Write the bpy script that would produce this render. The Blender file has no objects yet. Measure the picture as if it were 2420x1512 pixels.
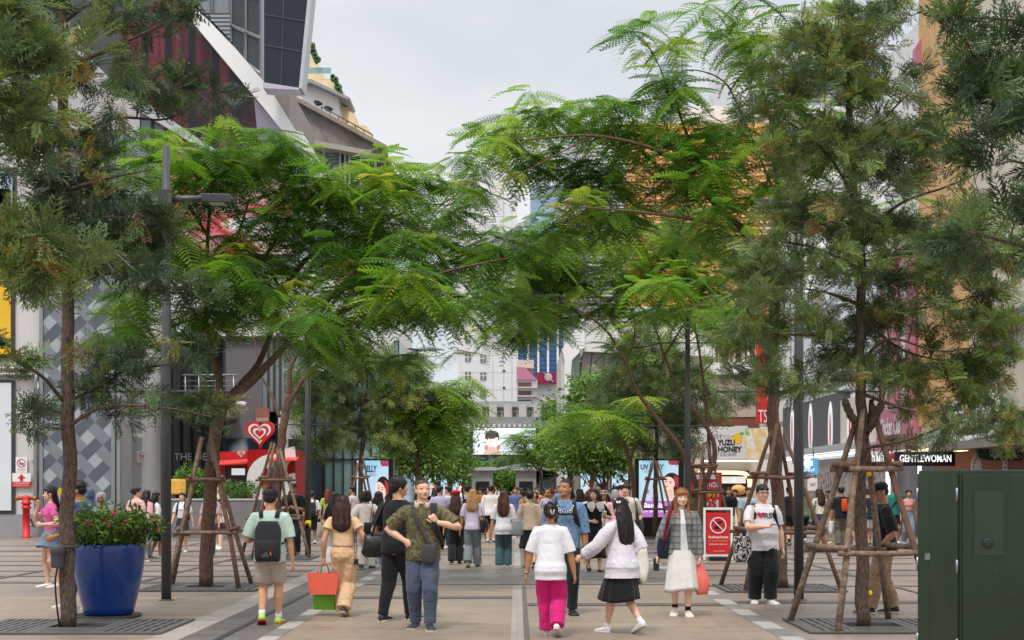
import bpy, bmesh, math, random
import numpy as np
from mathutils import Vector, Matrix, Euler
from mathutils.bvhtree import BVHTree
R = math.radians
rnd = random.Random(7)
scene = bpy.context.scene
COL = scene.collection
# ---------------------------------------------------------------- camera model (photo measured at 2420 px width)
F, CX, CY, EYE = 3361.0, 1223.0, 1152.0, 1.65
def P(px, py, Y): return Vector(((px-CX)/F*Y, Y, EYE+(CY-py)/F*Y))
def G(px, py):
    Y = EYE*F/(py-CY); return Vector(((px-CX)/F*Y, Y, 0))
def XY(px, Y): return (px-CX)/F*Y
def ZY(py, Y): return EYE+(CY-py)/F*Y
# ---------------------------------------------------------------- materials
def srgb(r, g, b):
    f = lambda c: (c/255/12.92) if c/255 <= .04045 else ((c/255+.055)/1.055)**2.4
    return (f(r), f(g), f(b), 1)
class NT:
    def __init__(s, name):
        s.m = bpy.data.materials.new(name); s.m.use_nodes = True
        s.t = s.m.node_tree; s.t.nodes.clear()
        s.out = s.n('ShaderNodeOutputMaterial'); s.b = s.n('ShaderNodeBsdfPrincipled')
        s.l(s.b.outputs[0], s.out.inputs[0])
    def n(s, typ, **kw):
        nd = s.t.nodes.new(typ)
        for k, v in kw.items():
            if hasattr(nd, k) and k not in ('inputs',): setattr(nd, k, v)
        return nd
    def l(s, a, b): s.t.links.new(a, b)
    def v(s, node, **kw):
        for k, v in kw.items(): node.inputs[k].default_value = v
        return node
    def coord(s, kind='Object', scale=(1, 1, 1), rot=(0, 0, 0), loc=(0, 0, 0)):
        c = s.n('ShaderNodeTexCoord'); mp = s.n('ShaderNodeMapping')
        mp.inputs['Scale'].default_value = scale; mp.inputs['Rotation'].default_value = rot; mp.inputs['Location'].default_value = loc
        s.l(c.outputs[kind], mp.inputs[0]); return mp.outputs[0]
    def noise(s, vec, scale, detail=3, rough=.55):
        nd = s.n('ShaderNodeTexNoise'); s.v(nd, Scale=scale, Detail=detail, Roughness=rough); s.l(vec, nd.inputs['Vector']); return nd.outputs['Fac']
    def ramp(s, fac, stops, interp='LINEAR'):
        r = s.n('ShaderNodeValToRGB'); cr = r.color_ramp; cr.interpolation = interp
        while len(cr.elements) < len(stops): cr.elements.new(.5)
        for e, (p, c) in zip(cr.elements, stops): e.position = p; e.color = c if len(c) == 4 else (*c, 1)
        s.l(fac, r.inputs[0]); return r.outputs[0]
    def mix(s, fac, a, b, mode='MIX'):
        m = s.n('ShaderNodeMix', data_type='RGBA', blend_type=mode)
        for sock, val in ((m.inputs[0], fac), (m.inputs[6], a), (m.inputs[7], b)):
            if hasattr(val, 'links'): s.l(val, sock)
            elif isinstance(val, (int, float)): sock.default_value = val
            else: sock.default_value = val
        return m.outputs[2]
    def math(s, op, a, b=None):
        m = s.n('ShaderNodeMath', operation=op)
        for i, val in enumerate((a, b)):
            if val is None: continue
            if hasattr(val, 'links'): s.l(val, m.inputs[i])
            else: m.inputs[i].default_value = val
        return m.outputs[0]
    def col(s, c):
        if hasattr(c, 'links'): s.l(c, s.b.inputs['Base Color'])
        else: s.b.inputs['Base Color'].default_value = c
    def bump(s, h, strength=.3, dist=.01):
        b = s.n('ShaderNodeBump'); s.v(b, Strength=strength, Distance=dist); s.l(h, b.inputs['Height']); s.l(b.outputs[0], s.b.inputs['Normal'])
    def attr(s, name='Col'):
        a = s.n('ShaderNodeAttribute'); a.attribute_name = name; return a.outputs['Color']
def lift(c, k): return (min(1, c[0]*k), min(1, c[1]*k), min(1, c[2]*k), 1)
_MC = {}
def pm(name, c, rough=.6, var=.12, scale=6., bump=0., metal=0., spec=.5, kind='Object', stretch=(1, 1, 1)):
    """plain coloured surface with mottled wear"""
    key = (name, c, rough, var, scale, bump, metal)
    if key in _MC: return _MC[key]
    t = NT(name)
    vec = t.coord(kind, stretch)
    n = t.noise(vec, scale, 4, .6)
    t.col(t.ramp(n, [(.25, lift(c, 1-var)), (.75, lift(c, 1+var))]))
    t.v(t.b, Roughness=rough, Metallic=metal); t.b.inputs['Specular IOR Level'].default_value = spec
    if bump: t.bump(t.noise(vec, scale*6, 2), bump)
    _MC[key] = t.m; return t.m
def emat(name, c, strength=1., rough=.3):
    key = ('e', name, c, strength)
    if key in _MC: return _MC[key]
    t = NT(name); t.col(lift(c, .4)); t.v(t.b, Roughness=rough)
    t.b.inputs['Emission Color'].default_value = c; t.b.inputs['Emission Strength'].default_value = strength
    _MC[key] = t.m; return t.m
# ---------------------------------------------------------------- mesh builder
class MB:
    def __init__(s): s.v = []; s.f = []; s.m = []; s.mi = 0; s.sm = []; s.smooth = False
    def add(s, vs, fs):
        o = len(s.v); s.v += [tuple(v) for v in vs]
        for f in fs: s.f.append([i+o for i in f]); s.m.append(s.mi); s.sm.append(s.smooth)
        return s
    def box(s, c, d, M=None):
        x, y, z = d[0]/2, d[1]/2, d[2]/2
        vs = [Vector((sx*x, sy*y, sz*z)) for sz in (-1, 1) for sy in (-1, 1) for sx in (-1, 1)]
        if M is not None: vs = [M @ v for v in vs]
        c = Vector(c)
        return s.add([v+c for v in vs], [(0, 2, 3, 1), (4, 5, 7, 6), (0, 1, 5, 4), (2, 6, 7, 3), (0, 4, 6, 2), (1, 3, 7, 5)])
    def bx(s, x0, x1, y0, y1, z0, z1): return s.box(((x0+x1)/2, (y0+y1)/2, (z0+z1)/2), (abs(x1-x0), abs(y1-y0), abs(z1-z0)))
    def loft(s, rings, cap0=True, cap1=True, closed=True):
        n = len(rings[0]); o = []
        vs = [v for r in rings for v in r]; fs = []
        for k in range(len(rings)-1):
            a, b = k*n, (k+1)*n
            for i in range(n if closed else n-1):
                j = (i+1) % n; fs.append((a+i, a+j, b+j, b+i))
        if cap0: fs.append(tuple(range(n-1, -1, -1)))
        if cap1: fs.append(tuple((len(rings)-1)*n+i for i in range(n)))
        return s.add(vs, fs)
    def tube(s, pts, rad, n=8, cap=True, flat=1.0):
        pts = [Vector(p) for p in pts]
        if isinstance(rad, (int, float)): rad = [rad]*len(pts)
        rings = []; prev = None
        for i, p in enumerate(pts):
            d = (pts[min(i+1, len(pts)-1)]-pts[max(i-1, 0)])
            d = d.normalized() if d.length > 1e-9 else Vector((0, 0, 1))
            if prev is None:
                a = Vector((0, 0, 1)) if abs(d.z) < .9 else Vector((1, 0, 0))
                u = d.cross(a).normalized()
            else: u = (prev-d*prev.dot(d)).normalized()
            prev = u; w = d.cross(u)
            rings.append([p+(u*math.cos(2*math.pi*k/n)+w*flat*math.sin(2*math.pi*k/n))*rad[i] for k in range(n)])
        sm, s.smooth = s.smooth, n > 4
        s.loft(rings, cap, cap); s.smooth = sm
        return s
    def ell(s, c, r, nu=12, nv=8, M=None):
        c = Vector(c); rings = []
        for k in range(nv+1):
            t = math.pi*(k+.0)/nv; t = min(max(t, .06), math.pi-.06)
            ring = [Vector((r[0]*math.sin(t)*math.cos(2*math.pi*i/nu), r[1]*math.sin(t)*math.sin(2*math.pi*i/nu), -r[2]*math.cos(t))) for i in range(nu)]
            if M is not None: ring = [M @ v for v in ring]
            rings.append([c+v for v in ring])
        sm, s.smooth = s.smooth, True
        s.loft(rings); s.smooth = sm; return s
    def lathe(s, c, prof, n=32, cap0=True, cap1=True):
        c = Vector(c)
        sm, s.smooth = s.smooth, True
        s.loft([[c+Vector((r*math.cos(2*math.pi*i/n), r*math.sin(2*math.pi*i/n), z)) for i in range(n)] for r, z in prof], cap0, cap1)
        s.smooth = sm; return s
    def prism(s, poly, d):
        """poly: list of 3D points (planar), d: extrusion vector"""
        d = Vector(d); p = [Vector(q) for q in poly]; n = len(p)
        return s.add(p+[q+d for q in p], [tuple(range(n)), tuple(range(2*n-1, n-1, -1))]+[(i, i+n, (i+1) % n+n, (i+1) % n) for i in range(n)])
    def quad(s, *p): return s.add(p, [tuple(range(len(p)))])
    def mesh(s, name, mats):
        me = bpy.data.meshes.new(name); me.from_pydata(s.v, [], s.f); 
        if not isinstance(mats, (list, tuple)): mats = [mats]
        for m in mats: me.materials.append(m)
        if len(mats) > 1: me.polygons.foreach_set('material_index', s.m)
        me.polygons.foreach_set('use_smooth', s.sm); me.validate(); me.update(); return me
    def build(s, name, mats, parent=None, M=None, bevel=0, fix=True):
        me = s.mesh(name, mats)
        if fix or bevel:
            bm = bmesh.new(); bm.from_mesh(me)
            if fix: bmesh.ops.recalc_face_normals(bm, faces=bm.faces)
            if bevel:
                ed = [e for e in bm.edges if len(e.link_faces) == 2 and e.calc_face_angle(0) > .6]
                bmesh.ops.bevel(bm, geom=ed, offset=bevel, segments=2, affect='EDGES', profile=.6, clamp_overlap=True)
            bm.to_mesh(me); bm.free()
        return link(name, me, parent, M)
def link(name, data, parent=None, M=None):
    o = bpy.data.objects.new(name, data); COL.objects.link(o)
    if parent is not None: o.parent = parent
    if M is not None: o.matrix_local = M
    return o
def tag(o, label, cat, group=None, kind=None):
    if kind: o['kind'] = kind
    if label: o['label'] = label; o['category'] = cat
    if group: o['group'] = group
    return o
def struct(o): o['kind'] = 'structure'; return o
def thing(name, loc, label, cat, group=None, rz=0):
    o = bpy.data.objects.new(name, None); COL.objects.link(o); o.location = loc; o.rotation_euler = (0, 0, rz)
    o.empty_display_size = .2
    return tag(o, label, cat, group)
def plab(o, l): o['label'] = l; return o
def copy_tree(o, parent=None):
    c = o.copy(); COL.objects.link(c)
    if parent is not None: c.parent = parent
    for ch in list(o.children): copy_tree(ch, c)
    return c
# ---------------------------------------------------------------- lettering
_TX = {}
def text_geo(s, size=1., extrude=.0, align='CENTER', bold=0., spacing=1.):
    key = (s, size, extrude, align, bold, spacing)
    if key in _TX: return _TX[key]
    cu = bpy.data.curves.new('lettering', 'FONT'); cu.body = s; cu.size = size; cu.extrude = extrude; cu.offset = bold
    cu.align_x = align; cu.align_y = 'CENTER'; cu.resolution_u = 3; cu.space_character = spacing; cu.fill_mode = 'BOTH'
    ob = bpy.data.objects.new('tmp_text', cu); COL.objects.link(ob)
    dg = bpy.context.evaluated_depsgraph_get()
    me = ob.evaluated_get(dg).to_mesh()
    vs = [v.co.copy() for v in me.vertices]; fs = [tuple(p.vertices) for p in me.polygons]
    ob.evaluated_get(dg).to_mesh_clear(); bpy.data.objects.remove(ob); bpy.data.curves.remove(cu)
    _TX[key] = (vs, fs); return _TX[key]
def tmat(o, right=(1, 0, 0), up=(0, 0, 1)):
    r = Vector(right).normalized(); u = Vector(up).normalized(); n = r.cross(u)
    M = Matrix((r, u, n)).transposed().to_4x4(); M.translation = Vector(o); return M
def add_text(mb, s, o, size, right=(1, 0, 0), up=(0, 0, 1), extrude=.004, width=None, **kw):
    vs, fs = text_geo(s, 1., 0, **kw)
    if not vs: return mb
    k = size
    xs = [v.x for v in vs]; w = (max(xs)-min(xs))
    kx = width/w if width else k
    M = tmat(o, right, up)
    n = len(vs)
    fr = [M @ Vector((v.x*kx, v.y*k, extrude)) for v in vs]
    mb.add(fr, fs)
    return mb
def lettering(s, o, size, mat, parent, right=(1, 0, 0), up=(0, 0, 1), extrude=.006, width=None, **kw):
    mb = MB(); add_text(mb, s, o, size, right, up, extrude, width, **kw)
    return mb.build('lettering', mat, parent, fix=False)
# ---------------------------------------------------------------- numpy noise
def _h(i):
    x = (i[..., 0]*374761393+i[..., 1]*668265263+i[..., 2]*2147483647) & 0xffffffff
    x = ((x ^ (x >> 13))*1274126177) & 0xffffffff
    return ((x ^ (x >> 16)) & 0xffff)/32768.-1.
def vnoise(p):
    p = np.asarray(p, dtype=np.float64); b = np.floor(p).astype(np.int64); f = p-b; f = f*f*(3-2*f); out = 0
    for dx in (0, 1):
        for dy in (0, 1):
            for dz in (0, 1):
                w = (f[..., 0] if dx else 1-f[..., 0])*(f[..., 1] if dy else 1-f[..., 1])*(f[..., 2] if dz else 1-f[..., 2])
                out = out+w*_h(b+np.array([dx, dy, dz]))
    return out
# ---------------------------------------------------------------- camera, sky, sun
cam = bpy.data.cameras.new('camera'); cam.lens = 50.0; cam.sensor_width = 36.0
cam.lens = 36.0*F/2420.
cam.shift_x = -(CX-1210)/2420.; cam.shift_y = (CY-756)/2420.; cam.clip_end = 2000; cam.clip_start = .1
co = bpy.data.objects.new('camera', cam); COL.objects.link(co); co.location = (0, 0, EYE); co.rotation_euler = (R(90), 0, 0); scene.camera = co
SUN_EL, SUN_AZ = R(62), R(200)
w = bpy.data.worlds.new('World'); scene.world = w; w.use_nodes = True
nt = w.node_tree; nt.nodes.clear()
N = lambda t: nt.nodes.new(t)
sky = N('ShaderNodeTexSky'); sky.sky_type = 'NISHITA'; sky.sun_disc = False; sky.sun_elevation = SUN_EL; sky.sun_rotation = SUN_AZ
bg1 = N('ShaderNodeBackground'); bg1.inputs[1].default_value = .1; nt.links.new(sky.outputs[0], bg1.inputs[0])
tc = N('ShaderNodeTexCoord'); mp = N('ShaderNodeMapping'); mp.inputs['Scale'].default_value = (1.3, 1.3, 3.2)
nt.links.new(tc.outputs['Generated'], mp.inputs[0])
nz = N('ShaderNodeTexNoise'); nz.inputs['Scale'].default_value = 2.2; nz.inputs['Detail'].default_value = 5; nz.inputs['Roughness'].default_value = .5
nt.links.new(mp.outputs[0], nz.inputs['Vector'])
rp = N('ShaderNodeValToRGB'); rp.color_ramp.elements[0].position = .38; rp.color_ramp.elements[0].color = srgb(204, 209, 214)
rp.color_ramp.elements[1].position = .57; rp.color_ramp.elements[1].color = srgb(226, 226, 227)
nt.links.new(nz.outputs['Fac'], rp.inputs[0])
sx = N('ShaderNodeSeparateXYZ'); nt.links.new(tc.outputs['Generated'], sx.inputs[0])
mr = N('ShaderNodeMapRange'); mr.inputs['From Min'].default_value = .35; mr.inputs['From Max'].default_value = 1.; mr.inputs['To Min'].default_value = 1.; mr.inputs['To Max'].default_value = 2.6
nt.links.new(sx.outputs['Z'], mr.inputs['Value'])
bg2 = N('ShaderNodeBackground'); nt.links.new(rp.outputs[0], bg2.inputs[0]); nt.links.new(mr.outputs[0], bg2.inputs[1])
ms = N('ShaderNodeMixShader'); ms.inputs[0].default_value = .9
nt.links.new(bg1.outputs[0], ms.inputs[1]); nt.links.new(bg2.outputs[0], ms.inputs[2])
wo = N('ShaderNodeOutputWorld'); nt.links.new(ms.outputs[0], wo.inputs[0])
sl = bpy.data.lights.new('sun', 'SUN'); sl.energy = 1.5; sl.angle = R(10); sl.color = (1, .95, .88)
so = bpy.data.objects.new('sun', sl); COL.objects.link(so)
# sun stands behind the camera's left shoulder, high
sd = Vector((math.sin(SUN_AZ)*math.cos(SUN_EL), math.cos(SUN_AZ)*math.cos(SUN_EL), math.sin(SUN_EL)))
so.rotation_euler = sd.to_track_quat('Z', 'Y').to_euler()
scene.view_settings.view_transform = 'Standard'; scene.view_settings.look = 'None'; scene.view_settings.exposure = 0.31
scene.render.engine = 'CYCLES'
cy = scene.cycles; cy.max_bounces = 6; cy.diffuse_bounces = 3; cy.glossy_bounces = 3; cy.transmission_bounces = 4; cy.transparent_max_bounces = 8
cy.caustics_reflective = False; cy.caustics_refractive = False
try: cy.use_denoising = True; cy.denoiser = 'OPENIMAGEDENOISE'
except Exception: pass
# ---------------------------------------------------------------- ground
def paving_mat(name, c1, c2, sx, sy, mortar=.006, rough=.45, off=.5, jc=.5, grain=1.):
    t = NT(name); vec = t.coord('Object')
    br = t.n('ShaderNodeTexBrick'); t.l(vec, br.inputs['Vector']); br.offset = off
    t.v(br, Color1=c1, Color2=c2, Mortar=lift(c1, jc), Scale=1., **{'Mortar Size': mortar, 'Brick Width': sx, 'Row Height': sy, 'Bias': 0.})
    big = t.noise(vec, .35, 4, .6); fine = t.noise(vec, 55, 3, .7); st = t.noise(t.coord('Object', (.5, 2.2, 1)), 1.3, 5, .7)
    c = t.mix(.75, br.outputs['Color'], t.ramp(big, [(.25, (.62, .6, .58, 1)), (.8, (1.12, 1.1, 1.08, 1))]), 'MULTIPLY')
    c = t.mix(.6, c, t.ramp(fine, [(.3, (.78, .78, .78, 1)), (.7, (1.12, 1.12, 1.12, 1))]), 'MULTIPLY')
    c = t.mix(.55, c, t.ramp(st, [(.3, (.72, .7, .69, 1)), (.65, (1.06, 1.06, 1.06, 1))]), 'MULTIPLY')
    sp_ = t.n('ShaderNodeTexVoronoi'); t.v(sp_, Scale=2.6, Randomness=1.); t.l(vec, sp_.inputs['Vector'])
    c = t.mix(.5, c, t.ramp(sp_.outputs['Distance'], [(.05, (.5, .48, .46, 1)), (.075, (1, 1, 1, 1))]), 'MULTIPLY')
    s2 = t.noise(vec, 3.3, 6, .75); c = t.mix(.45, c, t.ramp(s2, [(.36, (.5, .47, .45, 1)), (.47, (1, 1, 1, 1))]), 'MULTIPLY')
    t.col(c)
    rr = t.ramp(st, [(.3, (rough-.12,)*3), (.7, (rough+.14,)*3)]); t.l(rr, t.b.inputs['Roughness'])
    t.bump(fine, .12, .004); return t.m
M_beige = paving_mat('beige_paving', srgb(154, 139, 123), srgb(164, 148, 131), 2.4, 4.2, .004, .5, .0, .75)
M_pink = paving_mat('pinkish_paving', srgb(146, 133, 123), srgb(156, 143, 132), 3.2, 1.6, .004, .44, .3, .7)
M_lane = paving_mat('grey_lane_paving', srgb(104, 100, 98), srgb(118, 113, 110), .6, .3, .004, .45, .5, .7)
M_band = paving_mat('grey_band_paving', srgb(116, 113, 113), srgb(152, 142, 134), .62, .52, .003, .42, .5, .8)
M_dark = pm('dark_stone_strip', srgb(96, 90, 86), .45, .15, 9, .1)
M_light = paving_mat('light_stone_strip', srgb(172, 163, 155), srgb(184, 176, 168), 2., .9, .003, .5, 0, .75)
M_alt = NT('chequered_border_stone')
_v = M_alt.coord('Object'); _c = M_alt.n('ShaderNodeTexChecker'); M_alt.v(_c, Color1=srgb(178, 171, 164), Color2=srgb(126, 121, 117), Scale=1.)
_mp = M_alt.coord('Object', (.01, 1.15, .01), loc=(.3, 0, .3)); M_alt.l(_mp, _c.inputs['Vector'])
M_alt.col(M_alt.mix(.6, _c.outputs['Color'], M_alt.ramp(M_alt.noise(_v, 6, 4), [(.3, (.8, .8, .8, 1)), (.7, (1.08, 1.08, 1.08, 1))]), 'MULTIPLY')); M_alt.v(M_alt.b, Roughness=.5); M_alt = M_alt.m
M_asph = pm('asphalt', srgb(92, 90, 90), .8, .15, 3, .2)
def sheet(name, m, x0, x1, y0, y1, z):
    mb = MB(); mb.quad((x0, y0, z), (x1, y0, z), (x1, y1, z), (x0, y1, z)); return struct(mb.build(name, m, fix=False))
sheet('ground', M_asph, -500, 500, -60, 1200, 0)
sheet('plaza_paving', M_pink, -34, 34, -8, 112, .004)
sheet('central_paving', M_beige, -2.78, 3.0, -8, 105, .008)
LEFTP = sheet('left_paving', M_beige, -7.6, -4.02, 2, 21.4, .008)
sheet('grey_lane', M_lane, -3.66, -2.8, -8, 105, .008)
sheet('light_strip', M_light, -4.02, -3.66, -8, 105, .008)
for x0, x1 in ((-2.8, -2.6), (2.86, 3.1)): sheet('chequered_border', M_alt, x0, x1, -8, 105, .012)
sheet('light_strip', M_light, -.075, .07, -8, 23.8, .012); sheet('light_strip', M_light, -.075, .07, 28.8, 90, .012)
sheet('dark_strip', M_dark, .07, .135, -8, 23.8, .012); sheet('dark_strip', M_dark, .07, .135, 28.8, 90, .012)
for y0, y1 in ((24., 28.6), (47, 50.5), (70, 74)): sheet('grey_band', M_band, -2.6, 2.86, y0, y1, .016)
for y, x0, x1 in ((21., -2.6, -.085), (19.7, .14, 2.86), (12.2, -2.6, -.085), (11.3, .14, 2.86), (34.5, -2.6, -.085), (38.5, .14, 2.86), (42, -2.6, -.085), (56, .14, 2.86), (62, -2.6, -.085)):
    sheet('dark_strip', M_dark, x0, x1, y, y+.45, .016)
for x0, x1, ys in ((3.1, 14, (20.2, 23.6, 26.4, 28.1, 30.6, 32.8, 35.6, 38, 42, 46.5, 51, 57, 64)), (-15, -4.02, (24.4, 26.2, 27.9, 29.8, 31.6, 34, 36.6, 40, 44, 49, 55, 62))):
    for i, y in enumerate(ys): sheet('dark_strip', M_dark, x0, x1, y, y+(.22 if i % 3 else .4), .012)
for x, y0, y1 in ((-6.6, 24, 60), (-9.4, 24, 60), (6.2, 19, 60), (9.6, 19, 60)): sheet('dark_strip', M_dark, x, x+.1, y0, y1, .016)
_dr = MB(); _dr.bx(-3.27, -3.2, -8, 105, .009, .018); struct(_dr.build('drain_channel', pm('drain_iron', srgb(58, 54, 52), .5, .1)))
# ---------------------------------------------------------------- tree grates
M_iron = pm('cast_iron', srgb(92, 88, 88), .55, .2, 12, .1); M_soil = pm('dark_soil', srgb(38, 33, 30), .95, .3, 20, .3)
def grate(x, y, where, w=1.85, d=1.7):
    t = thing('tree_grate', (x, y, .008), f'dark slotted iron grate in the paving round the {where}', 'tree grate', 'iron grates round the street trees')
    mb = MB(); mb.quad((-w/2, -d/2, .003), (w/2, -d/2, .003), (w/2, d/2, .003), (-w/2, d/2, .003)); mb.build('soil_bed', M_soil, t, fix=False)
    mb = MB(); h0, h1 = .004, .026
    for s in (-1, 1):
        mb.bx(-w/2, w/2, s*d/2-s*.12, s*d/2, h0, h1); mb.bx(s*w/2-s*.1, s*w/2, -d/2+.12, d/2-.12, h0, h1)
        mb.bx(s*.36-.04, s*.36+.04, -d/2+.12, d/2-.12, h0, h1); mb.bx(-.32, .32, s*.3-.04, s*.3+.04, h0, h1)
        for xx in np.arange(.45, w/2-.1, .105):
            for y0, y1 in ((-d/2+.12, -.3), (-.27, .02), (.05, .36), (.39, d/2-.12)):
                mb.bx(s*xx-.034, s*xx+.034, y0, y1, h0, h1)
        for yy in np.arange(.36, d/2-.12, .1): mb.bx(-.32, .32, s*yy-.03, s*yy+.03, h0, h1)
        for yy in (-.285, .035, .375):
            mb.bx(s*.4, s*(w/2-.1), yy-.015, yy+.015, h0, h1)
    mb.build('slotted_plate', M_iron, t); return t
# ---------------------------------------------------------------- people
def ik(a, t, l1, l2, pole):
    a, t = Vector(a), Vector(t); d = t-a; L = d.length
    if L > (l1+l2)*.998: d *= (l1+l2)*.998/L; L = d.length; t = a+d
    c = (l1*l1+L*L-l2*l2)/(2*L); h = math.sqrt(max(l1*l1-c*c, 0)); u = d/L
    p = Vector(pole); p = (p-u*p.dot(u)); p = p.normalized() if p.length > 1e-6 else Vector((0, 1, 0))
    return a+u*c+p*h, t
def ering(c, rx, ry, n=16, ux=Vector((1, 0, 0)), uy=Vector((0, 1, 0)), sq=1.0):
    out = []
    for k in range(n):
        a = 2*math.pi*k/n; ca, sa = math.cos(a), math.sin(a)
        if sq != 1: ca = math.copysign(abs(ca)**sq, ca); sa = math.copysign(abs(sa)**sq, sa)
        out.append(c+ux*rx*ca+uy*ry*sa)
    return out
class Fig: pass
def skeleton(sp):
    """joints in metres; +y is where the person faces, +x is the person's right"""
    f = Fig(); H = sp['H']; f.H = H; g = sp.get('sex', 'f'); f.male = g == 'm'
    b = sp.get('bulk', 1.0)*(.99 if f.male else .91); f.b = b
    lean = sp.get('lean', 0.02); drop = sp.get('drop', 0.012); f.hipx = sp.get('hipx', 0)
    f.pel = Vector((f.hipx, 0, .52-drop))
    sw = .112 if f.male else .098
    tw = R(sp.get('twist', 0)); ct, st = math.cos(tw), math.sin(tw)
    f.top = Vector((sp.get('sway', 0), lean, 0))
    def up(v):   # point of the upper body: lean and twist grow with height
        v = Vector(v); k = min(max((v.z-.52)/.3, 0), 1.3)
        a = tw*k; x, y = v.x*math.cos(a)-v.y*math.sin(a), v.x*math.sin(a)+v.y*math.cos(a)
        return Vector((x+f.top.x*k+f.hipx*(1-k if k < 1 else 0), y+f.top.y*k, v.z-drop))
    f.up = up
    f.sh = [up((s*sw*sp.get('shw', 1), -.006, .788+sp.get('shrug', (0, 0))[i])) for i, s in enumerate((1, -1))]
    f.hip = [f.pel+Vector((s*.047, 0, 0)) for s in (1, -1)]
    feet = sp.get('feet', ((.055, .03, 0, 0), (-.055, -.02, 0, 0)))   # x, y, heel lift, toe-out degrees (right, left) at H=1
    f.foot = feet; f.knee, f.ank = [], []
    for i, ft in enumerate(feet):
        to = R(ft[3]) if len(ft) > 3 else R(8); s = 1 if i == 0 else -1
        fd = Vector((s*math.sin(to), math.cos(to), 0))
        a = Vector((ft[0], ft[1], .048+ft[2]))
        k, a2 = ik(f.hip[i], a, .243, .232, (fd.x*.6, 1, 0)); f.knee.append(k); f.ank.append(a2)
    hands = sp.get('hands', ((.155, .03, .485), (-.155, .0, .485))); f.elb, f.wr = [], []
    pol = sp.get('elbow', ((.5, -1, -.2), (-.5, -1, -.2)))
    for i in (0, 1):
        e, wv = ik(f.sh[i], hands[i], .172, .148, pol[i]); f.elb.append(e); f.wr.append(wv)
    f.neck = up((0, -.004, .845)); f.hy = R(sp.get('hyaw', 0)); f.hp = R(sp.get('hpitch', 0)); f.hr = R(sp.get('hroll', 0))
    f.hs = sp.get('head', 1.0)*.945
    f.HM = Matrix.Translation(f.neck+Vector((0, .008, .022))) @ Matrix.Rotation(f.hy, 4, 'Z') @ Matrix.Rotation(f.hp, 4, 'X') @ Matrix.Rotation(f.hr, 4, 'Y')
    return f
HEADR = [(0, .016, .043, .012), (.06, .028, .050, .0), (.16, .037, .052, -.016), (.28, .0425, .0535, -.038), (.4, .0455, .0545, -.052), (.5, .047, .0515, -.058), (.6, .049, .0535, -.062), (.72, .049, .051, -.0625), (.84, .045, .042, -.057), (.93, .034, .026, -.043), (.985, .016, .006, -.022)]
def head_rings(f, e=0., z0=0, z1=1, n=20, fr=0.):
    out = []
    for z, w, yf, yb in HEADR:
        if z < z0-1e-6 or z > z1+1e-6: continue
        w, yf, yb = (w+e)*f.hs, (yf+e)*f.hs, (yb-e)*f.hs
        out.append([f.HM @ Vector((math.cos(a)*w, (yf+yb)/2+math.sin(a)*(yf-yb)/2, z*.132*f.hs+(e if z > .9 else 0)+(fr*max(math.sin(a), 0)**.7*(1+.35*math.cos(5*a)) if not out else 0))) for a in [2*math.pi*k/n for k in range(n)]])
    return out
def limb(mb, pts, rad, n=12, flat=1.):
    mb.tube(pts, rad, n, True, flat)
def torso_prof(f, belly=0.):
    m = f.male
    if m: T = [(.465, .062, .060, 0), (.50, .092, .072, -.002), (.54, .094, .072, -.004), (.60, .088, .064+belly, .002+belly*.6), (.66, .089, .062+belly*.8, .003+belly*.5), (.72, .1, .066, .002), (.77, .108, .066, .0), (.802, .103, .054, -.003), (.826, .072, .042, -.005), (.846, .040, .037, -.004)]
    else: T = [(.465, .062, .060, -.002), (.50, .092, .074, -.006), (.54, .09, .07, -.006), (.585, .077, .058+belly, .0), (.63, .072, .052+belly, .002), (.68, .08, .058, .004), (.725, .088, .068, .01), (.765, .092, .058, .003), (.803, .094, .047, -.003), (.827, .064, .037, -.005), (.846, .036, .032, -.004)]
    return T
def torso(mb, f, e, z0, z1, belly=0., hem=None, n=22, neckw=0):
    rings = []
    T = torso_prof(f, belly); b = f.b
    zs = sorted(set([z0, z1]+[t[0] for t in T if z0 < t[0] < z1]+list(np.linspace(z0, z1, 7))))
    ar = np.array(T)
    for z in zs:
        wx = np.interp(z, ar[:, 0], ar[:, 1])*b; dy = np.interp(z, ar[:, 0], ar[:, 2])*b; yo = np.interp(z, ar[:, 0], ar[:, 3])
        ee = e
        if hem is not None:
            k = min(max((.74-z)/(.74-z0), 0), 1); ee = e+(hem-e)*k
            # loose cloth hangs straight from the chest
            wref = np.interp(.73, ar[:, 0], ar[:, 1])*b; dref = np.interp(.73, ar[:, 0], ar[:, 2])*b
            if z < .73: wx = max(wx, wref*.93); dy = max(dy, dref*.92)
        if z > .815: ee = e*.6
        rings.append(ering(Vector((0, yo, 0)), wx+ee, dy+ee, n, sq=.9))
        c = Vector((0, 0, z)); rings[-1] = [f.up(v+c) for v in rings[-1]]
    mb.loft(rings)
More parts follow.
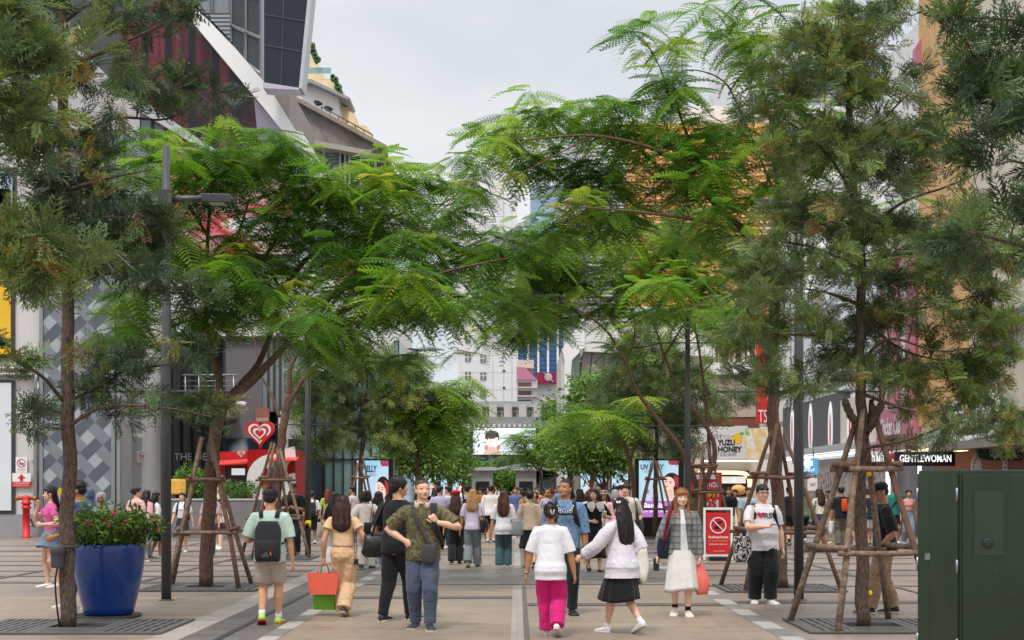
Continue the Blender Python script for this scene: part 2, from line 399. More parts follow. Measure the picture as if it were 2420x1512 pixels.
def hand(mb, f, i, sp, fine):
    s = 1 if i == 0 else -1
    wr, el = f.wr[i], f.elb[i]
    d = (wr-el).normalized()
    hd = sp.get('hdir', (None, None))[i]
    if hd is not None: d = (d*.35+Vector(hd)).normalized()
    pn = sp.get('palm', (None, None))[i]
    n = Vector(pn) if pn is not None else Vector((-s, .25, 0))
    n = (n-d*n.dot(d)).normalized(); t = n.cross(d)*s   # t: towards the thumb side
    if pn is None and t.y < 0: t = -t
    if pn is not None and sp.get('thumb', (None, None))[i]: 
        tv = Vector(sp['thumb'][i]); t = t if t.dot(tv) > 0 else -t
    c = sp.get('curl', (.35, .35))[i]
    k = 1.06 if f.male else .95
    k *= sp.get('handk', 1.)
    pl = .050*k
    mb.loft([ering(wr-d*.012, .0145*k, .011*k, 10, t, n), ering(wr+d*.012*k, .018*k, .0105*k, 10, t, n), ering(wr+d*.035*k, .0235*k, .0105*k, 10, t, n), ering(wr+d*pl, .023*k, .0085*k, 10, t, n), ering(wr+d*(pl+.004), .017*k, .005*k, 10, t, n)])
    for q, (off, ln) in enumerate(((.0168, .040), (.0058, .0455), (-.0052, .042), (-.0155, .032))):
        p = wr+d*(pl-.004)+t*off*k; dd = (d+t*off*2.5).normalized(); pts = [p]; ang = 0
        for sgm, fr in enumerate((.42, .33, .25)):
            ang += c*(.55, .9, .7)[sgm]*(1+.08*q)
            p = p+(dd*math.cos(ang)+n*math.sin(ang))*ln*k*fr; pts.append(p)
        r = (.0051-.0004*(q == 3))*k; mb.tube(pts, [r*1.02, r, r*.92, r*.72], 8)
    p = wr+d*.014*k+t*.014*k+n*.003; td = (d*.75+t*.8+n*.25).normalized(); td2 = (d*1.0+t*.3+n*(.2+.35*c)).normalized()
    mb.tube([p, p+td*.02*k, p+td*.02*k+td2*.017*k, p+td*.02*k+td2*.031*k], [.0085*k, .0066*k, .0055*k, .004*k], 8)
def body_geo(f, sp, fine=True):
    mb = MB(); b = f.b
    torso(mb, f, -.004, .465, .846, sp.get('belly', 0.))
    nk = .034 if f.male else .028
    mb.tube([f.up((0, -.008, .815)), f.up((0, -.006, .838)), f.HM @ Vector((0, -.012, .004)), f.HM @ Vector((0, -.006, .03))], [nk*1.25, nk*1.05, nk*.98, nk*.95], 16)
    mb.loft(head_rings(f))
    hm = lambda *v: f.HM @ (Vector(v)*f.hs)
    z = .132
    mb.tube([hm(0, .048, .53*z), hm(0, .056, .43*z), hm(0, .0625, .325*z), hm(0, .055, .29*z)], [.0035, .0052, .0074, .004], 8)
    for s in (1, -1):
        mb.ell(hm(s*.0062, .0545, .31*z), (.0052, .005, .004), 8, 6); mb.ell(hm(s*.0478, -.004, .43*z), (.0065, .0125, .0185), 10, 8, f.HM.to_3x3() @ Matrix.Rotation(s*R(-20), 3, 'Z'))
        mb.ell(hm(s*.02, .046, .575*z), (.014, .0062, .004), 8, 6, f.HM.to_3x3()); mb.ell(hm(s*.026, .037, .34*z), (.013, .013, .013), 8, 6, f.HM.to_3x3())
    mb.ell(hm(0, .0515, .205*z), (.0135, .005, .0034), 8, 6, f.HM.to_3x3()); mb.ell(hm(0, .0505, .165*z), (.0115, .005, .0032), 8, 6, f.HM.to_3x3()); mb.ell(hm(0, .046, .07*z), (.014, .009, .008), 8, 6)
    for i in (0, 1):
        s = 1 if i == 0 else -1
        mb.tube([f.sh[i]*1.0+(f.up((0, 0, .805))-f.sh[i])*.4, f.sh[i], f.sh[i].lerp(f.elb[i], .35), f.sh[i].lerp(f.elb[i], .8), f.elb[i], f.elb[i].lerp(f.wr[i], .25), f.elb[i].lerp(f.wr[i], .7), f.wr[i]], [x*b for x in (.032, .034, .0295, .0255, .0245, .0265, .02, .0155)], 12)
        hand(mb, f, i, sp, fine)
        hp, kn, an = f.hip[i], f.knee[i], f.ank[i]; sh = (an-kn); bk = Vector((0, -.012, 0))
        mb.tube([hp+Vector((0, 0, .02)), hp.lerp(kn, .2), hp.lerp(kn, .6), hp.lerp(kn, .92), kn+Vector((0, .004, 0)), kn.lerp(an, .15)+bk*.5, kn.lerp(an, .35)+bk, kn.lerp(an, .7)+bk*.4, an], [x*b for x in (.052, .055, .046, .036, .0345, .033, .0365, .0255, .0205)], 14)
        fd, hl = footdir(f, i); mb.tube([an+Vector((0, 0, .0)), an-Vector((0, 0, .02))+fd*.02, an-Vector((0, 0, .034))+fd*.07], [.021, .02, .014], 8)
    return mb
def footdir(f, i):
    ft = f.foot[i]; s = 1 if i == 0 else -1; to = R(ft[3]) if len(ft) > 3 else R(8)
    fd = Vector((s*math.sin(to), math.cos(to), 0)); pitch = ft[4] if len(ft) > 4 else -min(ft[2]*9, 1.0)   # raised heel: toe points down
    pitch = R(ft[4]) if len(ft) > 4 else pitch
    return (fd*math.cos(pitch)+Vector((0, 0, math.sin(pitch)))).normalized(), pitch
def shoe_geo(f, i, sp):
    mb = MB(); an = f.ank[i]; fd, pt = footdir(f, i); side = fd.cross(Vector((0, 0, 1))).normalized(); upv = side.cross(fd).normalized()
    k = (1.12 if f.male else 1.02)*sp.get('shoek', 1); base = an-upv*.048
    hi = sp.get('shoehi', .0); 
    prof = [(-.034, .012, .03+hi*.6), (-.026, .02, .045+hi), (-.006, .0235, .05+hi), (.02, .0245, .043+hi*.4), (.05, .028, .033), (.085, .0295, .026), (.108, .024, .02), (.119, .012, .012)]
    for part, (za, zb) in enumerate(((0, 1), (0, 0))):
        rings = []
        for y, wd, hh in prof:
            c = base+fd*y*k
            if part == 0: lo, h2, w2 = .006, hh, wd
            else: lo, h2, w2 = 0.0005, .0125, wd*1.1
            r = []
            for q in range(14):
                a = 2*math.pi*q/14; ca = math.cos(a); sa = math.sin(a)
                ca = math.copysign(abs(ca)**.7, ca); zz = (sa*.5+.5)
                taper = 1-.35*max(sa, 0)**2 if part == 0 else 1
                r.append(c+side*(w2*k*ca*taper)+upv*(lo+(h2-lo)*zz)*k)
            rings.append(r)
        mb.mi = part; mb.smooth = True; mb.loft(rings)
    return mb
# garments ------------------------------------------------------------
def shirt_geo(f, sp, c):
    mb = MB(); b = f.b; e = c.get('ease', .01); L = c.get('len', .50); sl = c.get('sleeve', .62); se = c.get('sease', .013)
    torso(mb, f, e, L, c.get('neck', .84), sp.get('belly', 0), c.get('hem', e))
    for i in (0, 1):
        sh, el, wr = f.sh[i], f.elb[i], f.wr[i]; inn = sh+(f.up((0, 0, .805))-sh)*.5
        def at(t): return sh.lerp(el, t) if t <= 1 else el.lerp(wr, t-1)
        def rad(t): return float(np.interp(t, (0, .35, .8, 1, 1.25, 1.7, 2), (.0345, .0295, .0255, .0245, .0265, .02, .0155)))*b
        if sl <= 0: continue
        ts = list(np.linspace(0, sl, 6 if sl <= 1 else 11))
        pts = [inn]+[at(t) for t in ts]; rr = [.034*b+e*.3]+[rad(t)+se*(.45+.55*min(t/.4, 1))+c.get('flare', 0)*max(t-.3, 0) for t in ts]
        if c.get('cuff'): rr[-1] = rad(sl)+.004; rr[-2] = rr[-3]*1.0
        mb.tube(pts, rr, 14)
    if c.get('collar'):
        for s in (1, -1):
            mb.loft([ering(f.up((s*.012, .028, .826)), .006, .006, 8), ering(f.up((s*.035, .018, .836)), .012, .012, 8), ering(f.up((s*.036, -.022, .845)), .012, .012, 8), ering(f.up((0, -.038, .846)), .014, .009, 8)])
    return mb
def legs_geo(f, sp, c):
    mb = MB(); b = f.b; L = c.get('len', 1.9); e = c.get('ease', .008); kE = c.get('knee', .012); hE = c.get('hemr', .032); top = c.get('top', .60)
    torso(mb, f, e*.6, .468, top, sp.get('belly', 0)*.7)
    for i in (0, 1):
        hp, kn, an = f.hip[i], f.knee[i], f.ank[i]; low = an+Vector((0, -.006, -.026*c.get('drape', 1)))
        def at(t): return hp.lerp(kn, t)+Vector((0, .003*t, 0)) if t <= 1 else kn.lerp(low, t-1)+Vector((0, .003-.02*math.sin(math.pi*(t-1))*.55, 0))
        ts = list(np.linspace(0.0, L, 12)); pts = [hp+Vector((0, 0, .03))]+[at(t) for t in ts]
        def rad(t): return float(np.interp(t, (0, .25, .6, 1, 1.35, 1.7, 2), (.052*b+e, .056*b+e, .047*b+e+kE*.3, .0345*b+kE, max(.0395*b+e*.6, .5*(.036*b+kE)+.5*hE), max(hE*.97, .031*b), hE)))
        mb.tube(pts, [.05*b+e]+[rad(t)+(c.get('flare', 0)*max(t-.4, 0)) for t in ts], 16)
        if c.get('cargo'):
            s = 1 if i == 0 else -1; p = at(.72); mb.box(p+Vector((s*(.05*b+e), 0, 0)), (.018, .06, .075))
    return mb
def skirt_geo(f, sp, c):
    mb = MB(); b = f.b; top = c.get('top', .62); bot = c.get('bot', .28); fl = c.get('flare', .05); n = 64; pl = c.get('pleat', 0); nr = 14; rings = []
    T = np.array(torso_prof(f))
    mid = (f.knee[0]+f.knee[1])/2-f.pel; dx = c.get('dx', 0)
    for k in range(nr):
        t = k/(nr-1); z = top+(bot-top)*t
        zz = max(z, .5); wx = np.interp(zz, T[:, 0], T[:, 1])*b+.008; dy = np.interp(zz, T[:, 0], T[:, 2])*b+.008
        u = max((.56-z)/max(.56-bot, .01), 0) if bot < .56 else 0
        spread = abs(f.knee[0].y-f.knee[1].y)*.5*min(u*1.1, 1)*min(1, (.56-bot)/.24)
        cx = f.pel.x*(1) + (f.up((0, 0, z)).x-f.pel.x if z > .52 else 0)+dx*u; cyy = mid.y*.8*u
        ring = []
        for q in range(n):
            a = 2*math.pi*q/n; m = 1+pl*u*(1 if False else math.sin(a*c.get('np', 16)+.6*math.sin(3*a)))+c.get('wob', .03)*u*math.sin(3*a+1.3)+.02*u*math.sin(7*a)
            ring.append(Vector((cx+(wx+fl*u)*math.cos(a)*m, cyy+(dy+fl*u*.9+spread)*math.sin(a)*m, z-.012*u*math.sin(2*a+.5))))
        rings.append(ring)
    inner = [[Vector((v.x*.97, v.y*.97, v.z+.004)) for v in rings[-1]], [Vector((v.x*.9, v.y*.9, v.z+.03)) for v in rings[-1]]]
    mb.smooth = True; mb.loft(rings+inner, True, True); return mb
def hair_geo(f, sp):
    mb = MB(); st = sp.get('hair', 'short'); z = .132; hm = lambda *v: f.HM @ (Vector(v)*f.hs); M3 = f.HM.to_3x3()
    E = lambda c, r: mb.ell(hm(*c), [x*f.hs for x in r], 14, 10, M3)
    if st == 'none': return None
    if st in ('short', 'crop'):
        g = .004 if st == 'crop' else .010
        mb.loft(head_rings(f, g*.95, .71, 1., 20, .013 if st == 'crop' else .006)); E((0, -.012, .74*z), (.047+g*.6, .053+g*.6, .036+g*.6)); E((0, -.03, .52*z), (.046+g*.5, .036+g*.6, .042))
        if st == 'short': E((.02, .036, .79*z), (.025, .019, .017)); E((-.02, .036, .79*z), (.025, .019, .017))
        for s in (1, -1): E((s*.043, -.004, .62*z), (.0085, .022, .028))
    elif st == 'bowl':
        E((0, -.008, .72*z), (.057, .065, .052)); E((0, -.034, .5*z), (.051, .04, .05)); E((0, .036, .74*z), (.045, .024, .024))
        for s in (1, -1): E((s*.046, .006, .62*z), (.011, .034, .036))
    else:
        E((0, -.010, .70*z), (.0535, .062, .05)); E((0, -.03, .5*z), (.0505, .04, .05))
        if st != 'part': E((.02, .034, .83*z), (.026, .02, .015)); E((-.022, .034, .83*z), (.026, .02, .015))
        for s in (1, -1): E((s*.046, .004, .6*z), (.0095, .026, .036))
        if sp.get('fringe'): E((0, .044, .74*z), (.037, .012, .017))
        if st in ('bun', 'lowbun'):
            E((0, -.07 if st == 'lowbun' else -.066, (.42 if st == 'lowbun' else .62)*z), (.029, .026, .03)); E((.008, -.085 if st == 'lowbun' else -.078, .47*z), (.017, .014, .02))
        if st in ('long', 'part', 'bob', 'tail'):
            zl = sp.get('hairlen', .68)
            wb = .032 if st == 'tail' else .071
            pts, rx, ry = [], [], []
            p0 = hm(0, -.03, .6*z); p1 = hm(0, -.042, .22*z)
            tgt = f.up((0, -.062, zl)) if st != 'bob' else hm(0, -.03, -.08*z)
            back = f.up((0, -.066, .79)) if st != 'bob' else hm(0, -.04, .1*z)
            ctr = [p0, p1, p1.lerp(back, .6), back.lerp(tgt, .35), back.lerp(tgt, .75), tgt]
            if st == 'bob': ctr = [p0, hm(0, -.03, .3*z), hm(0, -.028, .05*z), hm(0, -.026, -.06*z)]
            wd = [.049, wb, wb*1.02, wb*1.02, wb*.86, wb*.36] if st != 'bob' else [.05, .057, .058, .05]
            dp = [.037, .036, .029, .025, .021, .01] if st != 'bob' else [.04, .043, .04, .03]
            hx = f.HM.to_3x3() @ Vector((1, 0, 0)); bx_ = Vector((math.cos(R(sp.get('twist', 0))), math.sin(R(sp.get('twist', 0))), 0))
            rings = []; f.hairpath = []
            for k, c in enumerate(ctr):
                u = hx.lerp(bx_, k/(len(ctr)-1)).normalized(); d = (ctr[min(k+1, len(ctr)-1)]-ctr[max(k-1, 0)]).normalized(); v = d.cross(u).normalized()
                rings.append(ering(c, wd[k], dp[k], 16, u, v)); f.hairpath.append((c, u*wd[k], v*dp[k]))
            mb.loft(rings)
            if st in ('long', 'part') or st == 'bob':
                for s in sp.get('locks', (1, -1)):
                    fz = sp.get('lockz', .78 if st != 'bob' else .86)
                    mb.tube([hm(s*.045, .008, .7*z), hm(s*.0515, .006, .4*z), hm(s*.05, .006, .08*z), f.up((s*.05, .03, .80)) if st != 'bob' else hm(s*.046, .008, -.03*z)]+([f.up((s*.052, .058, fz))] if st != 'bob' else []), [.009, .0135, .014, .014, .006][:5 if st != 'bob' else 4], 10)
    return mb
def scarf_geo(f, sp):
    mb = MB(); z = .132; hm = lambda *v: f.HM @ (Vector(v)*f.hs); M3 = f.HM.to_3x3(); E = lambda c, r: mb.ell(hm(*c), r, 14, 10, M3)
    E((0, -.012, .66*z), (.056, .064, .056)); E((0, -.03, .4*z), (.054, .046, .05)); E((0, -.004, .02*z), (.05, .05, .03))
    for s in (1, -1): E((s*.045, .01, .4*z), (.014, .034, .055))
    mb.loft([ering(f.up((0, -.005, .86)), .045, .045), ering(f.up((0, 0, .82)), .085, .062), ering(f.up((0, .0, .77)), .115, .08)])
    return mb
# batched voxel remesh -----------------------------------------------
_JOBS = []
def job(mb, vox, H, cb): _JOBS.append((mb, vox, H, cb))
def run_jobs():
    tmp = []
    for mb, vox, H, cb in _JOBS:
        me = mb.mesh('tmp', []) if False else None
        me = bpy.data.meshes.new('tmp'); me.from_pydata([tuple(Vector(v)*H) for v in mb.v], [], mb.f)
        bm = bmesh.new(); bm.from_mesh(me); bmesh.ops.recalc_face_normals(bm, faces=bm.faces); bm.to_mesh(me); bm.free()
        o = bpy.data.objects.new('tmp', me); COL.objects.link(o)
        m = o.modifiers.new('r', 'REMESH'); m.mode = 'VOXEL'; m.voxel_size = vox; m.use_smooth_shade = True
        s = o.modifiers.new('s', 'SMOOTH'); s.iterations = 2 if vox < .009 else 1; s.factor = .5
        tmp.append(o)
    dg = bpy.context.evaluated_depsgraph_get()
    res = [bpy.data.meshes.new_from_object(o.evaluated_get(dg), depsgraph=dg) for o in tmp]
    for o in tmp:
        me = o.data; bpy.data.objects.remove(o); bpy.data.meshes.remove(me)
    for (mb, vox, H, cb), me in zip(_JOBS, res): cb(me)
    _JOBS.clear()
def vco(me):
    a = np.empty(len(me.vertices)*3, np.float32); me.vertices.foreach_get('co', a); return a.reshape(-1, 3).astype(np.float64)
def vno(me):
    a = np.empty(len(me.vertices)*3, np.float32); me.vertices.foreach_get('normal', a); return a.reshape(-1, 3).astype(np.float64)
def setco(me, a): me.vertices.foreach_set('co', a.astype(np.float32).ravel()); me.update()
def setcol(me, c, name='Col'):
    at = me.color_attributes.new(name, 'FLOAT_COLOR', 'POINT'); at.data.foreach_set('color', np.hstack([c, np.ones((len(c), 1))]).astype(np.float32).ravel())
def folds(me, amp, seed=0, hang=True, sc=1.):
    p = vco(me); n = vno(me); q = p+seed*3.17
    k = np.array([9., 9., 4.])*sc; w = vnoise(q*4*sc)*.5
    f1 = vnoise(q*k+w[:, None]*1.5); f1 = 1-np.abs(f1)*2
    c3 = (1-np.abs(vnoise(q*np.array([15, 15, 9.])*sc+q[:, [2, 0, 1]]*8+3.3)))**5
    f2 = vnoise(q*np.array([6, 6, 13.])*sc+7.7+w[:, None]*2)
    setco(me, p+n*((f1*.6+f2*.6-c3*1.2)*amp)[:, None])
SKIN = {'light': srgb(226, 180, 152), 'mid': srgb(205, 156, 122), 'tan': srgb(178, 126, 94), 'dark': srgb(142, 96, 68), 'pale': srgb(236, 196, 172)}
def skin_mat():
    t = NT('skin'); a = t.attr('Col'); t.col(t.mix(.35, a, t.ramp(t.noise(t.coord('Object'), 60, 3), [(.3, (.85, .8, .78, 1)), (.7, (1.08, 1.06, 1.05, 1))]), 'MULTIPLY'))
    t.v(t.b, Roughness=.5); t.b.inputs['Subsurface Weight'].default_value = .12; t.b.inputs['Subsurface Radius'].default_value = (.012, .005, .003); t.b.inputs['Subsurface Scale'].default_value = 1.; return t.m
M_skin = skin_mat()
def hair_mat(c):
    key = ('hair', c)
    if key in _MC: return _MC[key]
    t = NT('hair'); n = t.noise(t.coord('Object', (90, 90, 9)), 1.5, 4, .6); t.col(t.ramp(n, [(.3, lift(c, .6)), (.7, lift(c, 1.5))])); t.v(t.b, Roughness=.42); t.b.inputs['Specular IOR Level'].default_value = .4
    t.bump(n, .5, .01); _MC[key] = t.m; return t.m
HAIR = {'black': srgb(26, 22, 22), 'dark': srgb(38, 29, 26), 'brown': srgb(66, 44, 34), 'auburn': srgb(84, 46, 34), 'red': srgb(112, 40, 34), 'blond': srgb(168, 128, 84), 'ginger': srgb(150, 92, 52), 'grey': srgb(150, 146, 148), 'manbrown': srgb(70, 52, 42)}
def cloth(c, rough=.85, var=.1, name='cloth'):
    key = ('cl', c, rough, var)
    if key in _MC: return _MC[key]
    t = NT(name); v = t.coord('Object'); n = t.noise(v, 5, 4, .6); fi = t.noise(v, 240, 2)
    t.col(t.mix(.3, t.ramp(n, [(.3, lift(c, 1-var)), (.7, lift(c, 1+var))]), t.ramp(fi, [(.3, (.8, .8, .8, 1)), (.7, (1.1, 1.1, 1.1, 1))]), 'MULTIPLY'))
    t.v(t.b, Roughness=rough); t.b.inputs['Sheen Weight'].default_value = .15; t.b.inputs['Specular IOR Level'].default_value = .25
    wr = t.n('ShaderNodeTexNoise'); t.v(wr, Scale=9., Detail=3, Distortion=1.4); t.l(t.coord('Object', (1, 1, .6), (.4, .5, .3)), wr.inputs['Vector']); t.bump(t.math('ADD', t.math('ABSOLUTE', t.math('SUBTRACT', wr.outputs['Fac'], .5)), t.math('MULTIPLY', fi, .05)), .32, .02); _MC[key] = t.m; return t.m
def plaid(c0, c1, c2, sc=26.):
    t = NT('plaid_cloth'); v = t.coord('Object'); s = t.n('ShaderNodeSeparateXYZ'); t.l(v, s.inputs[0])
    def band(o, k, ph=0.): return t.ramp(t.math('SINE', t.math('MULTIPLY_ADD' if False else 'MULTIPLY', o, k)), [(.35, (0, 0, 0, 1)), (.6, (1, 1, 1, 1))])
    xy = t.math('ADD', s.outputs[0], t.math('MULTIPLY', s.outputs[1], .6))
    a = band(xy, sc*3.4); b = band(s.outputs[2], sc*3.4); d = band(s.outputs[2], sc*6.8)
    c = t.mix(t.math('MULTIPLY', a, .55), c0, c1); c = t.mix(t.math('MULTIPLY', b, .55), c, c1); c = t.mix(t.math('MULTIPLY', d, .15), c, c2)
    t.col(c); t.v(t.b, Roughness=.85); return t.m
def printed(stops, sc=22., dist=1.2, detail=2., name='printed_cloth', ring=False):
    t = NT(name); v = t.coord('Object')
    if ring:
        vo = t.n('ShaderNodeTexVoronoi', feature='F1'); t.v(vo, Scale=sc, Randomness=1.); wv = t.n('ShaderNodeVectorMath', operation='ADD'); nz = t.n('ShaderNodeTexNoise'); t.v(nz, Scale=sc*1.2); t.l(v, nz.inputs['Vector'])
        sc_ = t.n('ShaderNodeVectorMath', operation='SCALE'); sc_.inputs['Scale'].default_value = .05; t.l(nz.outputs['Color'], sc_.inputs[0]); t.l(v, wv.inputs[0]); t.l(sc_.outputs[0], wv.inputs[1]); t.l(wv.outputs[0], vo.inputs['Vector'])
        fac = t.math('ADD', t.math('MULTIPLY', t.math('SINE', t.math('MULTIPLY', vo.outputs['Distance'], 16.)), .5), .5)
    else:
        nz = t.n('ShaderNodeTexNoise'); t.v(nz, Scale=sc, Detail=detail, Distortion=dist, Roughness=.5); t.l(v, nz.inputs['Vector']); fac = nz.outputs['Fac']
    t.col(t.ramp(fac, stops)); t.v(t.b, Roughness=.8); t.b.inputs['Specular IOR Level'].default_value = .25; return t.m
M_sole = pm('shoe_sole', srgb(215, 210, 202), .6, .1, 20)
PEOPLE = {}
def paint_face(me, f, sp, H, skin):
    p = vco(me)/H; inv = np.array(f.HM.inverted()); q = (np.hstack([p, np.ones((len(p), 1))]) @ inv.T)[:, :3]/f.hs
    x, y, z = q[:, 0], q[:, 1], q[:, 2]/.132; front = (y > .022) & (z > -.1) & (z < 1.05)
    c = np.tile(np.array(skin[:3]), (len(p), 1))
    def blend(mask, col, k=1.): c[mask] = c[mask]*(1-k)+np.array(col[:3])*k
    ax = np.abs(x)
    # natural colouring of the face: warm cheeks and ears, darker lids and brows, lips
    w = np.exp(-(((ax-.028)/.012)**2+((z-.34)/.1)**2))*front*.28; c[:] = c*(1-w[:, None])+np.array([skin[0]*1.02, skin[1]*.78, skin[2]*.72])*w[:, None]
    br = HAIR[sp.get('haircol', 'black')] if sp.get('haircol') not in ('grey', 'blond', 'ginger') else HAIR['brown']
    blend(front & (((ax-.0195)/.0125)**2+((z-(.605+.02*(ax > .02)))/.022)**2 < 1), br, .7)
    eye = front & (((ax-.0195)/.0088)**2+((z-.515)/.03)**2 < 1); blend(eye, (.55, .5, .47), .8)
    blend(front & (((ax-.0195)/.0098)**2+((z-.535)/.018)**2 < 1), (.03, .022, .02), .8)
    blend(front & (((ax-.0195)/.0042)**2+((z-.513)/.03)**2 < 1), (.02, .014, .012), .9)
    blend(front & (((ax)/.0165)**2+((z-.187)/.042)**2 < 1), sp.get('lips', (skin[0]*.72, skin[1]*.42, skin[2]*.42)), .75)
    blend(front & (((ax)/.016)**2+((z-.187)/.011)**2 < 1), (skin[0]*.3, skin[1]*.16, skin[2]*.14), .8)
    blend(front & (((ax-.006)/.0035)**2+((z-.285)/.016)**2 < 1), (skin[0]*.35, skin[1]*.22, skin[2]*.18), .6)
    if sp.get('beard'): w = front & (z < .3) & (z > .02) & (ax < .045); blend(w, br, .18)
    if sp.get('buzz'): pass
    setcol(me, c)
def person(key, sp):
    """sp: px,py = ground point in the photo, yaw 0 = back to camera; builds body + clothes as children"""
    H = sp['H']; f = skeleton(sp); g = sp.get('at') or G(sp['px'], sp['py']); vox = sp.get('vox', .011)
    root = bpy.data.objects.new('person', None)  # mesh data comes from the remesh
    holder = {}
    info = {'f': f, 'H': H, 'M': Matrix.Translation(g) @ Matrix.Rotation(R(sp.get('yaw', 0)), 4, 'Z'), 'sp': sp}
    PEOPLE[key] = info
    bpy.data.objects.remove(root)
    skin = SKIN[sp.get('skin', 'mid')]
    def cb_body(me):
        me.materials.append(M_skin); paint_face(me, f, sp, H, skin)
        o = link('person', me, None); o.matrix_world = info['M']; tag(o, sp['label'], 'person', sp.get('group')); info['root'] = o
    job(body_geo(f, sp), min(vox, .0065) if sp.get('near') else vox*.9, H, cb_body)
    def garment(mb, name, m, amp, vx, seed, paint=None, hang=True):
        def cb(me):
            if amp: folds(me, amp, seed)
            me.materials.append(m)
            if paint: paint(me)
            info.setdefault('parts', {}).setdefault(name, link(name, me, info['root']))
        job(mb, vx, H, cb)
    sd = hash_key(key)
    for c in sp.get('wear', ()):
        k = c['k']; m = c['m'] if not isinstance(c['m'], tuple) else cloth(c['m']); vx = vox*(.9 if sp.get('near') else 1); amp = c.get('fold', .0036 if sp.get('near') else .0045)
        if k == 'shirt': garment(shirt_geo(f, sp, c), c.get('name', 'shirt'), m, amp, vx, sd)
        elif k == 'legs': garment(legs_geo(f, sp, c), c.get('name', 'trousers'), m, amp, vx, sd+1)
        elif k == 'skirt':
            mb = skirt_geo(f, sp, c)
            def cb2(_m=mb, _mt=m, _n=c.get('name', 'skirt')):
                for i, v in enumerate(_m.v): _m.v[i] = tuple(Vector(v)*H)
                info['parts'] = info.get('parts', {}); info['parts'][_n] = _m.build(_n, _mt, info['root'])
            info.setdefault('late', []).append(cb2)
    if sp.get('hair', 'short') != 'none':
        mh = hair_geo(f, sp)
        def cbh(me):
            p = vco(me); n = vno(me); st = vnoise(p*np.array([70, 70, 12.])+sd)+.8*vnoise(p*np.array([26, 26, 7.])+sd); setco(me, p+n*(st*(.0068 if hasattr(f, 'hairpath') else .0045))[:, None])
            me.materials.append(hair_mat(HAIR[sp.get('haircol', 'black')])); ho = link('hair', me, info['root']); info.setdefault('parts', {})['hair'] = ho
            if sp.get('near') or (hasattr(f, 'hairpath') and vox < .02):
                q = random.Random(sd); mb = MB()
                if hasattr(f, 'hairpath'):
                    for k in range(90 if sp.get('near') else 40):
                        a = q.uniform(0, 6.283); sc_ = q.uniform(.9, 1.1); pts = [(c+u*math.cos(a+q.uniform(-.12, .12))*sc_+v*math.sin(a)*sc_)*H for c, u, v in f.hairpath]; d = pts[-1]-pts[-2]; pts.append(pts[-1]+d*q.uniform(.1, .55)+Vector((q.gauss(0, .012), q.gauss(0, .006), 0)))
                        mb.tube(pts[q.randint(0, 2):], .0028, 4, False)
                for k in range(70 if sp.get('near') else 0):
                    a, e = q.uniform(0, 6.283), q.uniform(.1, 1.5); dv = Vector((math.cos(a)*math.cos(e), math.sin(a)*math.cos(e), math.sin(e)))
                    if dv.y > .5 and dv.z < .75: continue
                    p0 = f.HM @ (Vector((dv.x*.053, -.012+dv.y*.062, .70*.132+dv.z*.05))*f.hs); t2 = f.HM.to_3x3() @ Vector((dv.x*.4+q.gauss(0, .3), dv.y*.3-.5, dv.z*.2+q.gauss(0, .3))); t2.normalize()
                    mb.tube([p0*H, (p0+t2*.012)*H, (p0+t2*.024+Vector((0, 0, -.006)))*H], [.0032, .0028, .001], 4, False)
                mb.build('hair_strands', ho.data.materials[0], ho, fix=False)
        job(mh, vox*.75 if sp.get('near') else vox, H, cbh)
    if sp.get('scarf'): garment(scarf_geo(f, sp), 'headscarf', cloth(sp['scarf']), .004, vox, sd+5)
    def late():
        for i in (0, 1):
            mb = shoe_geo(f, i, sp)
            for q, v in enumerate(mb.v): mb.v[q] = tuple(Vector(v)*H)
            sc = sp.get('shoe', srgb(225, 222, 218)); so_ = sp.get('sole')
            mb.build('shoe', [pm('shoe_upper', sc, .6, .12, 15), pm('shoe_sole', so_, .6, .1, 20) if so_ else M_sole], info['root'])
            if sp.get('sock'):
                an = f.ank[i]; d = (f.knee[i]-an).normalized(); m2 = MB(); m2.tube([(an-d*.015)*H, (an+d*sp.get('sockh', .03))*H], .0245*f.b*H, 12); m2.build('sock', cloth(sp['sock']), info['root'])
    info.setdefault('late', []).append(late)
    return info
def hash_key(k): return sum((i+1)*ord(ch) for i, ch in enumerate(str(k))) % 97
def finish_people():
    run_jobs()
    for k, i in PEOPLE.items():
        if not i.get('done'):
            for fn in i.get('late', ()): fn()
            i['done'] = True
def wp(info, v): return info['M'] @ (Vector(v)*info['H'])
def bag(name, mb, mats, info, label, cat, group=None, seed=None, fold=0, bevel=0):
    for i, v in enumerate(mb.v): mb.v[i] = tuple(Vector(v)*info['H'])
    o = mb.build(name, mats, None, bevel=bevel)
    if fold: folds(o.data, fold, seed or 3)
    o.matrix_world = info['M']; return tag(o, label, cat, group)
def slabbag(c, w, d, h, ux=Vector((1, 0, 0)), taper=.9, sag=.0, n=18, mb=None):
    """soft bag hanging at c (top centre), width along ux"""
    mb = mb or MB(); ux = Vector(ux).normalized(); uy = Vector((0, 0, 1)).cross(ux); rings = []
    for t in np.linspace(0, 1, 9):
        k = (taper+(1-taper)*t) if t < .7 else 1-.5*((t-.7)/.3)**2*.5
        dd = d*(.45+.55*math.sin(math.pi*min(t*.9+.1, 1)))
        rings.append(ering(Vector(c)-Vector((0, 0, h*t))+Vector((0, 0, 0)), w/2*k, dd/2, n, ux, uy, .55))
    mb.smooth = True; mb.loft(rings); return mb
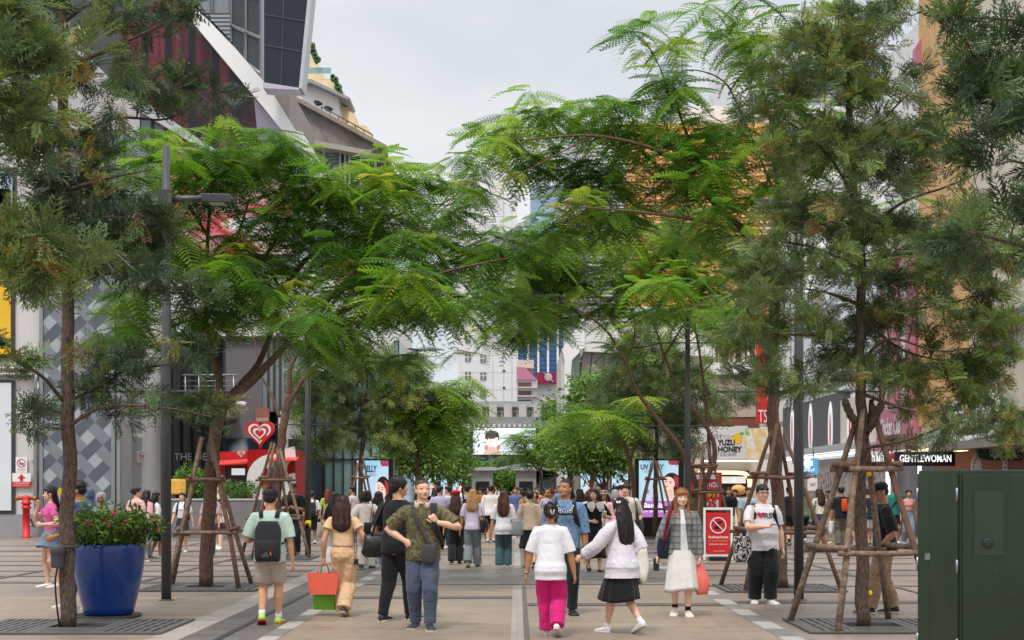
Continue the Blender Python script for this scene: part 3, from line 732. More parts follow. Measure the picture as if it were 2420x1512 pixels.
def backpack_geo(f, w=.17, d=.075, z0=.56, z1=.80, y=-.075):
    mb = MB(); rings = []
    for t in np.linspace(0, 1, 11):
        z = z0+(z1-z0)*t; k = 1-.28*max((t-.7)/.3, 0)**2-.12*max((.15-t)/.15, 0)**2; dd = d*(1-.45*t**2.0)*(1-.25*max((.12-t)/.12, 0))
        rings.append(ering(f.up((0, y-dd/2, z))-Vector((0, 0, 0)), w/2*k, dd/2+.004, 22, sq=.6))
    mb.smooth = True; mb.loft(rings)
    rings = [ering(f.up((0, y-d*.9, z0+(z1-z0)*t)), w*.36*(1-.2*abs(2*(t-.25)/.5-0)**3 if False else 1), d*.22*math.sin(math.pi*min(max((t-.06)/.5, .08), .95)), 18, sq=.6) for t in np.linspace(.08, .54, 6)]
    mb.loft(rings)
    return mb
def straps(mb, f, w=.022, th=.006, front=True, e=.022, top=.838):
    for s in (1, -1):
        x = s*.062*f.b
        pts = [f.up((x*.9, -.072, .79)), f.up((x, -.052, .825+.002)), f.up((x*1.02, -.012, .846-.004)), f.up((x*1.05, .035, .822)), f.up((x*1.1, .066+e*.45, .76)), f.up((x*1.35, .06+e*.3, .69)), f.up((s*.108*f.b, .012, .63)), f.up((s*.09*f.b, -.055, .60))]
        ribbon(mb, pts, w, th, Vector((1, 0, 0)))
    return mb
def ribbon(mb, pts, w, th, side):
    rings = []; side = Vector(side)
    for i, p in enumerate(pts):
        d = (Vector(pts[min(i+1, len(pts)-1)])-Vector(pts[max(i-1, 0)])).normalized()
        u = (side-d*side.dot(d)); u = u.normalized() if u.length > .05 else Vector((0, 1, 0)).cross(d).normalized()
        v = d.cross(u); p = Vector(p)
        rings.append([p+u*w/2+v*th/2, p-u*w/2+v*th/2, p-u*w/2-v*th/2, p+u*w/2-v*th/2])
    mb.loft(rings); return mb
def smooth_path(pts, n=6):
    pts = [Vector(p) for p in pts]; out = []
    for i in range(len(pts)-1):
        p0, p1, p2, p3 = pts[max(i-1, 0)], pts[i], pts[i+1], pts[min(i+2, len(pts)-1)]
        for k in range(n):
            t = k/n; out.append(.5*((2*p1)+(p2-p0)*t+(2*p0-5*p1+4*p2-p3)*t*t+(3*p1-p0-3*p2+p3)*t**3))
    return out+[pts[-1]]
def decal(info, garment, s, o, size, mat, back=False, width=None, name='print', off=.004):
    """lettering pressed onto the chest or back of a garment: projected onto its cloth"""
    g = info['parts'][garment]; me = g.data
    bvh = BVHTree.FromPolygons([v.co for v in me.vertices], [tuple(p.vertices) for p in me.polygons])
    mb = MB()
    if callable(s): s(mb)
    else:
        add_text(mb, s, Vector((0, 0, 0)), size, (1, 0, 0), (0, 0, 1), 0, width, bold=.02)
    Hh = info['H']; vs = []
    for v in mb.v:
        x = v[0] if back else -v[0]; z = v[2]
        org = Vector((o[0]*Hh+x, (-1 if back else 1)*1.0, o[1]*Hh+z)); hit = bvh.ray_cast(org, Vector((0, 1 if back else -1, 0)))
        y = hit[0].y if hit[0] else 0
        vs.append((org.x, y+(-off if back else off), org.z))
    mb.v = vs
    return mb.build(name, mat, g, fix=False)
# ---------------------------------------------------------------- leaves (numpy instancing into one crown mesh)
def leaf_mat(name, stops, rough=.45, trans=.4):
    t = NT(name); a = t.n('ShaderNodeAttribute'); a.attribute_name = 'tone'
    c = t.ramp(a.outputs['Fac'], stops); t.col(c); t.v(t.b, Roughness=rough); t.b.inputs['Specular IOR Level'].default_value = .3
    tr = t.n('ShaderNodeBsdfTranslucent'); t.l(t.mix(.6, c, (1.25, 1.15, .4, 1), 'MULTIPLY'), tr.inputs[0])
    mx = t.n('ShaderNodeMixShader'); mx.inputs[0].default_value = trans; t.l(t.b.outputs[0], mx.inputs[1]); t.l(tr.outputs[0], mx.inputs[2]); t.l(mx.outputs[0], t.out.inputs[0]); return t.m
M_legume = leaf_mat('feathery_leaf', [(0, srgb(46, 86, 34)), (.4, srgb(90, 138, 50)), (.75, srgb(142, 182, 68)), (1, srgb(206, 204, 92))], .38, .52)
M_silky = leaf_mat('silky_oak_leaf', [(0, srgb(56, 76, 54)), (.4, srgb(94, 115, 82)), (.72, srgb(124, 140, 84)), (.9, srgb(154, 188, 98)), (1, srgb(148, 114, 76))], .5, .3)
M_silky_d = leaf_mat('bluish_silky_oak_leaf', [(0, srgb(46, 64, 48)), (.5, srgb(80, 104, 76)), (.85, srgb(122, 150, 94)), (1, srgb(158, 186, 104))], .5, .3)
M_silky_k = leaf_mat('dark_silky_oak_leaf', [(0, srgb(40, 58, 44)), (.4, srgb(76, 98, 72)), (.72, srgb(106, 126, 74)), (.9, srgb(142, 182, 92)), (1, srgb(126, 98, 66))], .5, .3)
M_round = leaf_mat('glossy_leaf', [(0, srgb(50, 88, 34)), (.5, srgb(96, 142, 52)), (1, srgb(156, 186, 82))], .35, .3)
M_round_l = leaf_mat('pale_leaf', [(0, srgb(52, 86, 34)), (.5, srgb(92, 134, 52)), (.97, srgb(140, 170, 78)), (1, srgb(206, 170, 60))], .4, .35)
M_bark = NT('bark'); _v = M_bark.coord('Object', (1, 1, .4)); _n = M_bark.noise(_v, 42, 5, .65)
M_bark.col(M_bark.ramp(_n, [(.28, srgb(46, 35, 29)), (.5, srgb(90, 73, 61)), (.75, srgb(128, 108, 92))])); M_bark.v(M_bark.b, Roughness=.9); M_bark.bump(_n, .8, .02); M_bark = M_bark.m
M_bark2 = NT('brown_bark'); _v = M_bark2.coord('Object', (1, 1, .5)); _n = M_bark2.noise(_v, 30, 5, .65)
M_bark2.col(M_bark2.ramp(_n, [(.28, srgb(58, 42, 34)), (.5, srgb(98, 74, 60)), (.75, srgb(134, 104, 84))])); M_bark2.v(M_bark2.b, Roughness=.85); M_bark2.bump(_n, 0.6, .015); M_bark2 = M_bark2.m
def frond_tpl(pairs=11, L=1., pl=.30, leaflets=5, droop=.28):
    """feathery double leaf: a rachis along +x, drooping, with pinnae of small leaflets"""
    V, Fc = [], []
    def rz(x): return -droop*x*x
    def quad(a, b, c, d): o = len(V); V.extend([a, b, c, d]); Fc.append((o, o+1, o+2, o+3))
    for k in range(6):
        x0, x1 = k/6*L, (k+1)/6*L; w = .008*(1-k/8); quad((x0, -w, rz(x0)), (x1, -w, rz(x1)), (x1, w, rz(x1)), (x0, w, rz(x0)))
    for i in range(pairs):
        x = (.16+.84*i/(pairs-1))*L; ln = pl*math.sin(math.pi*(.22+.68*i/(pairs-1)))**.8
        if i == pairs-1: ln *= .8
        for s in (1, -1):
            fw = .45+.75*(i/(pairs-1))**2; n = math.hypot(1, fw); dy, dx = s/n, fw/n
            for j in range(leaflets):
                t0 = (.06+.94*j/leaflets)*ln; t1 = t0+ln/leaflets*.82; sag = .9
                c0 = np.array((x+dx*t0, dy*t0, rz(x)-sag*t0*t0*1.2-.02*t0)); c1 = np.array((x+dx*t1, dy*t1, rz(x)-sag*t1*t1*1.2-.02*t1))
                px_, py_ = -dy, dx; w = .041*(1-.45*abs(j/leaflets-.35))
                for q in (1, -1):
                    o = len(V); tip = (c0*.25+c1*.75)+np.array((px_*q*w, py_*q*w, -.006)); tip2 = (c0*.75+c1*.25)+np.array((px_*q*w*.85, py_*q*w*.85, -.004))
                    V.extend([tuple(c0), tuple(c1), tuple(tip), tuple(tip2)]); Fc.append((o, o+1, o+2, o+3))
    return np.array(V), np.array(Fc)
def silky_tpl(pairs=6, seed=0):
    """deeply cut silky-oak leaf: narrow lobes on a midrib, as quads"""
    V, Fc = [], []; r = random.Random(seed)
    def lobe(b, d, ln, w, up):
        o = len(V); b = np.array(b); d = np.array(d); p = np.array((-d[1], d[0], 0)); m = b+d*ln*.5+np.array((0, 0, up*.6)); e = b+d*ln+np.array((0, 0, up))
        V.extend([tuple(b), tuple(m+p*w), tuple(e), tuple(m-p*w)]); Fc.append((o, o+1, o+2, o+3))
    lobe((0, 0, 0), (1, 0, 0), 1., .02, -.12)
    for i in range(pairs):
        x = .14+.78*i/(pairs-1); ln = (.44-.26*abs(i/(pairs-1)-.35))*r.uniform(.85, 1.15)
        for s in (1, -1):
            a = R(r.uniform(34, 50)); dd = (math.cos(a), s*math.sin(a), 0); z = -.12*x*x
            lobe((x, 0, z), dd, ln, .029, r.uniform(-.08, .04))
            if i < pairs-1:
                bx_ = (x+dd[0]*ln*.45, dd[1]*ln*.45, z); a2 = R(14); lobe(bx_, (math.cos(a2), s*math.sin(a2), 0), ln*.5, .021, r.uniform(-.04, .03))
    return np.array(V), np.array(Fc)
def ovate_tpl():
    V = [(0, 0, 0), (.35, .2, -.03), (.75, .16, -.05), (1, 0, -.12), (.75, -.16, -.05), (.35, -.2, -.03)]
    return np.array(V), np.array([(0, 1, 2, 3), (0, 3, 4, 5)])
def orient(d, roll, rs=None):
    """n x 3 directions -> n rotation matrices whose x axis is d and z axis as upward as it can be, rolled"""
    d = d/np.linalg.norm(d, axis=1, keepdims=True); up = np.tile(np.array([0, 0, 1.]), (len(d), 1))
    up[np.abs(d[:, 2]) > .97] = (1, 0, 0)
    y = np.cross(up, d); y /= np.linalg.norm(y, axis=1, keepdims=True); z = np.cross(d, y)
    c, s = np.cos(roll)[:, None], np.sin(roll)[:, None]; y2 = y*c+z*s; z2 = -y*s+z*c
    return np.stack([d, y2, z2], axis=2)
def leaves_mesh(name, tpls, pos, dirs, scale, roll, tone, m, pick=None, jit=.06, npr=None):
    npr = npr or np.random.default_rng(3)
    Vs, Fs, Ts = [], [], []; off = 0; pick = pick if pick is not None else npr.integers(0, len(tpls), len(pos))
    for k, (V, Fc) in enumerate(tpls):
        ix = np.nonzero(pick == k)[0]
        if not len(ix): continue
        Rm = orient(dirs[ix], roll[ix]); P_ = np.einsum('nij,vj->nvi', Rm, V)*scale[ix][:, None, None]+pos[ix][:, None, :]
        n, v = len(ix), len(V); Vs.append(P_.reshape(-1, 3)); Fs.append((Fc[None]+(np.arange(n)*v)[:, None, None]).reshape(-1, Fc.shape[1])+off); off += n*v
        tt = np.repeat(tone[ix], len(Fc))+npr.normal(0, jit, n*len(Fc)); Ts.append(tt)
    V = np.vstack(Vs); Fc = np.vstack(Fs); T = np.clip(np.concatenate(Ts), 0, 1)
    me = bpy.data.meshes.new(name); nf, k = Fc.shape
    me.vertices.add(len(V)); me.vertices.foreach_set('co', V.astype(np.float32).ravel())
    me.loops.add(nf*k); me.loops.foreach_set('vertex_index', Fc.astype(np.int32).ravel())
    me.polygons.add(nf); me.polygons.foreach_set('loop_start', np.arange(0, nf*k, k, dtype=np.int32))
    me.update(calc_edges=True); at = me.attributes.new('tone', 'FLOAT', 'FACE'); at.data.foreach_set('value', T.astype(np.float32)); me.materials.append(m)
    return me
T_FROND = [frond_tpl(11, droop=.4), frond_tpl(10, droop=.85), frond_tpl(12, droop=.62)]
T_FROND_LO = [frond_tpl(8, leaflets=3, droop=.45), frond_tpl(8, leaflets=3, droop=.8)]
T_SILKY = [silky_tpl(6, 1), silky_tpl(5, 2), silky_tpl(7, 3)]
T_SILKY_LO = [silky_tpl(4, 1), silky_tpl(4, 2)]
T_OV = [ovate_tpl()]
class Tree:
    """branches are tubes through measured points; twigs run from the nearest limb to every leaf tuft"""
    def __init__(s, key, base, label, group, name='street_tree', cat='tree', seed=1, dens=1., clump=0, cr=.16):
        s.base = Vector(base); s.Y = base[1]; s.r = random.Random(seed); s.npr = np.random.default_rng(seed)
        s.root = thing(name, base, label, cat, group); s.mb = MB(); s.limbs = []; s.tufts = []; s.dens = dens; s.clump = clump; s.cr = cr
    def p(s, px, py, dy=0.): return P(px, py, s.Y+dy)-s.base
    def limb(s, pts, r0, r1, n=8, world=False):
        q = [Vector(p) if world else s.p(*p) for p in pts]; q = smooth_path(q, 5); m = len(q)
        rad = [r0+(r1-r0)*(i/(m-1))**.8 for i in range(m)]
        q = [v+Vector((s.r.uniform(-1, 1), s.r.uniform(-1, 1), 0))*min(rad[i]*.25, .02)*(0 < i < m-1) for i, v in enumerate(q)]
        s.mb.tube(q, rad, n); s.limbs += [(v, rad[i]) for i, v in enumerate(q)]; return q
    def near(s, v):
        best = min(s.limbs, key=lambda l: (l[0]-v).length+(.35*max(l[0].z-v.z, 0))); return best
    def cluster(s, px, py, rx, ry, n, dy=0., rd=None, flat=.6):
        c = s.p(px, py, dy); k = (s.Y+dy)/F; rx, ry = rx*k, ry*k; rd = rd if rd is not None else (rx+ry)*.55
        n = max(2, round(n*s.dens)); sub = None
        for q in range(n):
            while True:
                u = Vector((s.r.uniform(-1, 1), s.r.uniform(-1, 1), s.r.uniform(-1, 1)))
                if u.length < 1: break
            v = c+Vector((u.x*rx, u.y*rd, u.z*ry))
            if s.clump:
                if q % s.clump == 0 or sub is None: sub = v
                else: v = sub+Vector((s.r.gauss(0, 1), s.r.gauss(0, 1), s.r.gauss(0, .55)))*s.cr
            s.tufts.append((v, c))
    def twigs(s, r0=.012, r1=.004, n=4, nmax=9e9):
        for i, (t, c) in enumerate(s.tufts):
            if i > nmax: break
            a, ra = s.near(t); d = t-a
            if d.length < .05: continue
            mid = a+d*.5+Vector((s.r.uniform(-.08, .08), s.r.uniform(-.08, .08), -.06*d.length+s.r.uniform(-.05, .05)))*min(d.length, 1.)
            rr = min(r0*(.6+.5*min(d.length, 2)), ra*.8); s.mb.tube([a, mid, t], [rr, rr*.7, r1], n, False)
            if s.clump and i % s.clump == 0: s.limbs += [(mid, rr*.8), (t, r1*1.2)]
    def frond_crown(s, per=(5, 8), L=(.42, .68), m=None, tpl=None, tone=(.15, .75), young=.12, el=(-.45, .5)):
        pos, d, sc, ro, to = [], [], [], [], []; r = s.r
        for t, c in s.tufts:
            n = r.randint(*per); a0 = r.uniform(0, 6.28); tn = r.uniform(*tone); yg = r.random() < young
            for k in range(n):
                a = a0+6.283*k/n+r.uniform(-.35, .35); e = r.uniform(*el); pos.append(t+Vector((0, 0, r.uniform(-.06, .02)))); d.append((math.cos(a)*math.cos(e), math.sin(a)*math.cos(e), math.sin(e)))
                sc.append(r.uniform(*L)*(.7 if yg else 1)); ro.append(r.uniform(-.4, .4)); to.append(min(1, tn+r.uniform(-.1, .1)+(.35 if yg else 0)))
        me = leaves_mesh('crown', tpl or T_FROND, np.array(pos), np.array(d), np.array(sc), np.array(ro), np.array(to), m or M_legume, npr=s.npr)
        return link('crown', me, s.root)
    def silky_crown(s, per=(10, 15), L=(.18, .3), m=None, tpl=None, tone=(.08, .7), young=.1, brown=.06, droop=.25):
        pos, d, sc, ro, to = [], [], [], [], []; r = s.r
        for t, c in s.tufts:
            n = r.randint(*per); a, _ = s.near(t); ax = (t-a).normalized() if (t-a).length > .02 else Vector((0, 0, 1)); ax = (ax+Vector((0, 0, r.uniform(-droop*1.4, .5)))).normalized()
            tn = r.uniform(*tone); yg = r.random() < young; bw = r.random() < brown; ln = r.uniform(.1, .34)
            for k in range(n):
                u = Vector((r.gauss(0, 1), r.gauss(0, 1), r.gauss(0, 1))); u = (u-ax*u.dot(ax)).normalized(); f = k/n
                dd = (ax*r.uniform(.25, 1.0)+u*r.uniform(.5, 1.)+Vector((0, 0, -droop*r.random()))).normalized()
                pos.append(t-ax*ln*(1-f)); d.append(dd); sc.append(r.uniform(*L)*(1-.3*f*yg)); ro.append(r.uniform(-1.2, 1.2))
                to.append(1. if bw else min(.97, tn+r.uniform(-.12, .12)+(.45*f if yg else 0)))
        me = leaves_mesh('crown', tpl or T_SILKY, np.array(pos), np.array(d), np.array(sc), np.array(ro), np.array(to), m or M_silky, npr=s.npr)
        return link('crown', me, s.root)
    def leaf_crown(s, per=(14, 20), L=(.07, .12), spread=.16, m=None, tone=(.05, .8)):
        pos, d, sc, ro, to = [], [], [], [], []; r = s.r
        for t, c in s.tufts:
            tn = r.uniform(*tone); out = (t-c); out = out.normalized() if out.length > .01 else Vector((0, 0, 1))
            for k in range(r.randint(*per)):
                pos.append(t+Vector((r.gauss(0, spread), r.gauss(0, spread), r.gauss(0, spread*.8)))); d.append((out*.6+Vector((r.gauss(0, .7), r.gauss(0, .7), r.gauss(-.1, .5)))).normalized())
                sc.append(r.uniform(*L)); ro.append(r.uniform(-1, 1)); to.append(max(0, tn+r.uniform(-.15, .2)) if r.random() > .004 else 1.)
        me = leaves_mesh('crown', T_OV, np.array(pos), np.array(d), np.array(sc), np.array(ro), np.array(to), m or M_round, npr=s.npr)
        return link('crown', me, s.root)
    def done(s, m=None): return s.mb.build('trunk', m or M_bark2, s.root, fix=False)
# ---------------------------------------------------------------- timber props round the young trees
M_pole = NT('weathered_timber'); _v = M_pole.coord('Object'); _n = M_pole.noise(_v, 14, 5, .7)
M_pole.col(M_pole.ramp(_n, [(.25, srgb(70, 52, 42)), (.5, srgb(126, 104, 86)), (.75, srgb(172, 152, 132))])); M_pole.v(M_pole.b, Roughness=.85); M_pole.bump(_n, .5, .01); M_pole = M_pole.m
M_pole2 = pm('reddish_timber', srgb(112, 84, 68), .85, .3, 14, .4)
def props(base, where, z_apex=2.45, spread=.9, zbars=(.95, 1.82), seed=1, rot=0., legs=4, n_sides=4, r=.036, m=None, bands=True):
    t = thing('tree_support', base, f'propped timber poles lashed round the {where}', 'tree support', 'timber tree supports', rz=rot)
    rr = random.Random(seed); feet = []; m = m or M_pole
    for i in range(legs):
        a = 2*math.pi*(i+.5)/legs; fx, fy = math.cos(a)*spread*1.2, math.sin(a)*spread*1.2; tx, ty = math.cos(a+.3)*.1, math.sin(a+.3)*.1
        fx *= rr.uniform(.85, 1.1); fy *= rr.uniform(.85, 1.1)
        p0 = Vector((fx, fy, .0)); p1 = Vector((tx, ty, z_apex*rr.uniform(.93, 1.06))); feet.append((p0, p1))
        mid = [p0.lerp(p1, k)+Vector((rr.uniform(-.012, .012), rr.uniform(-.012, .012), 0)) for k in (.3, .6, .85)]
        mb = MB(); mb.tube([p0]+mid+[p1], [r*1.08, r*1.05, r, r*.95, r*.85], 8); mb.build('pole', m if rr.random() < .7 else M_pole2, t, fix=False)
    for zb in zbars:
        for i in range(n_sides):
            (a0, a1), (b0, b1) = feet[i], feet[(i+1) % legs]; ka, kb = zb/a1.z, zb/b1.z
            pa, pb = a0.lerp(a1, ka), b0.lerp(b1, kb); d = (pb-pa).normalized(); off = Vector((d.y, -d.x, 0))*r*1.5; o2 = Vector((0, 0, (.03 if i % 2 else -.03)))
            mb = MB(); e = rr.uniform(.05, .16); mb.tube([pa-d*e+off+o2, (pa+pb)/2+off+o2+Vector((0, 0, rr.uniform(-.015, .015))), pb+d*e+off+o2], [r*.85, r*.9, r*.8], 8); mb.build('crossbar', m if rr.random() < .6 else M_pole2, t, fix=False)
    return t
GRP = 'street trees along the plaza'
def gy(py): return EYE*F/(py-CY)
# ---- silky oak in front at the left
b = G(160, 1485); t = Tree('T1', b, 'dark fine-leaved tree with a straight trunk beside the big blue planter', GRP, seed=11, dens=.6, clump=4, cr=.17)
t.limb([(160, 1485), (160, 1250), (163, 1000), (160, 700), (150, 350), (146, 150), (150, -120), (152, -260)], .098, .046, 12)
for L in ([(160, 960), (100, 890, -.3), (30, 850, -.5), (-40, 830, -.7)], [(160, 950), (260, 900, .2), (290, 880, .3), (470, 850, .5)], [(160, 1010), (250, 960, -.3), (400, 965, -.4), (500, 985, -.4)], [(160, 690), (250, 590, .4), (330, 640, .5), (430, 690, .5)],
          [(150, 350), (90, 300, -.4), (20, 360, -.6), (-60, 380, -.8)], [(150, 340), (270, 280, .3), (400, 280, .4), (500, 215, .4)], [(148, 160), (250, 120, -.2), (380, 60, -.3), (450, 30, -.3)], [(148, 150), (60, 120, .4), (-30, 60, .5)], [(155, 520), (60, 560, .3), (-30, 640, .4)],
          [(152, 450), (260, 420, -.4), (360, 400, -.6)], [(150, 50), (240, -10), (340, -60)], [(160, 980), (90, 960, .2), (30, 990, .3)], [(158, 600), (230, 520, -.2), (330, 520, -.3), (400, 540, -.3)]):
    t.limb(L, .028, .007, 6)
for c in ((160, 20, 220, 80, 60), (320, 40, 110, 46, 22), (420, 70, 60, 36, 10), (50, 140, 120, 80, 30), (210, 180, 120, 60, 34), (390, 205, 80, 26, 14), (485, 210, 42, 20, 10), (120, 290, 140, 70, 40), (260, 290, 80, 50, 18), (210, 400, 150, 60, 40), (300, 430, 60, 45, 12), (110, 480, 110, 60, 26), (260, 520, 130, 60, 34), (340, 530, 40, 30, 5),
          (200, 600, 130, 50, 28), (330, 620, 110, 50, 22), (420, 685, 70, 36, 12), (90, 560, 90, 50, 16), (100, 870, 60, 30, 9), (50, 960, 80, 50, 14), (260, 830, 60, 50, 12), (270, 890, 60, 40, 12), (440, 815, 60, 32, 10), (350, 855, 80, 26, 10), (380, 950, 110, 36, 20), (480, 965, 40, 30, 8), (230, 925, 50, 30, 8), (20, 820, 40, 30, 6), (350, 560, 80, 40, 10), (60, 420, 80, 60, 12), (180, 540, 100, 50, 12), (360, 650, 60, 30, 6)):
    t.cluster(*c, rd=.8)
t.twigs(.011); t.silky_crown(m=M_silky_k, tone=(.08, .72), brown=.08, young=.14); t.done(M_bark)
# ---- foliage of two nearer silky oaks that stand just outside the frame
t = Tree('N1', (-5.6, 10.0, 0), 'nearest silky oak whose pale leaf sprays enter at the left edge', GRP, seed=21, clump=4, cr=.13)
t.limb([(-660, 2002), (-655, 1500), (-660, 900), (-640, 300), (-645, -200)], .12, .05, 10)
for L in ([(-655, 260), (-300, 180), (-30, 180), (120, 140)], [(-655, 420), (-300, 330), (60, 300)], [(-655, 800), (-300, 640), (60, 570)], [(-655, 860), (-260, 700), (40, 640)], [(-655, 100), (-300, 40), (-20, 50)]): t.limb(L, .03, .008, 6)
for c in ((10, 40, 60, 45, 9), (90, 110, 80, 42, 13), (10, 190, 60, 60, 12), (90, 265, 80, 32, 9), (20, 300, 60, 40, 8), (80, 580, 80, 42, 12), (20, 640, 70, 60, 12), (60, 520, 70, 36, 7), (-200, 200, 150, 120, 20), (-250, 600, 150, 120, 20), (-500, 400, 200, 300, 40), (-550, 0, 260, 200, 40)): t.cluster(*c, rd=.35)
t.twigs(.01); t.silky_crown(tone=(.3, .75), young=.4, brown=.02); t.done(M_bark)
t = Tree('N2', (5.75, 10.4, 0), 'nearest silky oak whose dark bluish sprays enter at the right edge', GRP, seed=22, clump=4, cr=.14, dens=.5)
t.limb([(3080, 1982), (3085, 1500), (3075, 900), (3080, 300), (3070, -250)], .12, .05, 10)
for L in ([(3078, 500), (2760, 350), (2500, 260), (2300, 130)], [(3078, 620), (2760, 520), (2560, 420), (2390, 380)], [(3078, 800), (2700, 660), (2480, 600), (2280, 545)], [(3078, 260), (2800, 120), (2500, 60), (2300, 40)], [(3078, 420), (2750, 300), (2500, 260), (2280, 240)]): t.limb(L, .032, .008, 6)
for c in ((2290, 50, 80, 55, 16), (2390, 40, 50, 50, 10), (2310, 150, 90, 55, 18), (2400, 150, 40, 60, 10), (2270, 240, 60, 30, 8), (2360, 280, 80, 60, 18), (2400, 390, 50, 60, 12), (2330, 340, 50, 40, 8), (2310, 545, 60, 42, 10), (2390, 560, 50, 50, 9), (2420, 480, 40, 60, 7), (2650, 300, 200, 240, 40), (2850, 100, 250, 300, 50)): t.cluster(*c, rd=.5)
t.twigs(.01); t.silky_crown(m=M_silky_d, tone=(.1, .8), young=.22, brown=0); t.done(M_bark)
# ---- feathery tree on the left
b = G(487, 1387); t = Tree('T2', b, 'broad feathery tree with a low forked trunk beside the left lamp post', GRP, 'flame_tree', seed=31, dens=.82, clump=3, cr=.3)
t.limb([(487, 1387), (495, 1200), (505, 1060), (522, 960)], .118, .10, 14)
t.limb([(522, 965), (515, 880), (490, 790), (488, 680), (492, 540), (505, 420)], .075, .02)
t.limb([(522, 970), (590, 905, -.1), (650, 845, -.2), (720, 780, -.4), (850, 715, -.8), (960, 675, -1), (1060, 640, -1.2), (1200, 610, -1.4)], .082, .014, 10)
t.limb([(540, 940), (610, 860, .3), (650, 760, .5), (665, 690, .6), (620, 620, .8), (560, 560, 1)], .066, .014, 10)
t.limb([(665, 690, .6), (740, 600, .8), (860, 545, 1), (960, 500, 1.2)], .05, .012)
t.limb([(740, 770, -.4), (800, 680, -.6), (900, 590, -1), (1010, 530, -1.3)], .045, .012)
t.limb([(518, 890), (470, 760, -.5), (400, 660, -.9), (330, 620, -1.2)], .04, .012)
t.limb([(490, 700), (560, 560, .5), (600, 430, .8)], .03, .01); t.limb([(492, 560), (430, 460, -.5), (380, 390, -.8)], .03, .01)
t.limb([(850, 715, -.8), (930, 745, -1.2), (1030, 770, -1.5)], .03, .01)
t.limb([(620, 620, .8), (700, 500, 1.2), (790, 460, 1.4)], .03, .01)
for c in ((430, 335, 120, 34, 20), (600, 345, 110, 38, 20), (390, 420, 90, 50, 13), (520, 430, 90, 50, 14), (640, 450, 120, 60, 20), (760, 460, 100, 60, 18), (880, 430, 90, 50, 16), (970, 470, 110, 70, 20), (1060, 450, 80, 50, 12), (480, 560, 150, 70, 22), (330, 570, 90, 60, 12), (290, 690, 70, 50, 12), (420, 700, 110, 60, 16), (640, 620, 150, 80, 26), (800, 580, 130, 80, 24),
          (950, 600, 130, 80, 24), (1080, 590, 110, 80, 20), (1170, 620, 80, 60, 12), (1000, 720, 130, 70, 22), (860, 750, 110, 60, 18), (720, 760, 100, 50, 14), (920, 820, 80, 30, 6), (330, 790, 50, 36, 6), (440, 800, 60, 30, 6), (560, 740, 90, 50, 11), (1230, 690, 60, 50, 8), (700, 540, 110, 60, 16), (850, 660, 120, 60, 16), (560, 650, 120, 60, 14), (260, 760, 50, 40, 7), (250, 640, 40, 40, 6), (700, 420, 70, 50, 12), (480, 380, 110, 40, 14), (820, 520, 110, 60, 14), (640, 720, 90, 50, 10), (800, 800, 80, 40, 9), (720, 770, 80, 40, 8, -1.4), (850, 700, 80, 46, 8, -1.8), (960, 690, 90, 46, 9, -2), (1060, 650, 80, 50, 8, -2.2), (640, 700, 80, 50, 8, -1.)):
    t.cluster(*c, rd=1.5)
t.twigs(.010, .003); t.frond_crown(tone=(.12, .7), young=.2); t.done()
# ---- second feathery tree on the left, in its own prop
b = G(652, 1318); t = Tree('T3', b, 'slimmer feathery tree with forked pale branches behind the left pair of props', GRP, 'flame_tree', seed=32, dens=.66, clump=3, cr=.3)
t.limb([(650, 1318), (652, 1200), (662, 1080), (672, 1000), (682, 930)], .12, .09, 12)
t.limb([(678, 960), (715, 900), (760, 850), (800, 800, -.4), (880, 700, -.6)], .07, .015); t.limb([(682, 935), (690, 860), (730, 800, .4), (800, 700, .6), (900, 600, .8)], .07, .015)
t.limb([(660, 985), (640, 930, .2), (615, 880, .3), (600, 800, .5), (560, 700, 1)], .045, .012); t.limb([(690, 860), (650, 760, .5), (700, 620, 1)], .03, .01)
t.limb([(880, 700, -.6), (1000, 640, -1), (1120, 560, -1)], .02, .008); t.limb([(900, 600, .8), (1040, 500, 1), (1110, 420, 1)], .025, .008); t.limb([(1000, 640, -1), (1150, 600, -1.2), (1260, 560, -1.4)], .02, .008)
for c in ((800, 700, 130, 80, 16), (950, 640, 130, 80, 16), (1100, 420, 50, 40, 12), (1050, 520, 90, 60, 14), (1260, 560, 70, 50, 18), (1150, 560, 70, 40, 7), (700, 640, 130, 80, 14), (1140, 690, 70, 40, 7)): t.cluster(*c, rd=1.6)
t.twigs(.010, .003); t.frond_crown(tone=(.02, .5), young=.06, L=(.45, .65)); t.done()
# ---- feathery trees on the right
b = G(1838, 1390); t = Tree('R2', b, 'tall feathery tree with a long limb reaching left over the plaza on the right side', GRP, 'flame_tree', seed=41, dens=.84, clump=3, cr=.3)
t.limb([(1848, 1390), (1838, 1200), (1830, 1000), (1826, 850), (1832, 700), (1826, 600)], .115, .085, 14)
t.limb([(1830, 800), (1770, 720, -.1), (1768, 670, -.1), (1800, 590, -.1)], .09, .06, 10)
t.limb([(1810, 640), (1760, 550, -.3), (1690, 480, -.6), (1620, 400, -.8), (1540, 350, -1), (1400, 320, -1.3), (1250, 330, -1.6)], .075, .012, 10)
t.limb([(1828, 620), (1840, 480, .3), (1830, 330, .5), (1800, 200, .7), (1770, 110, .8)], .06, .012)
t.limb([(1690, 480, -.6), (1640, 360, -.2), (1600, 250, 0), (1590, 180, .2)], .035, .01); t.limb([(1590, 260, 0), (1560, 160, .1), (1520, 90, .1)], .02, .006)
t.limb([(1760, 550, -.3), (1650, 520, -1), (1500, 500, -1.4), (1380, 490, -1.6)], .04, .01); t.limb([(1840, 480, .3), (1740, 240, .2), (1700, 185, .1), (1640, 165, .1), (1600, 175, .1)], .022, .006)
t.limb([(1835, 520), (1890, 420, .8), (1900, 300, 1)], .03, .01); t.limb([(1800, 200, .7), (1750, 90, .5), (1730, 40, .5)], .02, .006)
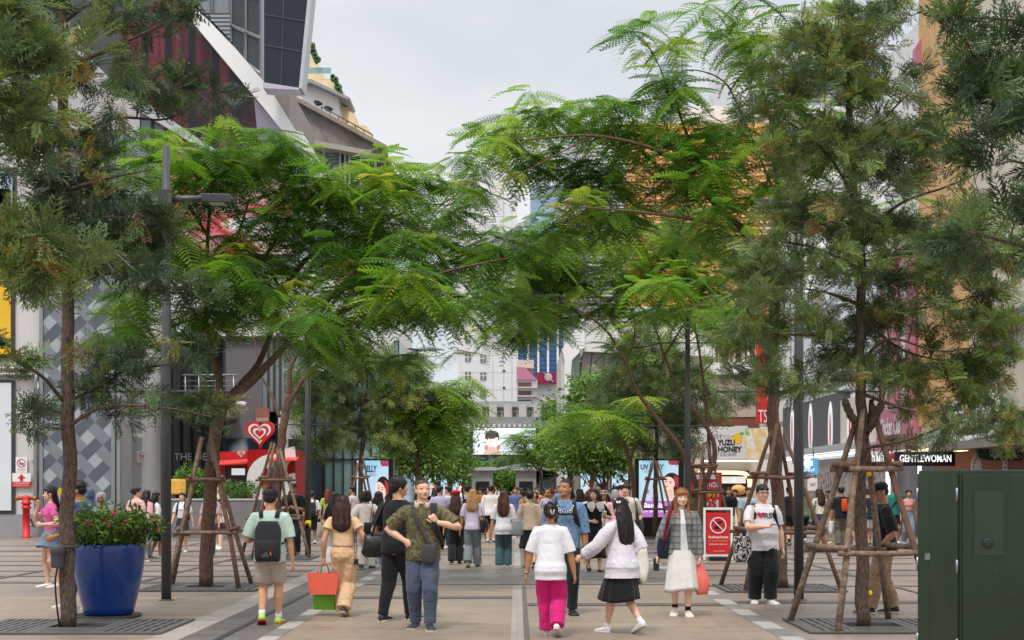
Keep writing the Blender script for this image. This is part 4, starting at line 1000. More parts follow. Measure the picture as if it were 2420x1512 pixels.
t.limb([(1400, 320, -1.3), (1250, 400, -1.5), (1180, 430, -1.6)], .015, .006)
for c in ((1215, 300, 50, 30, 7), (1280, 265, 70, 30, 10), (1380, 275, 100, 38, 16), (1500, 280, 110, 50, 18), (1600, 290, 110, 60, 16), (1690, 310, 90, 60, 12), (1500, 80, 28, 22, 4), (1545, 110, 40, 34, 5), (1530, 185, 56, 28, 6), (1600, 180, 34, 28, 4), (1725, 40, 45, 30, 7), (1780, 105, 70, 50, 12), (1810, 210, 80, 60, 13), (1200, 360, 40, 50, 9), (1280, 370, 90, 46, 12), (1410, 385, 110, 55, 18), (1550, 400, 120, 60, 20), (1690, 410, 100, 60, 15),
          (1370, 490, 90, 44, 16), (1480, 470, 100, 60, 18), (1610, 490, 110, 60, 18), (1740, 500, 100, 70, 15), (1860, 330, 70, 110, 16), (1890, 500, 80, 80, 13), (1800, 620, 70, 70, 9), (1900, 160, 60, 80, 10), (1960, 330, 80, 90, 12), (2200, 480, 90, 60, 10)):
    t.cluster(*c, rd=1.5)
t.twigs(.010, .003); t.frond_crown(tone=(.15, .72), young=.2); t.done()
b = G(1660, 1300); t = Tree('R3', b, 'feathery tree with three slender leaning stems behind the woman in the plaid shirt', GRP, 'flame_tree', seed=42, dens=.95, clump=3, cr=.35)
t.limb([(1668, 1300), (1660, 1220), (1648, 1150)], .13, .11, 10)
t.limb([(1650, 1160), (1620, 1080, -.2), (1570, 1010, -.4), (1510, 930, -.6), (1480, 860, -.8), (1440, 790, -1), (1380, 740, -1.3), (1300, 700, -1.6)], .09, .016, 10)
t.limb([(1652, 1170), (1690, 1080, .1), (1670, 1010, .2), (1610, 930, .2), (1570, 840, .2), (1545, 770, .2), (1480, 680, 0)], .085, .014, 10)
t.limb([(1680, 1100, .1), (1672, 1000, .4), (1660, 880, .6), (1640, 760, .8), (1620, 640, 1)], .06, .014); t.limb([(1570, 840, .2), (1620, 760, .2), (1670, 670, .2)], .035, .01)
t.limb([(1480, 860, -.8), (1500, 760, -.3), (1440, 640, 0)], .035, .01); t.limb([(1610, 930, .2), (1680, 860, .6), (1720, 790, 1)], .025, .01); t.limb([(1545, 770, .2), (1600, 600, .5), (1640, 560, .6)], .03, .01)
for c in ((1300, 610, 90, 44, 14), (1420, 580, 110, 55, 20), (1540, 560, 110, 55, 20), (1650, 570, 100, 60, 18), (1240, 670, 70, 44, 11), (1360, 670, 110, 55, 20), (1490, 650, 110, 55, 20), (1620, 660, 110, 60, 20), (1710, 660, 70, 70, 12), (1185, 720, 40, 50, 9), (1170, 640, 50, 40, 9), (1240, 590, 60, 40, 10), (1270, 740, 60, 40, 9), (1420, 700, 80, 50, 13), (1350, 620, 90, 50, 14), (1560, 660, 90, 50, 14), (1320, 750, 70, 40, 11), (1460, 730, 90, 40, 13), (1560, 750, 80, 34, 10), (1670, 750, 70, 44, 10), (1225, 780, 36, 40, 8), (1280, 620, 60, 60, 12, -2), (1290, 700, 50, 50, 9, -1), (1240, 740, 50, 40, 8), (1190, 780, 40, 40, 7), (1700, 560, 80, 60, 10), (1625, 715, 90, 50, 16, -4.6), (1560, 690, 70, 40, 9, -4.), (1690, 740, 60, 40, 8, -4.4), (1470, 780, 40, 40, 6)):
    t.cluster(*c, rd=1.9)
t.twigs(.015); t.frond_crown(tone=(.2, .8), young=.15, L=(.5, .75)); t.done()
# ---- silky oak in front at the right
b = G(2040, 1482); t = Tree('R1', b, 'dark fine-leaved tree with sawn-off stubs beside the green cabinet', GRP, seed=12, dens=.98, clump=4, cr=.17)
t.limb([(2040, 1482), (2038, 1300), (2035, 1100), (2036, 950), (2033, 800), (2035, 600), (2020, 480), (2010, 300), (2005, 100), (2000, -160)], .086, .032, 12)
t.limb([(2030, 1010), (2010, 980, -.1), (1998, 948, -.2)], .05, .045); t.limb([(2050, 1020), (2070, 985, -.1), (2085, 950, -.2)], .05, .045); t.limb([(2045, 1040), (2055, 990, .1), (2060, 945, .1)], .035, .03)
for L in ([(2035, 860), (1960, 800, -.2), (1860, 790, -.3), (1760, 780, -.3)], [(2033, 800), (2120, 740, .3), (2230, 720, .4), (2340, 690, .5)], [(2035, 640), (1940, 590, .2), (1840, 570, .3), (1760, 560, .3)], [(2033, 720), (1950, 690, -.4), (1870, 680, -.5)], [(2030, 560), (2130, 480, -.3), (2240, 440, -.4), (2330, 400, -.5)], [(2018, 470), (1960, 370, .3), (1880, 300, .4), (1820, 260, .4)],
          [(2012, 380), (2090, 280, .3), (2170, 200, .4)], [(2008, 200), (1930, 120, -.3), (1850, 90, -.4)], [(2005, 120), (2080, 40), (2150, 0)], [(2036, 930), (2120, 960, -.3), (2230, 990, -.4), (2340, 1010, -.4)], [(2035, 900), (1950, 900, .2), (1850, 930, .3), (1760, 910, .3)], [(2036, 1060), (2140, 1040, -.4), (2260, 1000, -.6), (2400, 980, -.7)], [(2034, 750), (2140, 830, .2), (2280, 860, .3)], [(2035, 860), (2100, 800, -.3), (2230, 830, -.5), (2400, 800, -.6)], [(2030, 620), (2150, 600, .2), (2300, 620, .2)], [(2020, 500), (1950, 530, -.3), (1870, 520, -.4)]):
    t.limb(L, .026, .006, 6)
for c in ((1850, 120, 80, 70, 20), (1950, 70, 100, 80, 28), (2060, 100, 110, 90, 32), (2130, 170, 50, 70, 10), (1830, 250, 80, 60, 20), (1950, 220, 110, 80, 32), (2080, 260, 110, 80, 32), (2170, 310, 60, 50, 10), (1850, 360, 70, 50, 16), (1960, 350, 110, 70, 32), (2090, 390, 110, 70, 32), (2200, 400, 80, 60, 18), (1850, 480, 80, 50, 18), (1990, 520, 80, 30, 14), (2120, 500, 110, 60, 30), (2240, 520, 90, 60, 22), (1780, 590, 80, 50, 17), (1880, 610, 100, 60, 25), (2030, 620, 120, 60, 32), (2170, 620, 110, 60, 28), (2300, 630, 100, 70, 24),
          (1780, 700, 80, 44, 14), (1930, 730, 110, 50, 24), (2080, 740, 110, 55, 26), (2220, 740, 110, 55, 26), (2350, 720, 70, 60, 16), (1725, 785, 60, 30, 8), (1830, 820, 90, 50, 18), (1960, 860, 90, 50, 20), (2100, 850, 110, 50, 22), (2240, 850, 110, 55, 26), (2350, 860, 80, 55, 18), (1750, 905, 60, 36, 9), (1880, 930, 70, 36, 11), (2150, 960, 100, 32, 12), (2290, 1000, 110, 40, 16), (2230, 1055, 80, 22, 7), (2380, 970, 60, 50, 10), (2400, 1040, 40, 20, 4), (2008, 60, 60, 70, 16), (2010, 180, 60, 60, 14), (2012, 300, 60, 60, 14), (2020, 430, 60, 60, 14), (2300, 560, 90, 60, 20), (2380, 640, 60, 60, 14), (2330, 790, 90, 50, 16), (2150, 690, 90, 50, 14), (1980, 800, 90, 50, 14), (2200, 900, 90, 36, 12), (2290, 930, 80, 40, 12), (1800, 650, 70, 40, 10), (1870, 760, 80, 40, 10), (2080, 560, 90, 50, 14)):
    t.cluster(*c, rd=.95)
t.twigs(.011); t.silky_crown(tone=(.22, .84), brown=.06, young=.18, L=(.15, .25)); t.done(M_bark)
# ---- smaller trees down the plaza
def small_silky(px, py, label, cl, seed, trunk, m=M_silky, k=1.):
    b = G(px, py); t = Tree('s', b, label, GRP, seed=seed); t.limb(trunk, .1, .04, 8)
    for c in cl: t.limb([trunk[-1], ((trunk[-1][0]+c[0])/2, (trunk[-1][1]+c[1])/2-10), (c[0], c[1])], .03, .01, 5)
    for c in cl: t.cluster(c[0], c[1], c[2], c[3], int(c[4]*2.1), rd=1.5)
    t.twigs(.012, .004); t.silky_crown(m=m, tpl=T_SILKY_LO, per=(11, 16), L=(.34*k, .54*k), tone=(.15, .85), brown=.02); t.done(M_bark); return t
small_silky(850, 1265, 'small dark silky oak in a timber prop left of the big screen', ((740, 900, 50, 50, 12), (720, 1000, 40, 50, 8), (800, 875, 70, 40, 18), (885, 860, 65, 40, 16), (780, 950, 65, 44, 18), (865, 950, 85, 44, 24), (950, 930, 60, 44, 15), (830, 1030, 80, 36, 18), (915, 1010, 60, 40, 14), (1000, 925, 50, 30, 9), (960, 875, 50, 30, 9), (760, 1060, 40, 20, 5), (950, 1040, 40, 40, 8)), 51, [(850, 1265), (852, 1100), (862, 1000), (865, 930), (870, 870)])
small_silky(1547, 1270, 'small dark silky oak on a thin trunk in front of the right screen', ((1500, 825, 55, 34, 12), (1580, 840, 60, 44, 15), (1485, 880, 60, 44, 15), (1560, 915, 70, 50, 19), (1640, 890, 50, 50, 12), (1510, 975, 80, 44, 20), (1600, 990, 70, 44, 17), (1440, 950, 46, 40, 9), (1560, 1055, 50, 24, 8), (1680, 960, 44, 40, 8), (1725, 935, 50, 18, 6), (1480, 1030, 50, 40, 10), (1620, 1050, 50, 30, 8)), 52, [(1547, 1270), (1549, 1150), (1552, 1050), (1550, 960), (1555, 890)])
def small_leafy(px, Y, label, cl, seed, m, top, k=1., name='street_tree', per=(14, 20)):
    b = Vector((XY(px, Y), Y, 0)); t = Tree('l', b, label, GRP, name, seed=seed)
    tr = [b*0, Vector((.05, 0, 1.6)), Vector((0, 0, ZY(top, Y)))]; t.limb(tr, .1, .04, 8, True)
    for c in cl:
        e = t.p(c[0], c[1]); t.limb([tr[1], (tr[1]+e)/2, e], .035, .012, 5, True); t.cluster(c[0], c[1], c[2], c[3], int(c[4]*1.7), rd=1.6)
    t.twigs(.014); t.leaf_crown(m=m, L=(.13*k, .21*k), spread=.24*k, per=per); t.done(); return t
small_leafy(990, 56, 'pale green clipped tree standing before the row of left screens', ((970, 1010, 50, 40, 26), (950, 1045, 50, 55, 34), (1010, 1030, 60, 60, 44), (1000, 1090, 80, 44, 40), (1050, 1080, 40, 50, 24), (930, 1090, 40, 30, 14)), 61, M_round, 1060, 1.1)
small_leafy(1062, 66, 'lighter clipped tree next in the left row towards the far road', ((1050, 1050, 40, 50, 40), (1085, 1060, 30, 60, 36), (1040, 1100, 60, 36, 34), (1090, 1105, 26, 30, 20), (1030, 1020, 30, 26, 14)), 62, M_round_l, 1060, 1.1, per=(18, 26))
small_leafy(1395, 66, 'dense glossy tree rising highest behind the man in the blue shirt', ((1400, 915, 40, 30, 36), (1378, 950, 40, 40, 34), (1428, 950, 40, 50, 38), (1400, 1000, 64, 50, 60), (1350, 1030, 44, 44, 34), (1450, 1010, 40, 50, 30), (1330, 1075, 40, 30, 24)), 63, M_round, 960, 1.3)
small_leafy(1425, 52, 'dark glossy tree with a crooked trunk before the right screens', ((1370, 1030, 60, 44, 40), (1430, 1050, 60, 60, 56), (1390, 1080, 60, 36, 36), (1460, 1085, 46, 44, 30), (1345, 1070, 36, 40, 20)), 64, M_round, 1070, 1.1)
def small_frond(px, Y, label, cl, seed, limbs, tone=(.25, .75)):
    b = Vector((XY(px, Y), Y, 0)); t = Tree('f', b, label, GRP, 'flame_tree', seed=seed)
    for i, L in enumerate(limbs): t.limb(L, .09 if i == 0 else .05, .02, 7)
    for c in cl: t.cluster(*c, rd=1.6)
    t.twigs(.016); t.frond_crown(tpl=T_FROND_LO, L=(.7, 1.0), tone=tone, young=.15, per=(5, 7)); t.done(); return t
small_frond(1278, 70, 'light green feathery tree under the far billboard', ((1240, 1040, 44, 24, 12), (1290, 1030, 50, 30, 16), (1270, 1070, 50, 20, 12), (1325, 1060, 40, 30, 12), (1222, 1068, 30, 16, 6), (1320, 1000, 40, 20, 8)), 71, ([(1282, 1245), (1280, 1150), (1275, 1110), (1262, 1080)], [(1276, 1115), (1250, 1085), (1240, 1050)], [(1276, 1110), (1310, 1060), (1320, 1020)]))
small_frond(1500, 44, 'feathery tree leaning left over the crowd past the right props', ((1320, 985, 40, 26, 5), (1385, 965, 50, 30, 6), (1440, 985, 50, 36, 7), (1350, 1015, 50, 20, 5), (1475, 1000, 46, 36, 6), (1490, 950, 40, 30, 5)), 72, ([(1500, 1275), (1497, 1150), (1485, 1080), (1460, 1030), (1400, 985), (1350, 975)], [(1490, 1090), (1510, 1000), (1500, 960)]))
small_frond(985, 50, 'feathery tree whose light sprays reach right past the left screens', ((1010, 960, 60, 26, 12), (1070, 920, 50, 24, 9), (1090, 955, 50, 18, 8), (1060, 980, 50, 22, 9), (960, 1000, 50, 34, 10), (1020, 1005, 50, 24, 8), (1040, 945, 60, 30, 12), (1100, 960, 36, 20, 6), (960, 930, 50, 40, 12), (1000, 1000, 60, 40, 12), (985, 860, 50, 30, 8), (1110, 900, 26, 14, 3)), 73, ([(985, 1262), (985, 1150), (990, 1040), (1000, 980), (1050, 950), (1110, 935)], [(990, 1040), (975, 960), (985, 880)]), (.3, .75))
for px, Y, top, wd, m, lb in ((1190, 132, 1085, 46, M_round, 'dark tree behind the far canopy, left of the others'), (1130, 126, 1095, 30, M_round, 'dark low tree at the far road beside the clipped row'), (1250, 134, 1078, 40, M_round, 'dark far tree behind the ticket booth'), (1155, 118, 1112, 34, M_round_l, 'light bushy tree at the far road under the canopy'), (1208, 116, 1118, 30, M_round_l, 'pale bush at the far road between two canopy posts'), (1310, 120, 930, 26, M_round_l, 'tall pale tree at the far edge beside the white hall')):
    small_leafy(px, Y, lb, ((px, top+16, wd, 20, 44), (px-10, top+40, wd*.9, 20, 34), (px+12, top+34, wd*.8, 22, 30)) if top > 1000 else ((px, 975, 26, 30, 40), (px, 1040, 30, 50, 40)), int(px), m, top+20, 2.0, per=(12, 16))
# ---- grates and props
for (px, py, wh, sx, ww) in ((160, 1484, 'trunk beside the blue planter', .15, 2.3), (487, 1390, 'low forked trunk on the left', 0, 1.9), (652, 1320, 'slimmer forked tree on the left', 0, 1.8), (2040, 1482, 'trunk beside the green cabinet', .1, 1.8), (1838, 1392, 'tall trunk behind the man with glasses', 0, 1.9), (1660, 1302, 'leaning stems behind the plaid shirt', 0, 1.8), (1547, 1272, 'thin trunk by the right screen', 0, 1.8), (850, 1267, 'small trunk by the left screen', 0, 1.8)):
    g = G(px, py); grate(g.x+sx, g.y, wh, ww)
props(G(487, 1390), 'low forked trunk on the left', 2.5, .74, (.95, 1.8), 2, .1); props(G(652, 1320), 'slimmer forked tree on the left', 2.6, .75, (.96, 1.85), 3, .35, m=M_pole)
props(G(2040, 1482), 'sawn trunk beside the green cabinet', 2.5, .80, (.93, 1.9), 4, .2, r=.039); props(G(1838, 1392), 'tall trunk behind the man with glasses', 2.6, .85, (.96, 1.85), 5, .15, m=M_pole2)
props(G(1660, 1302), 'leaning stems behind the plaid shirt', 2.7, .8, (1.0, 1.55, 2.2), 6, .5, m=M_pole2); props(G(1547, 1272), 'thin trunk by the right screen', 2.5, .78, (.98, 1.95), 7, .1); props(G(850, 1267), 'small trunk by the left screen', 2.6, .75, (1., 2.), 8, .2)
# ---------------------------------------------------------------- buildings
def glass(name, c, rough=.08, var=.25, sc=.4, metal=.0):
    key = ('gl', name, c)
    if key in _MC: return _MC[key]
    t = NT(name); v = t.coord('Object'); n = t.noise(v, sc, 3); t.col(t.ramp(n, [(.3, lift(c, 1-var)), (.7, lift(c, 1+var))])); t.v(t.b, Roughness=rough, Metallic=metal)
    t.b.inputs['Specular IOR Level'].default_value = .8; t.bump(t.noise(v, .9, 2), .04, .05); _MC[key] = t.m; return t.m
M_gl_dark = glass('dark_glass', srgb(52, 58, 64)); M_gl_grey = glass('grey_glass', srgb(120, 128, 134), .12); M_gl_teal = glass('teal_glass', srgb(128, 164, 160), .12); M_gl_blue = glass('blue_glass', srgb(62, 110, 170), .15)
M_white = pm('white_render', srgb(226, 224, 222), .7, .05, .8); M_offw = pm('offwhite_wall', srgb(208, 204, 202), .75, .06, 1.2); M_grey = pm('grey_panel', srgb(150, 150, 152), .6, .06, 1.); M_lgrey = pm('pale_grey_panel', srgb(182, 184, 188), .55, .06, .8)
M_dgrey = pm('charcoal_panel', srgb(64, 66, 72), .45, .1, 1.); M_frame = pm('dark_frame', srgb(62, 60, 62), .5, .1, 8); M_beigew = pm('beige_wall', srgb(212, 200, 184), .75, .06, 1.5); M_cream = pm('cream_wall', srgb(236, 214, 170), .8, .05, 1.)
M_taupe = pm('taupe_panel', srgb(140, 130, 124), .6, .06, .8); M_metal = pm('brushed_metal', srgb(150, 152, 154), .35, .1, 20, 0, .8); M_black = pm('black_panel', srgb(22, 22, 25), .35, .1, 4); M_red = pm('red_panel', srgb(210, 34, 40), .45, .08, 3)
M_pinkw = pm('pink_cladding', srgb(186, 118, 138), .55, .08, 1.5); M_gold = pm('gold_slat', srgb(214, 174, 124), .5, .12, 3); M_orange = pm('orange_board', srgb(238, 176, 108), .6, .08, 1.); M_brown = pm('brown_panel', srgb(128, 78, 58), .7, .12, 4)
M_pw = pm('white_paint', srgb(236, 235, 234), .5, .04, 8); M_warm = emat('warm_lamp', (1., .72, .4, 1), 2.2); M_litw = emat('lit_white', (1, 1, 1, 1), .95); M_cool = emat('cool_tube', (.92, .96, 1, 1), 2.2); M_litr = emat('lit_red', (.75, .04, .05, 1), .5)
M_hedge = pm('hedge_green', srgb(66, 96, 52), .8, .3, 6, .8)
def part_box(name, m, parent, *b, bevel=0):
    mb = MB(); mb.bx(*b); return mb.build(name, m, parent, bevel=bevel)
def pslab(name, m, parent, pix, Y, depth):
    mb = MB(); mb.prism([P(a, b, Y) for a, b in pix], (0, depth, 0)); return mb.build(name, m, parent)
def grid_lines(mb, x0, x1, z0, z1, y, nx, nz, w=.04, d=.05):
    for i in range(nx+1): xx = x0+(x1-x0)*i/nx; mb.bx(xx-w/2, xx+w/2, y-d, y, z0, z1)
    for i in range(nz+1): zz = z0+(z1-z0)*i/nz; mb.bx(x0, x1, y-d*.6, y, zz-w/2, zz+w/2)
# ---- left corner building with the herringbone tile pier
Yl = 47.4; X = lambda px, Y=Yl: XY(px, Y); Z = lambda py, Y=Yl: ZY(py, Y)
bl = thing('corner_building', (0, 0, 0), 'pale rendered corner building with window panels and a herringbone tiled pier at the left', 'building')
part_box('wall', M_offw, bl, -34, X(104), Yl, Yl+12, 0, 17.5)
part_box('plinth', M_grey, bl, -34, X(104)-.02, Yl-.06, Yl-.002, 0, Z(1215))
for a, b_, c, d, m in ((-60, 34, 405, 512, glass('bluish_glass', srgb(150, 174, 190))), (-60, 30, 440+8, 838, pm('yellow_poster', srgb(236, 186, 40), .5, .12, .5)), (-40, 31, 905, 1206, pm('pale_lightbox', srgb(216, 222, 228), .4, .05, .5))):
    fr = MB(); fr.bx(X(a), X(b_)+.08, Yl-.09, Yl+.02, Z(d)-.1, Z(c)+.1); f_ = fr.build('window_frame', M_frame, bl)
    part_box('pane', m, f_, X(a)+.06, X(b_)-.02, Yl-.14, Yl-.08, Z(d), Z(c))
mt = NT('herringbone_tiles'); v = mt.coord('Object', rot=(R(90), 0, 0)); mpn = mt.n('ShaderNodeMapping'); mpn.inputs['Rotation'].default_value = (0, 0, R(45)); mt.l(v, mpn.inputs[0])
sep = mt.n('ShaderNodeSeparateXYZ'); mt.l(mpn.outputs[0], sep.inputs[0]); L_ = .36
u, w_ = mt.math('FLOOR', mt.math('DIVIDE', sep.outputs[0], L_)), mt.math('FLOOR', mt.math('DIVIDE', sep.outputs[1], L_))
k_ = mt.math('DIVIDE', mt.math('ADD', mt.math('FLOORED_MODULO', mt.math('SUBTRACT', u, mt.math('MULTIPLY', w_, 2.)), 5.), .5), 5.)
dk, mdc, plc = srgb(86, 92, 101), srgb(122, 128, 136), srgb(160, 167, 174); cx_ = mt.ramp(k_, [(0, dk), (.2, dk), (.4, mdc), (.6, plc), (.8, mdc)], 'CONSTANT')
mt.col(mt.mix(.7, cx_, mt.ramp(mt.noise(v, 3, 5), [(.3, (.82, .82, .82, 1)), (.7, (1.1, 1.1, 1.1, 1))]), 'MULTIPLY')); mt.v(mt.b, Roughness=.4); M_tile = mt.m
part_box('tiled_pier', M_tile, bl, X(106), X(272), Yl-.25, Yl+1.2, 0, Z(655))
mb = MB()
for px in (104, 273, 286): mb.bx(X(px)-.06, X(px)+.06, Yl-.3, Yl-.2, 0, Z(655))
mb.build('corner_trim', M_metal, bl); part_box('side_panel', M_grey, bl, X(275), X(288), Yl-.2, Yl+1.2, 0, Z(655))
mb = MB()
for (pts, r) in (([(-60, 872), (90, 872), (97, 884), (97, 1150)], .07), ([(-60, 886), (76, 886), (85, 900), (85, 1180), (92, 1215), (112, 1232), (150, 1232)], .08), ([(104, 860), (104, 1180)], .03), ([(100, 860), (100, 1180)], .03), ([(90, 900), (90, 1160)], .03)):
    mb.tube(smooth_path([P(a, b2, Yl-.2) for a, b2 in pts], 4), r, 8)
for py in (950, 1090): mb.bx(X(78), X(108), Yl-.16, Yl-.001, Z(py)-.03, Z(py)+.03)
mb.build('conduit', M_metal, bl); 
part_box('upper_glazing', M_gl_grey, bl, X(106), X(286), Yl+.5, Yl+6, Z(655), Z(300))
mb = MB(); grid_lines(mb, X(106), X(286), Z(655), Z(300), Yl+.49, 4, 4, .08, .08); mb.build('mullion', M_frame, bl)
# ---- mall with the folded facade
Ym = 72.; X = lambda px, Y=Ym: XY(px, Y); Z = lambda py, Y=Ym: ZY(py, Y)
ml = thing('mall_building', (0, 0, 0), 'angular mall with a folded white edge band, red screen soffit and dark glass upper left', 'building')
t = NT('painted_reflection_wall'); v = t.coord('Object'); s = t.n('ShaderNodeSeparateXYZ'); t.l(v, s.inputs[0])
nx = t.n('ShaderNodeTexNoise'); t.v(nx, Scale=1.); mpp = t.coord('Object', (.55, .1, .05)); t.l(mpp, nx.inputs['Vector']); nx.inputs['Detail'].default_value = 4
base_ = t.ramp(nx.outputs['Fac'], [(.3, srgb(20, 15, 19)), (.44, srgb(64, 28, 36)), (.52, srgb(32, 18, 24)), (.6, srgb(112, 36, 50)), (.72, srgb(56, 44, 56))])  # red and dark streaks in the colour stand for reflections on the wall
wv = t.math('SINE', t.math('MULTIPLY', s.outputs[0], 5.2)); t.col(t.mix(t.math('GREATER_THAN', wv, .55), base_, srgb(22, 18, 22))); t.v(t.b, Roughness=.22); M_led = t.m
pslab('screen_soffit', M_led, ml, ((240, 225), (300, 60), (440, -60), (455, 40), (560, 165), (690, 330), (700, 420), (560, 380), (470, 330), (330, 250)), Ym+.6, 8)
pslab('pale_panel', pm('lilac_panel', srgb(176, 168, 186), .4, .1, .6), ml, ((600, 232), (690, 335), (700, 425), (610, 330)), Ym+.45, .3)
pslab('edge_band', M_pw, ml, ((453, 18), (470, 24), (560, 118), (640, 212), (712, 330), (712, 352), (690, 336), (600, 226), (520, 130), (455, 52)), Ym-.4, 1.2)
pslab('upper_glass', M_gl_grey, ml, ((455, -160), (545, -160), (545, 95), (468, 18)), Ym+.8, 8); pslab('upper_glass', M_gl_dark, ml, ((547, -160), (616, -160), (616, 196), (547, 100)), Ym+.8, 8)
mb = MB()
for a, b2, c, d in ((545, -160, 545, 100), (580, -160, 580, 150), (616, -160, 616, 200), (545, 60, 616, 90), (545, -20, 616, -10), (545, 118, 616, 175), (500, -160, 500, 50)):
    p, q = P(a, b2, Ym+.7), P(c, d, Ym+.7); mb.tube([p, q], .09, 4)
mb.build('mullion', M_metal, ml)
t = NT('painted_louvre_reflection'); v = t.coord('Object'); s = t.n('ShaderNodeSeparateXYZ'); t.l(v, s.inputs[0]); t.col(t.mix(t.math('GREATER_THAN', t.math('SINE', t.math('MULTIPLY', s.outputs[2], 30.)), 0.), srgb(150, 152, 156), srgb(70, 74, 80))); t.v(t.b, Roughness=.3)
pslab('louvre_reflection_slab', t.m, ml, ((480, 30), (544, 30), (544, 92), (484, 32)), Ym+.55, .2)  # added slab, its stripes a louvred reflection painted over the glass
pslab('dark_facade', M_dgrey, ml, ((60, -160), (452, -160), (452, 30), (240, 236), (60, 236)), Ym+.9, 8); pslab('big_screen', pm('screen_face', srgb(44, 50, 61), .6, .06, 1., 0, 0, .2), ml, ((624, -160), (742, -160), (706, 206), (624, 192)), Ym-2.2, .9)
pslab('screen_edge', M_lgrey, ml, ((742, -160), (752, -160), (714, 210), (706, 207)), Ym-2.3, 1.3); pslab('screen_lip', pm('lilac_trim', srgb(186, 180, 196), .5, .05), ml, ((622, 194), (706, 207), (708, 212), (622, 208)), Ym-2.3, 1.2)
mb = MB()
for a, b2, c, d in ((624, 34, 727, 50), (624, 106, 716, 122), (676, -160, 664, 199)): mb.tube([P(a, b2, Ym-2.24), P(c, d, Ym-2.24)], .014, 4)
mb.build('panel_joint', pm('slate_joint', srgb(96, 100, 108), .6), ml)
pslab('taupe_wall', M_taupe, ml, ((622, 206), (684, 208), (684, 312), (660, 280), (622, 232)), Ym+1, 9); pslab('white_block', M_pw, ml, ((684, 304), (715, 312), (715, 445), (684, 440)), Ym+.2, 9)
pslab('lower_glass', M_gl_grey, ml, ((330, 250), (470, 330), (560, 380), (700, 430), (700, 640), (300, 640), (230, 560), (230, 240)), Ym+1.2, 12)
mb = MB()
for px in range(250, 700, 32): mb.bx(X(px)-.05, X(px)+.05, Ym+1.05, Ym+1.2, Z(640), Z(260+max(px-330, 0)*.42))
for py in (330, 430, 520, 600): mb.bx(X(300), X(700), Ym+1.06, Ym+1.2, Z(py)-.05, Z(py)+.05)
mb.build('mullion', M_frame, ml); pslab('grey_fold', M_lgrey, ml, ((300, 225), (330, 232), (480, 335), (560, 385), (540, 390), (330, 262)), Ym+.3, .8)
pslab('advert_wall', printed([(.3, srgb(232, 200, 204)), (.48, srgb(214, 150, 160)), (.56, srgb(206, 50, 60)), (.66, srgb(236, 224, 222)), (.75, srgb(90, 150, 150))], .28, .4, 3, 'pink_advert'), ml, ((400, 320), (480, 350), (560, 390), (690, 440), (690, 600), (400, 600)), Ym+.9, .25)
mb = MB(); mb.bx(X(300), X(940), Ym+1.4, Ym+10, Z(800), Z(640)); mb.build('parapet_band', M_white, ml)
pslab('canopy_edge', M_white, ml, ((380, 740), (640, 760), (930, 800), (930, 850), (650, 812), (380, 800)), Ym-4, 1.5)
# ---- ground floor shops on the left, behind the pier
Ys = 60.; X = lambda px, Y=Ys: XY(px, Y); Z = lambda py, Y=Ys: ZY(py, Y)
sh = thing('shop_building', (0, 0, 0), 'two-storey dark glass shop building with a grey wall and railed balcony behind the red kiosk', 'building')
part_box('pillar', M_lgrey, sh, X(308), X(364), Ys-2, Ys, 0, Z(700)); part_box('pillar_edge', M_pw, sh, X(364)+.002, X(380), Ys-1.9, Ys, 0, Z(700))
part_box('shopfront_glass', M_gl_dark, sh, X(286), X(530), Ys+.5, Ys+10, 0, Z(800)); part_box('grey_wall', pm('mauve_grey_wall', srgb(112, 108, 114), .7, .05, .6), sh, X(530), X(618), Ys+.2, Ys+10, Z(1035), Z(800))
part_box('roof_edge', M_frame, sh, X(380), X(700), Ys, Ys+10, Z(800), Z(794)); part_box('curtain_glass', M_gl_grey, sh, X(618), X(668), Ys+.25, Ys+10, Z(972), Z(800))
mb = MB()
for px in (395, 420, 445, 470, 500, 528, 632, 646, 660): mb.bx(X(px)-.05, X(px)+.05, Ys+.2, Ys+.5, 0 if px < 530 else Z(972), Z(800))
mb.bx(X(380), X(530), Ys+.3, Ys+.5, Z(968), Z(960)); mb.build('mullion', M_frame, sh)
bc = MB(); bc.bx(X(432), X(560), Ys-1.4, Ys+.2, Z(990), Z(965)); bo = bc.build('balcony', M_taupe, sh)
mb = MB()
for px in (438, 470, 510, 552): mb.tube([P(px, 990, Ys-1.42), P(px, 886, Ys-1.42)], .035, 6)
for py in (886, 900, 912, 924, 936, 948): mb.tube([P(430, py, Ys-1.42), P(560, py, Ys-1.42)], .018 if py > 886 else .04, 5)
mb.build('railing', M_metal, bo)
part_box('brick_sign', pm('brick_red', srgb(160, 104, 84), .8, .15, 8), sh, X(604), X(636), Ys-.05, Ys+.15, Z(998), Z(964)); lettering('WATER ROASTER', P(620, 992, Ys-.06), .2, M_pw, sh, width=.5)
part_box('pale_wall', M_offw, sh, X(656)+.01, X(676), Ys+.1, Ys+4, Z(1065), Z(972)); part_box('yellow_band', pm('yellow_panel', srgb(228, 206, 60), .5), sh, X(640), X(676), Ys-.0, Ys+.1, Z(1082), Z(1066))
part_box('portrait_poster', printed([(.42, srgb(24, 22, 26)), (.52, srgb(40, 50, 70)), (.6, srgb(200, 214, 226))], .35, .3, 2, 'portrait_print'), sh, X(530), X(610), Ys+.05, Ys+.18, Z(1150), Z(1036)); part_box('shop_recess', M_black, sh, X(532), X(700), Ys+.6, Ys+9, 0, Z(1036))
lettering('THE DEMIS', P(468, 1080, Ys+.15), .42, M_lgrey, sh, width=2.)
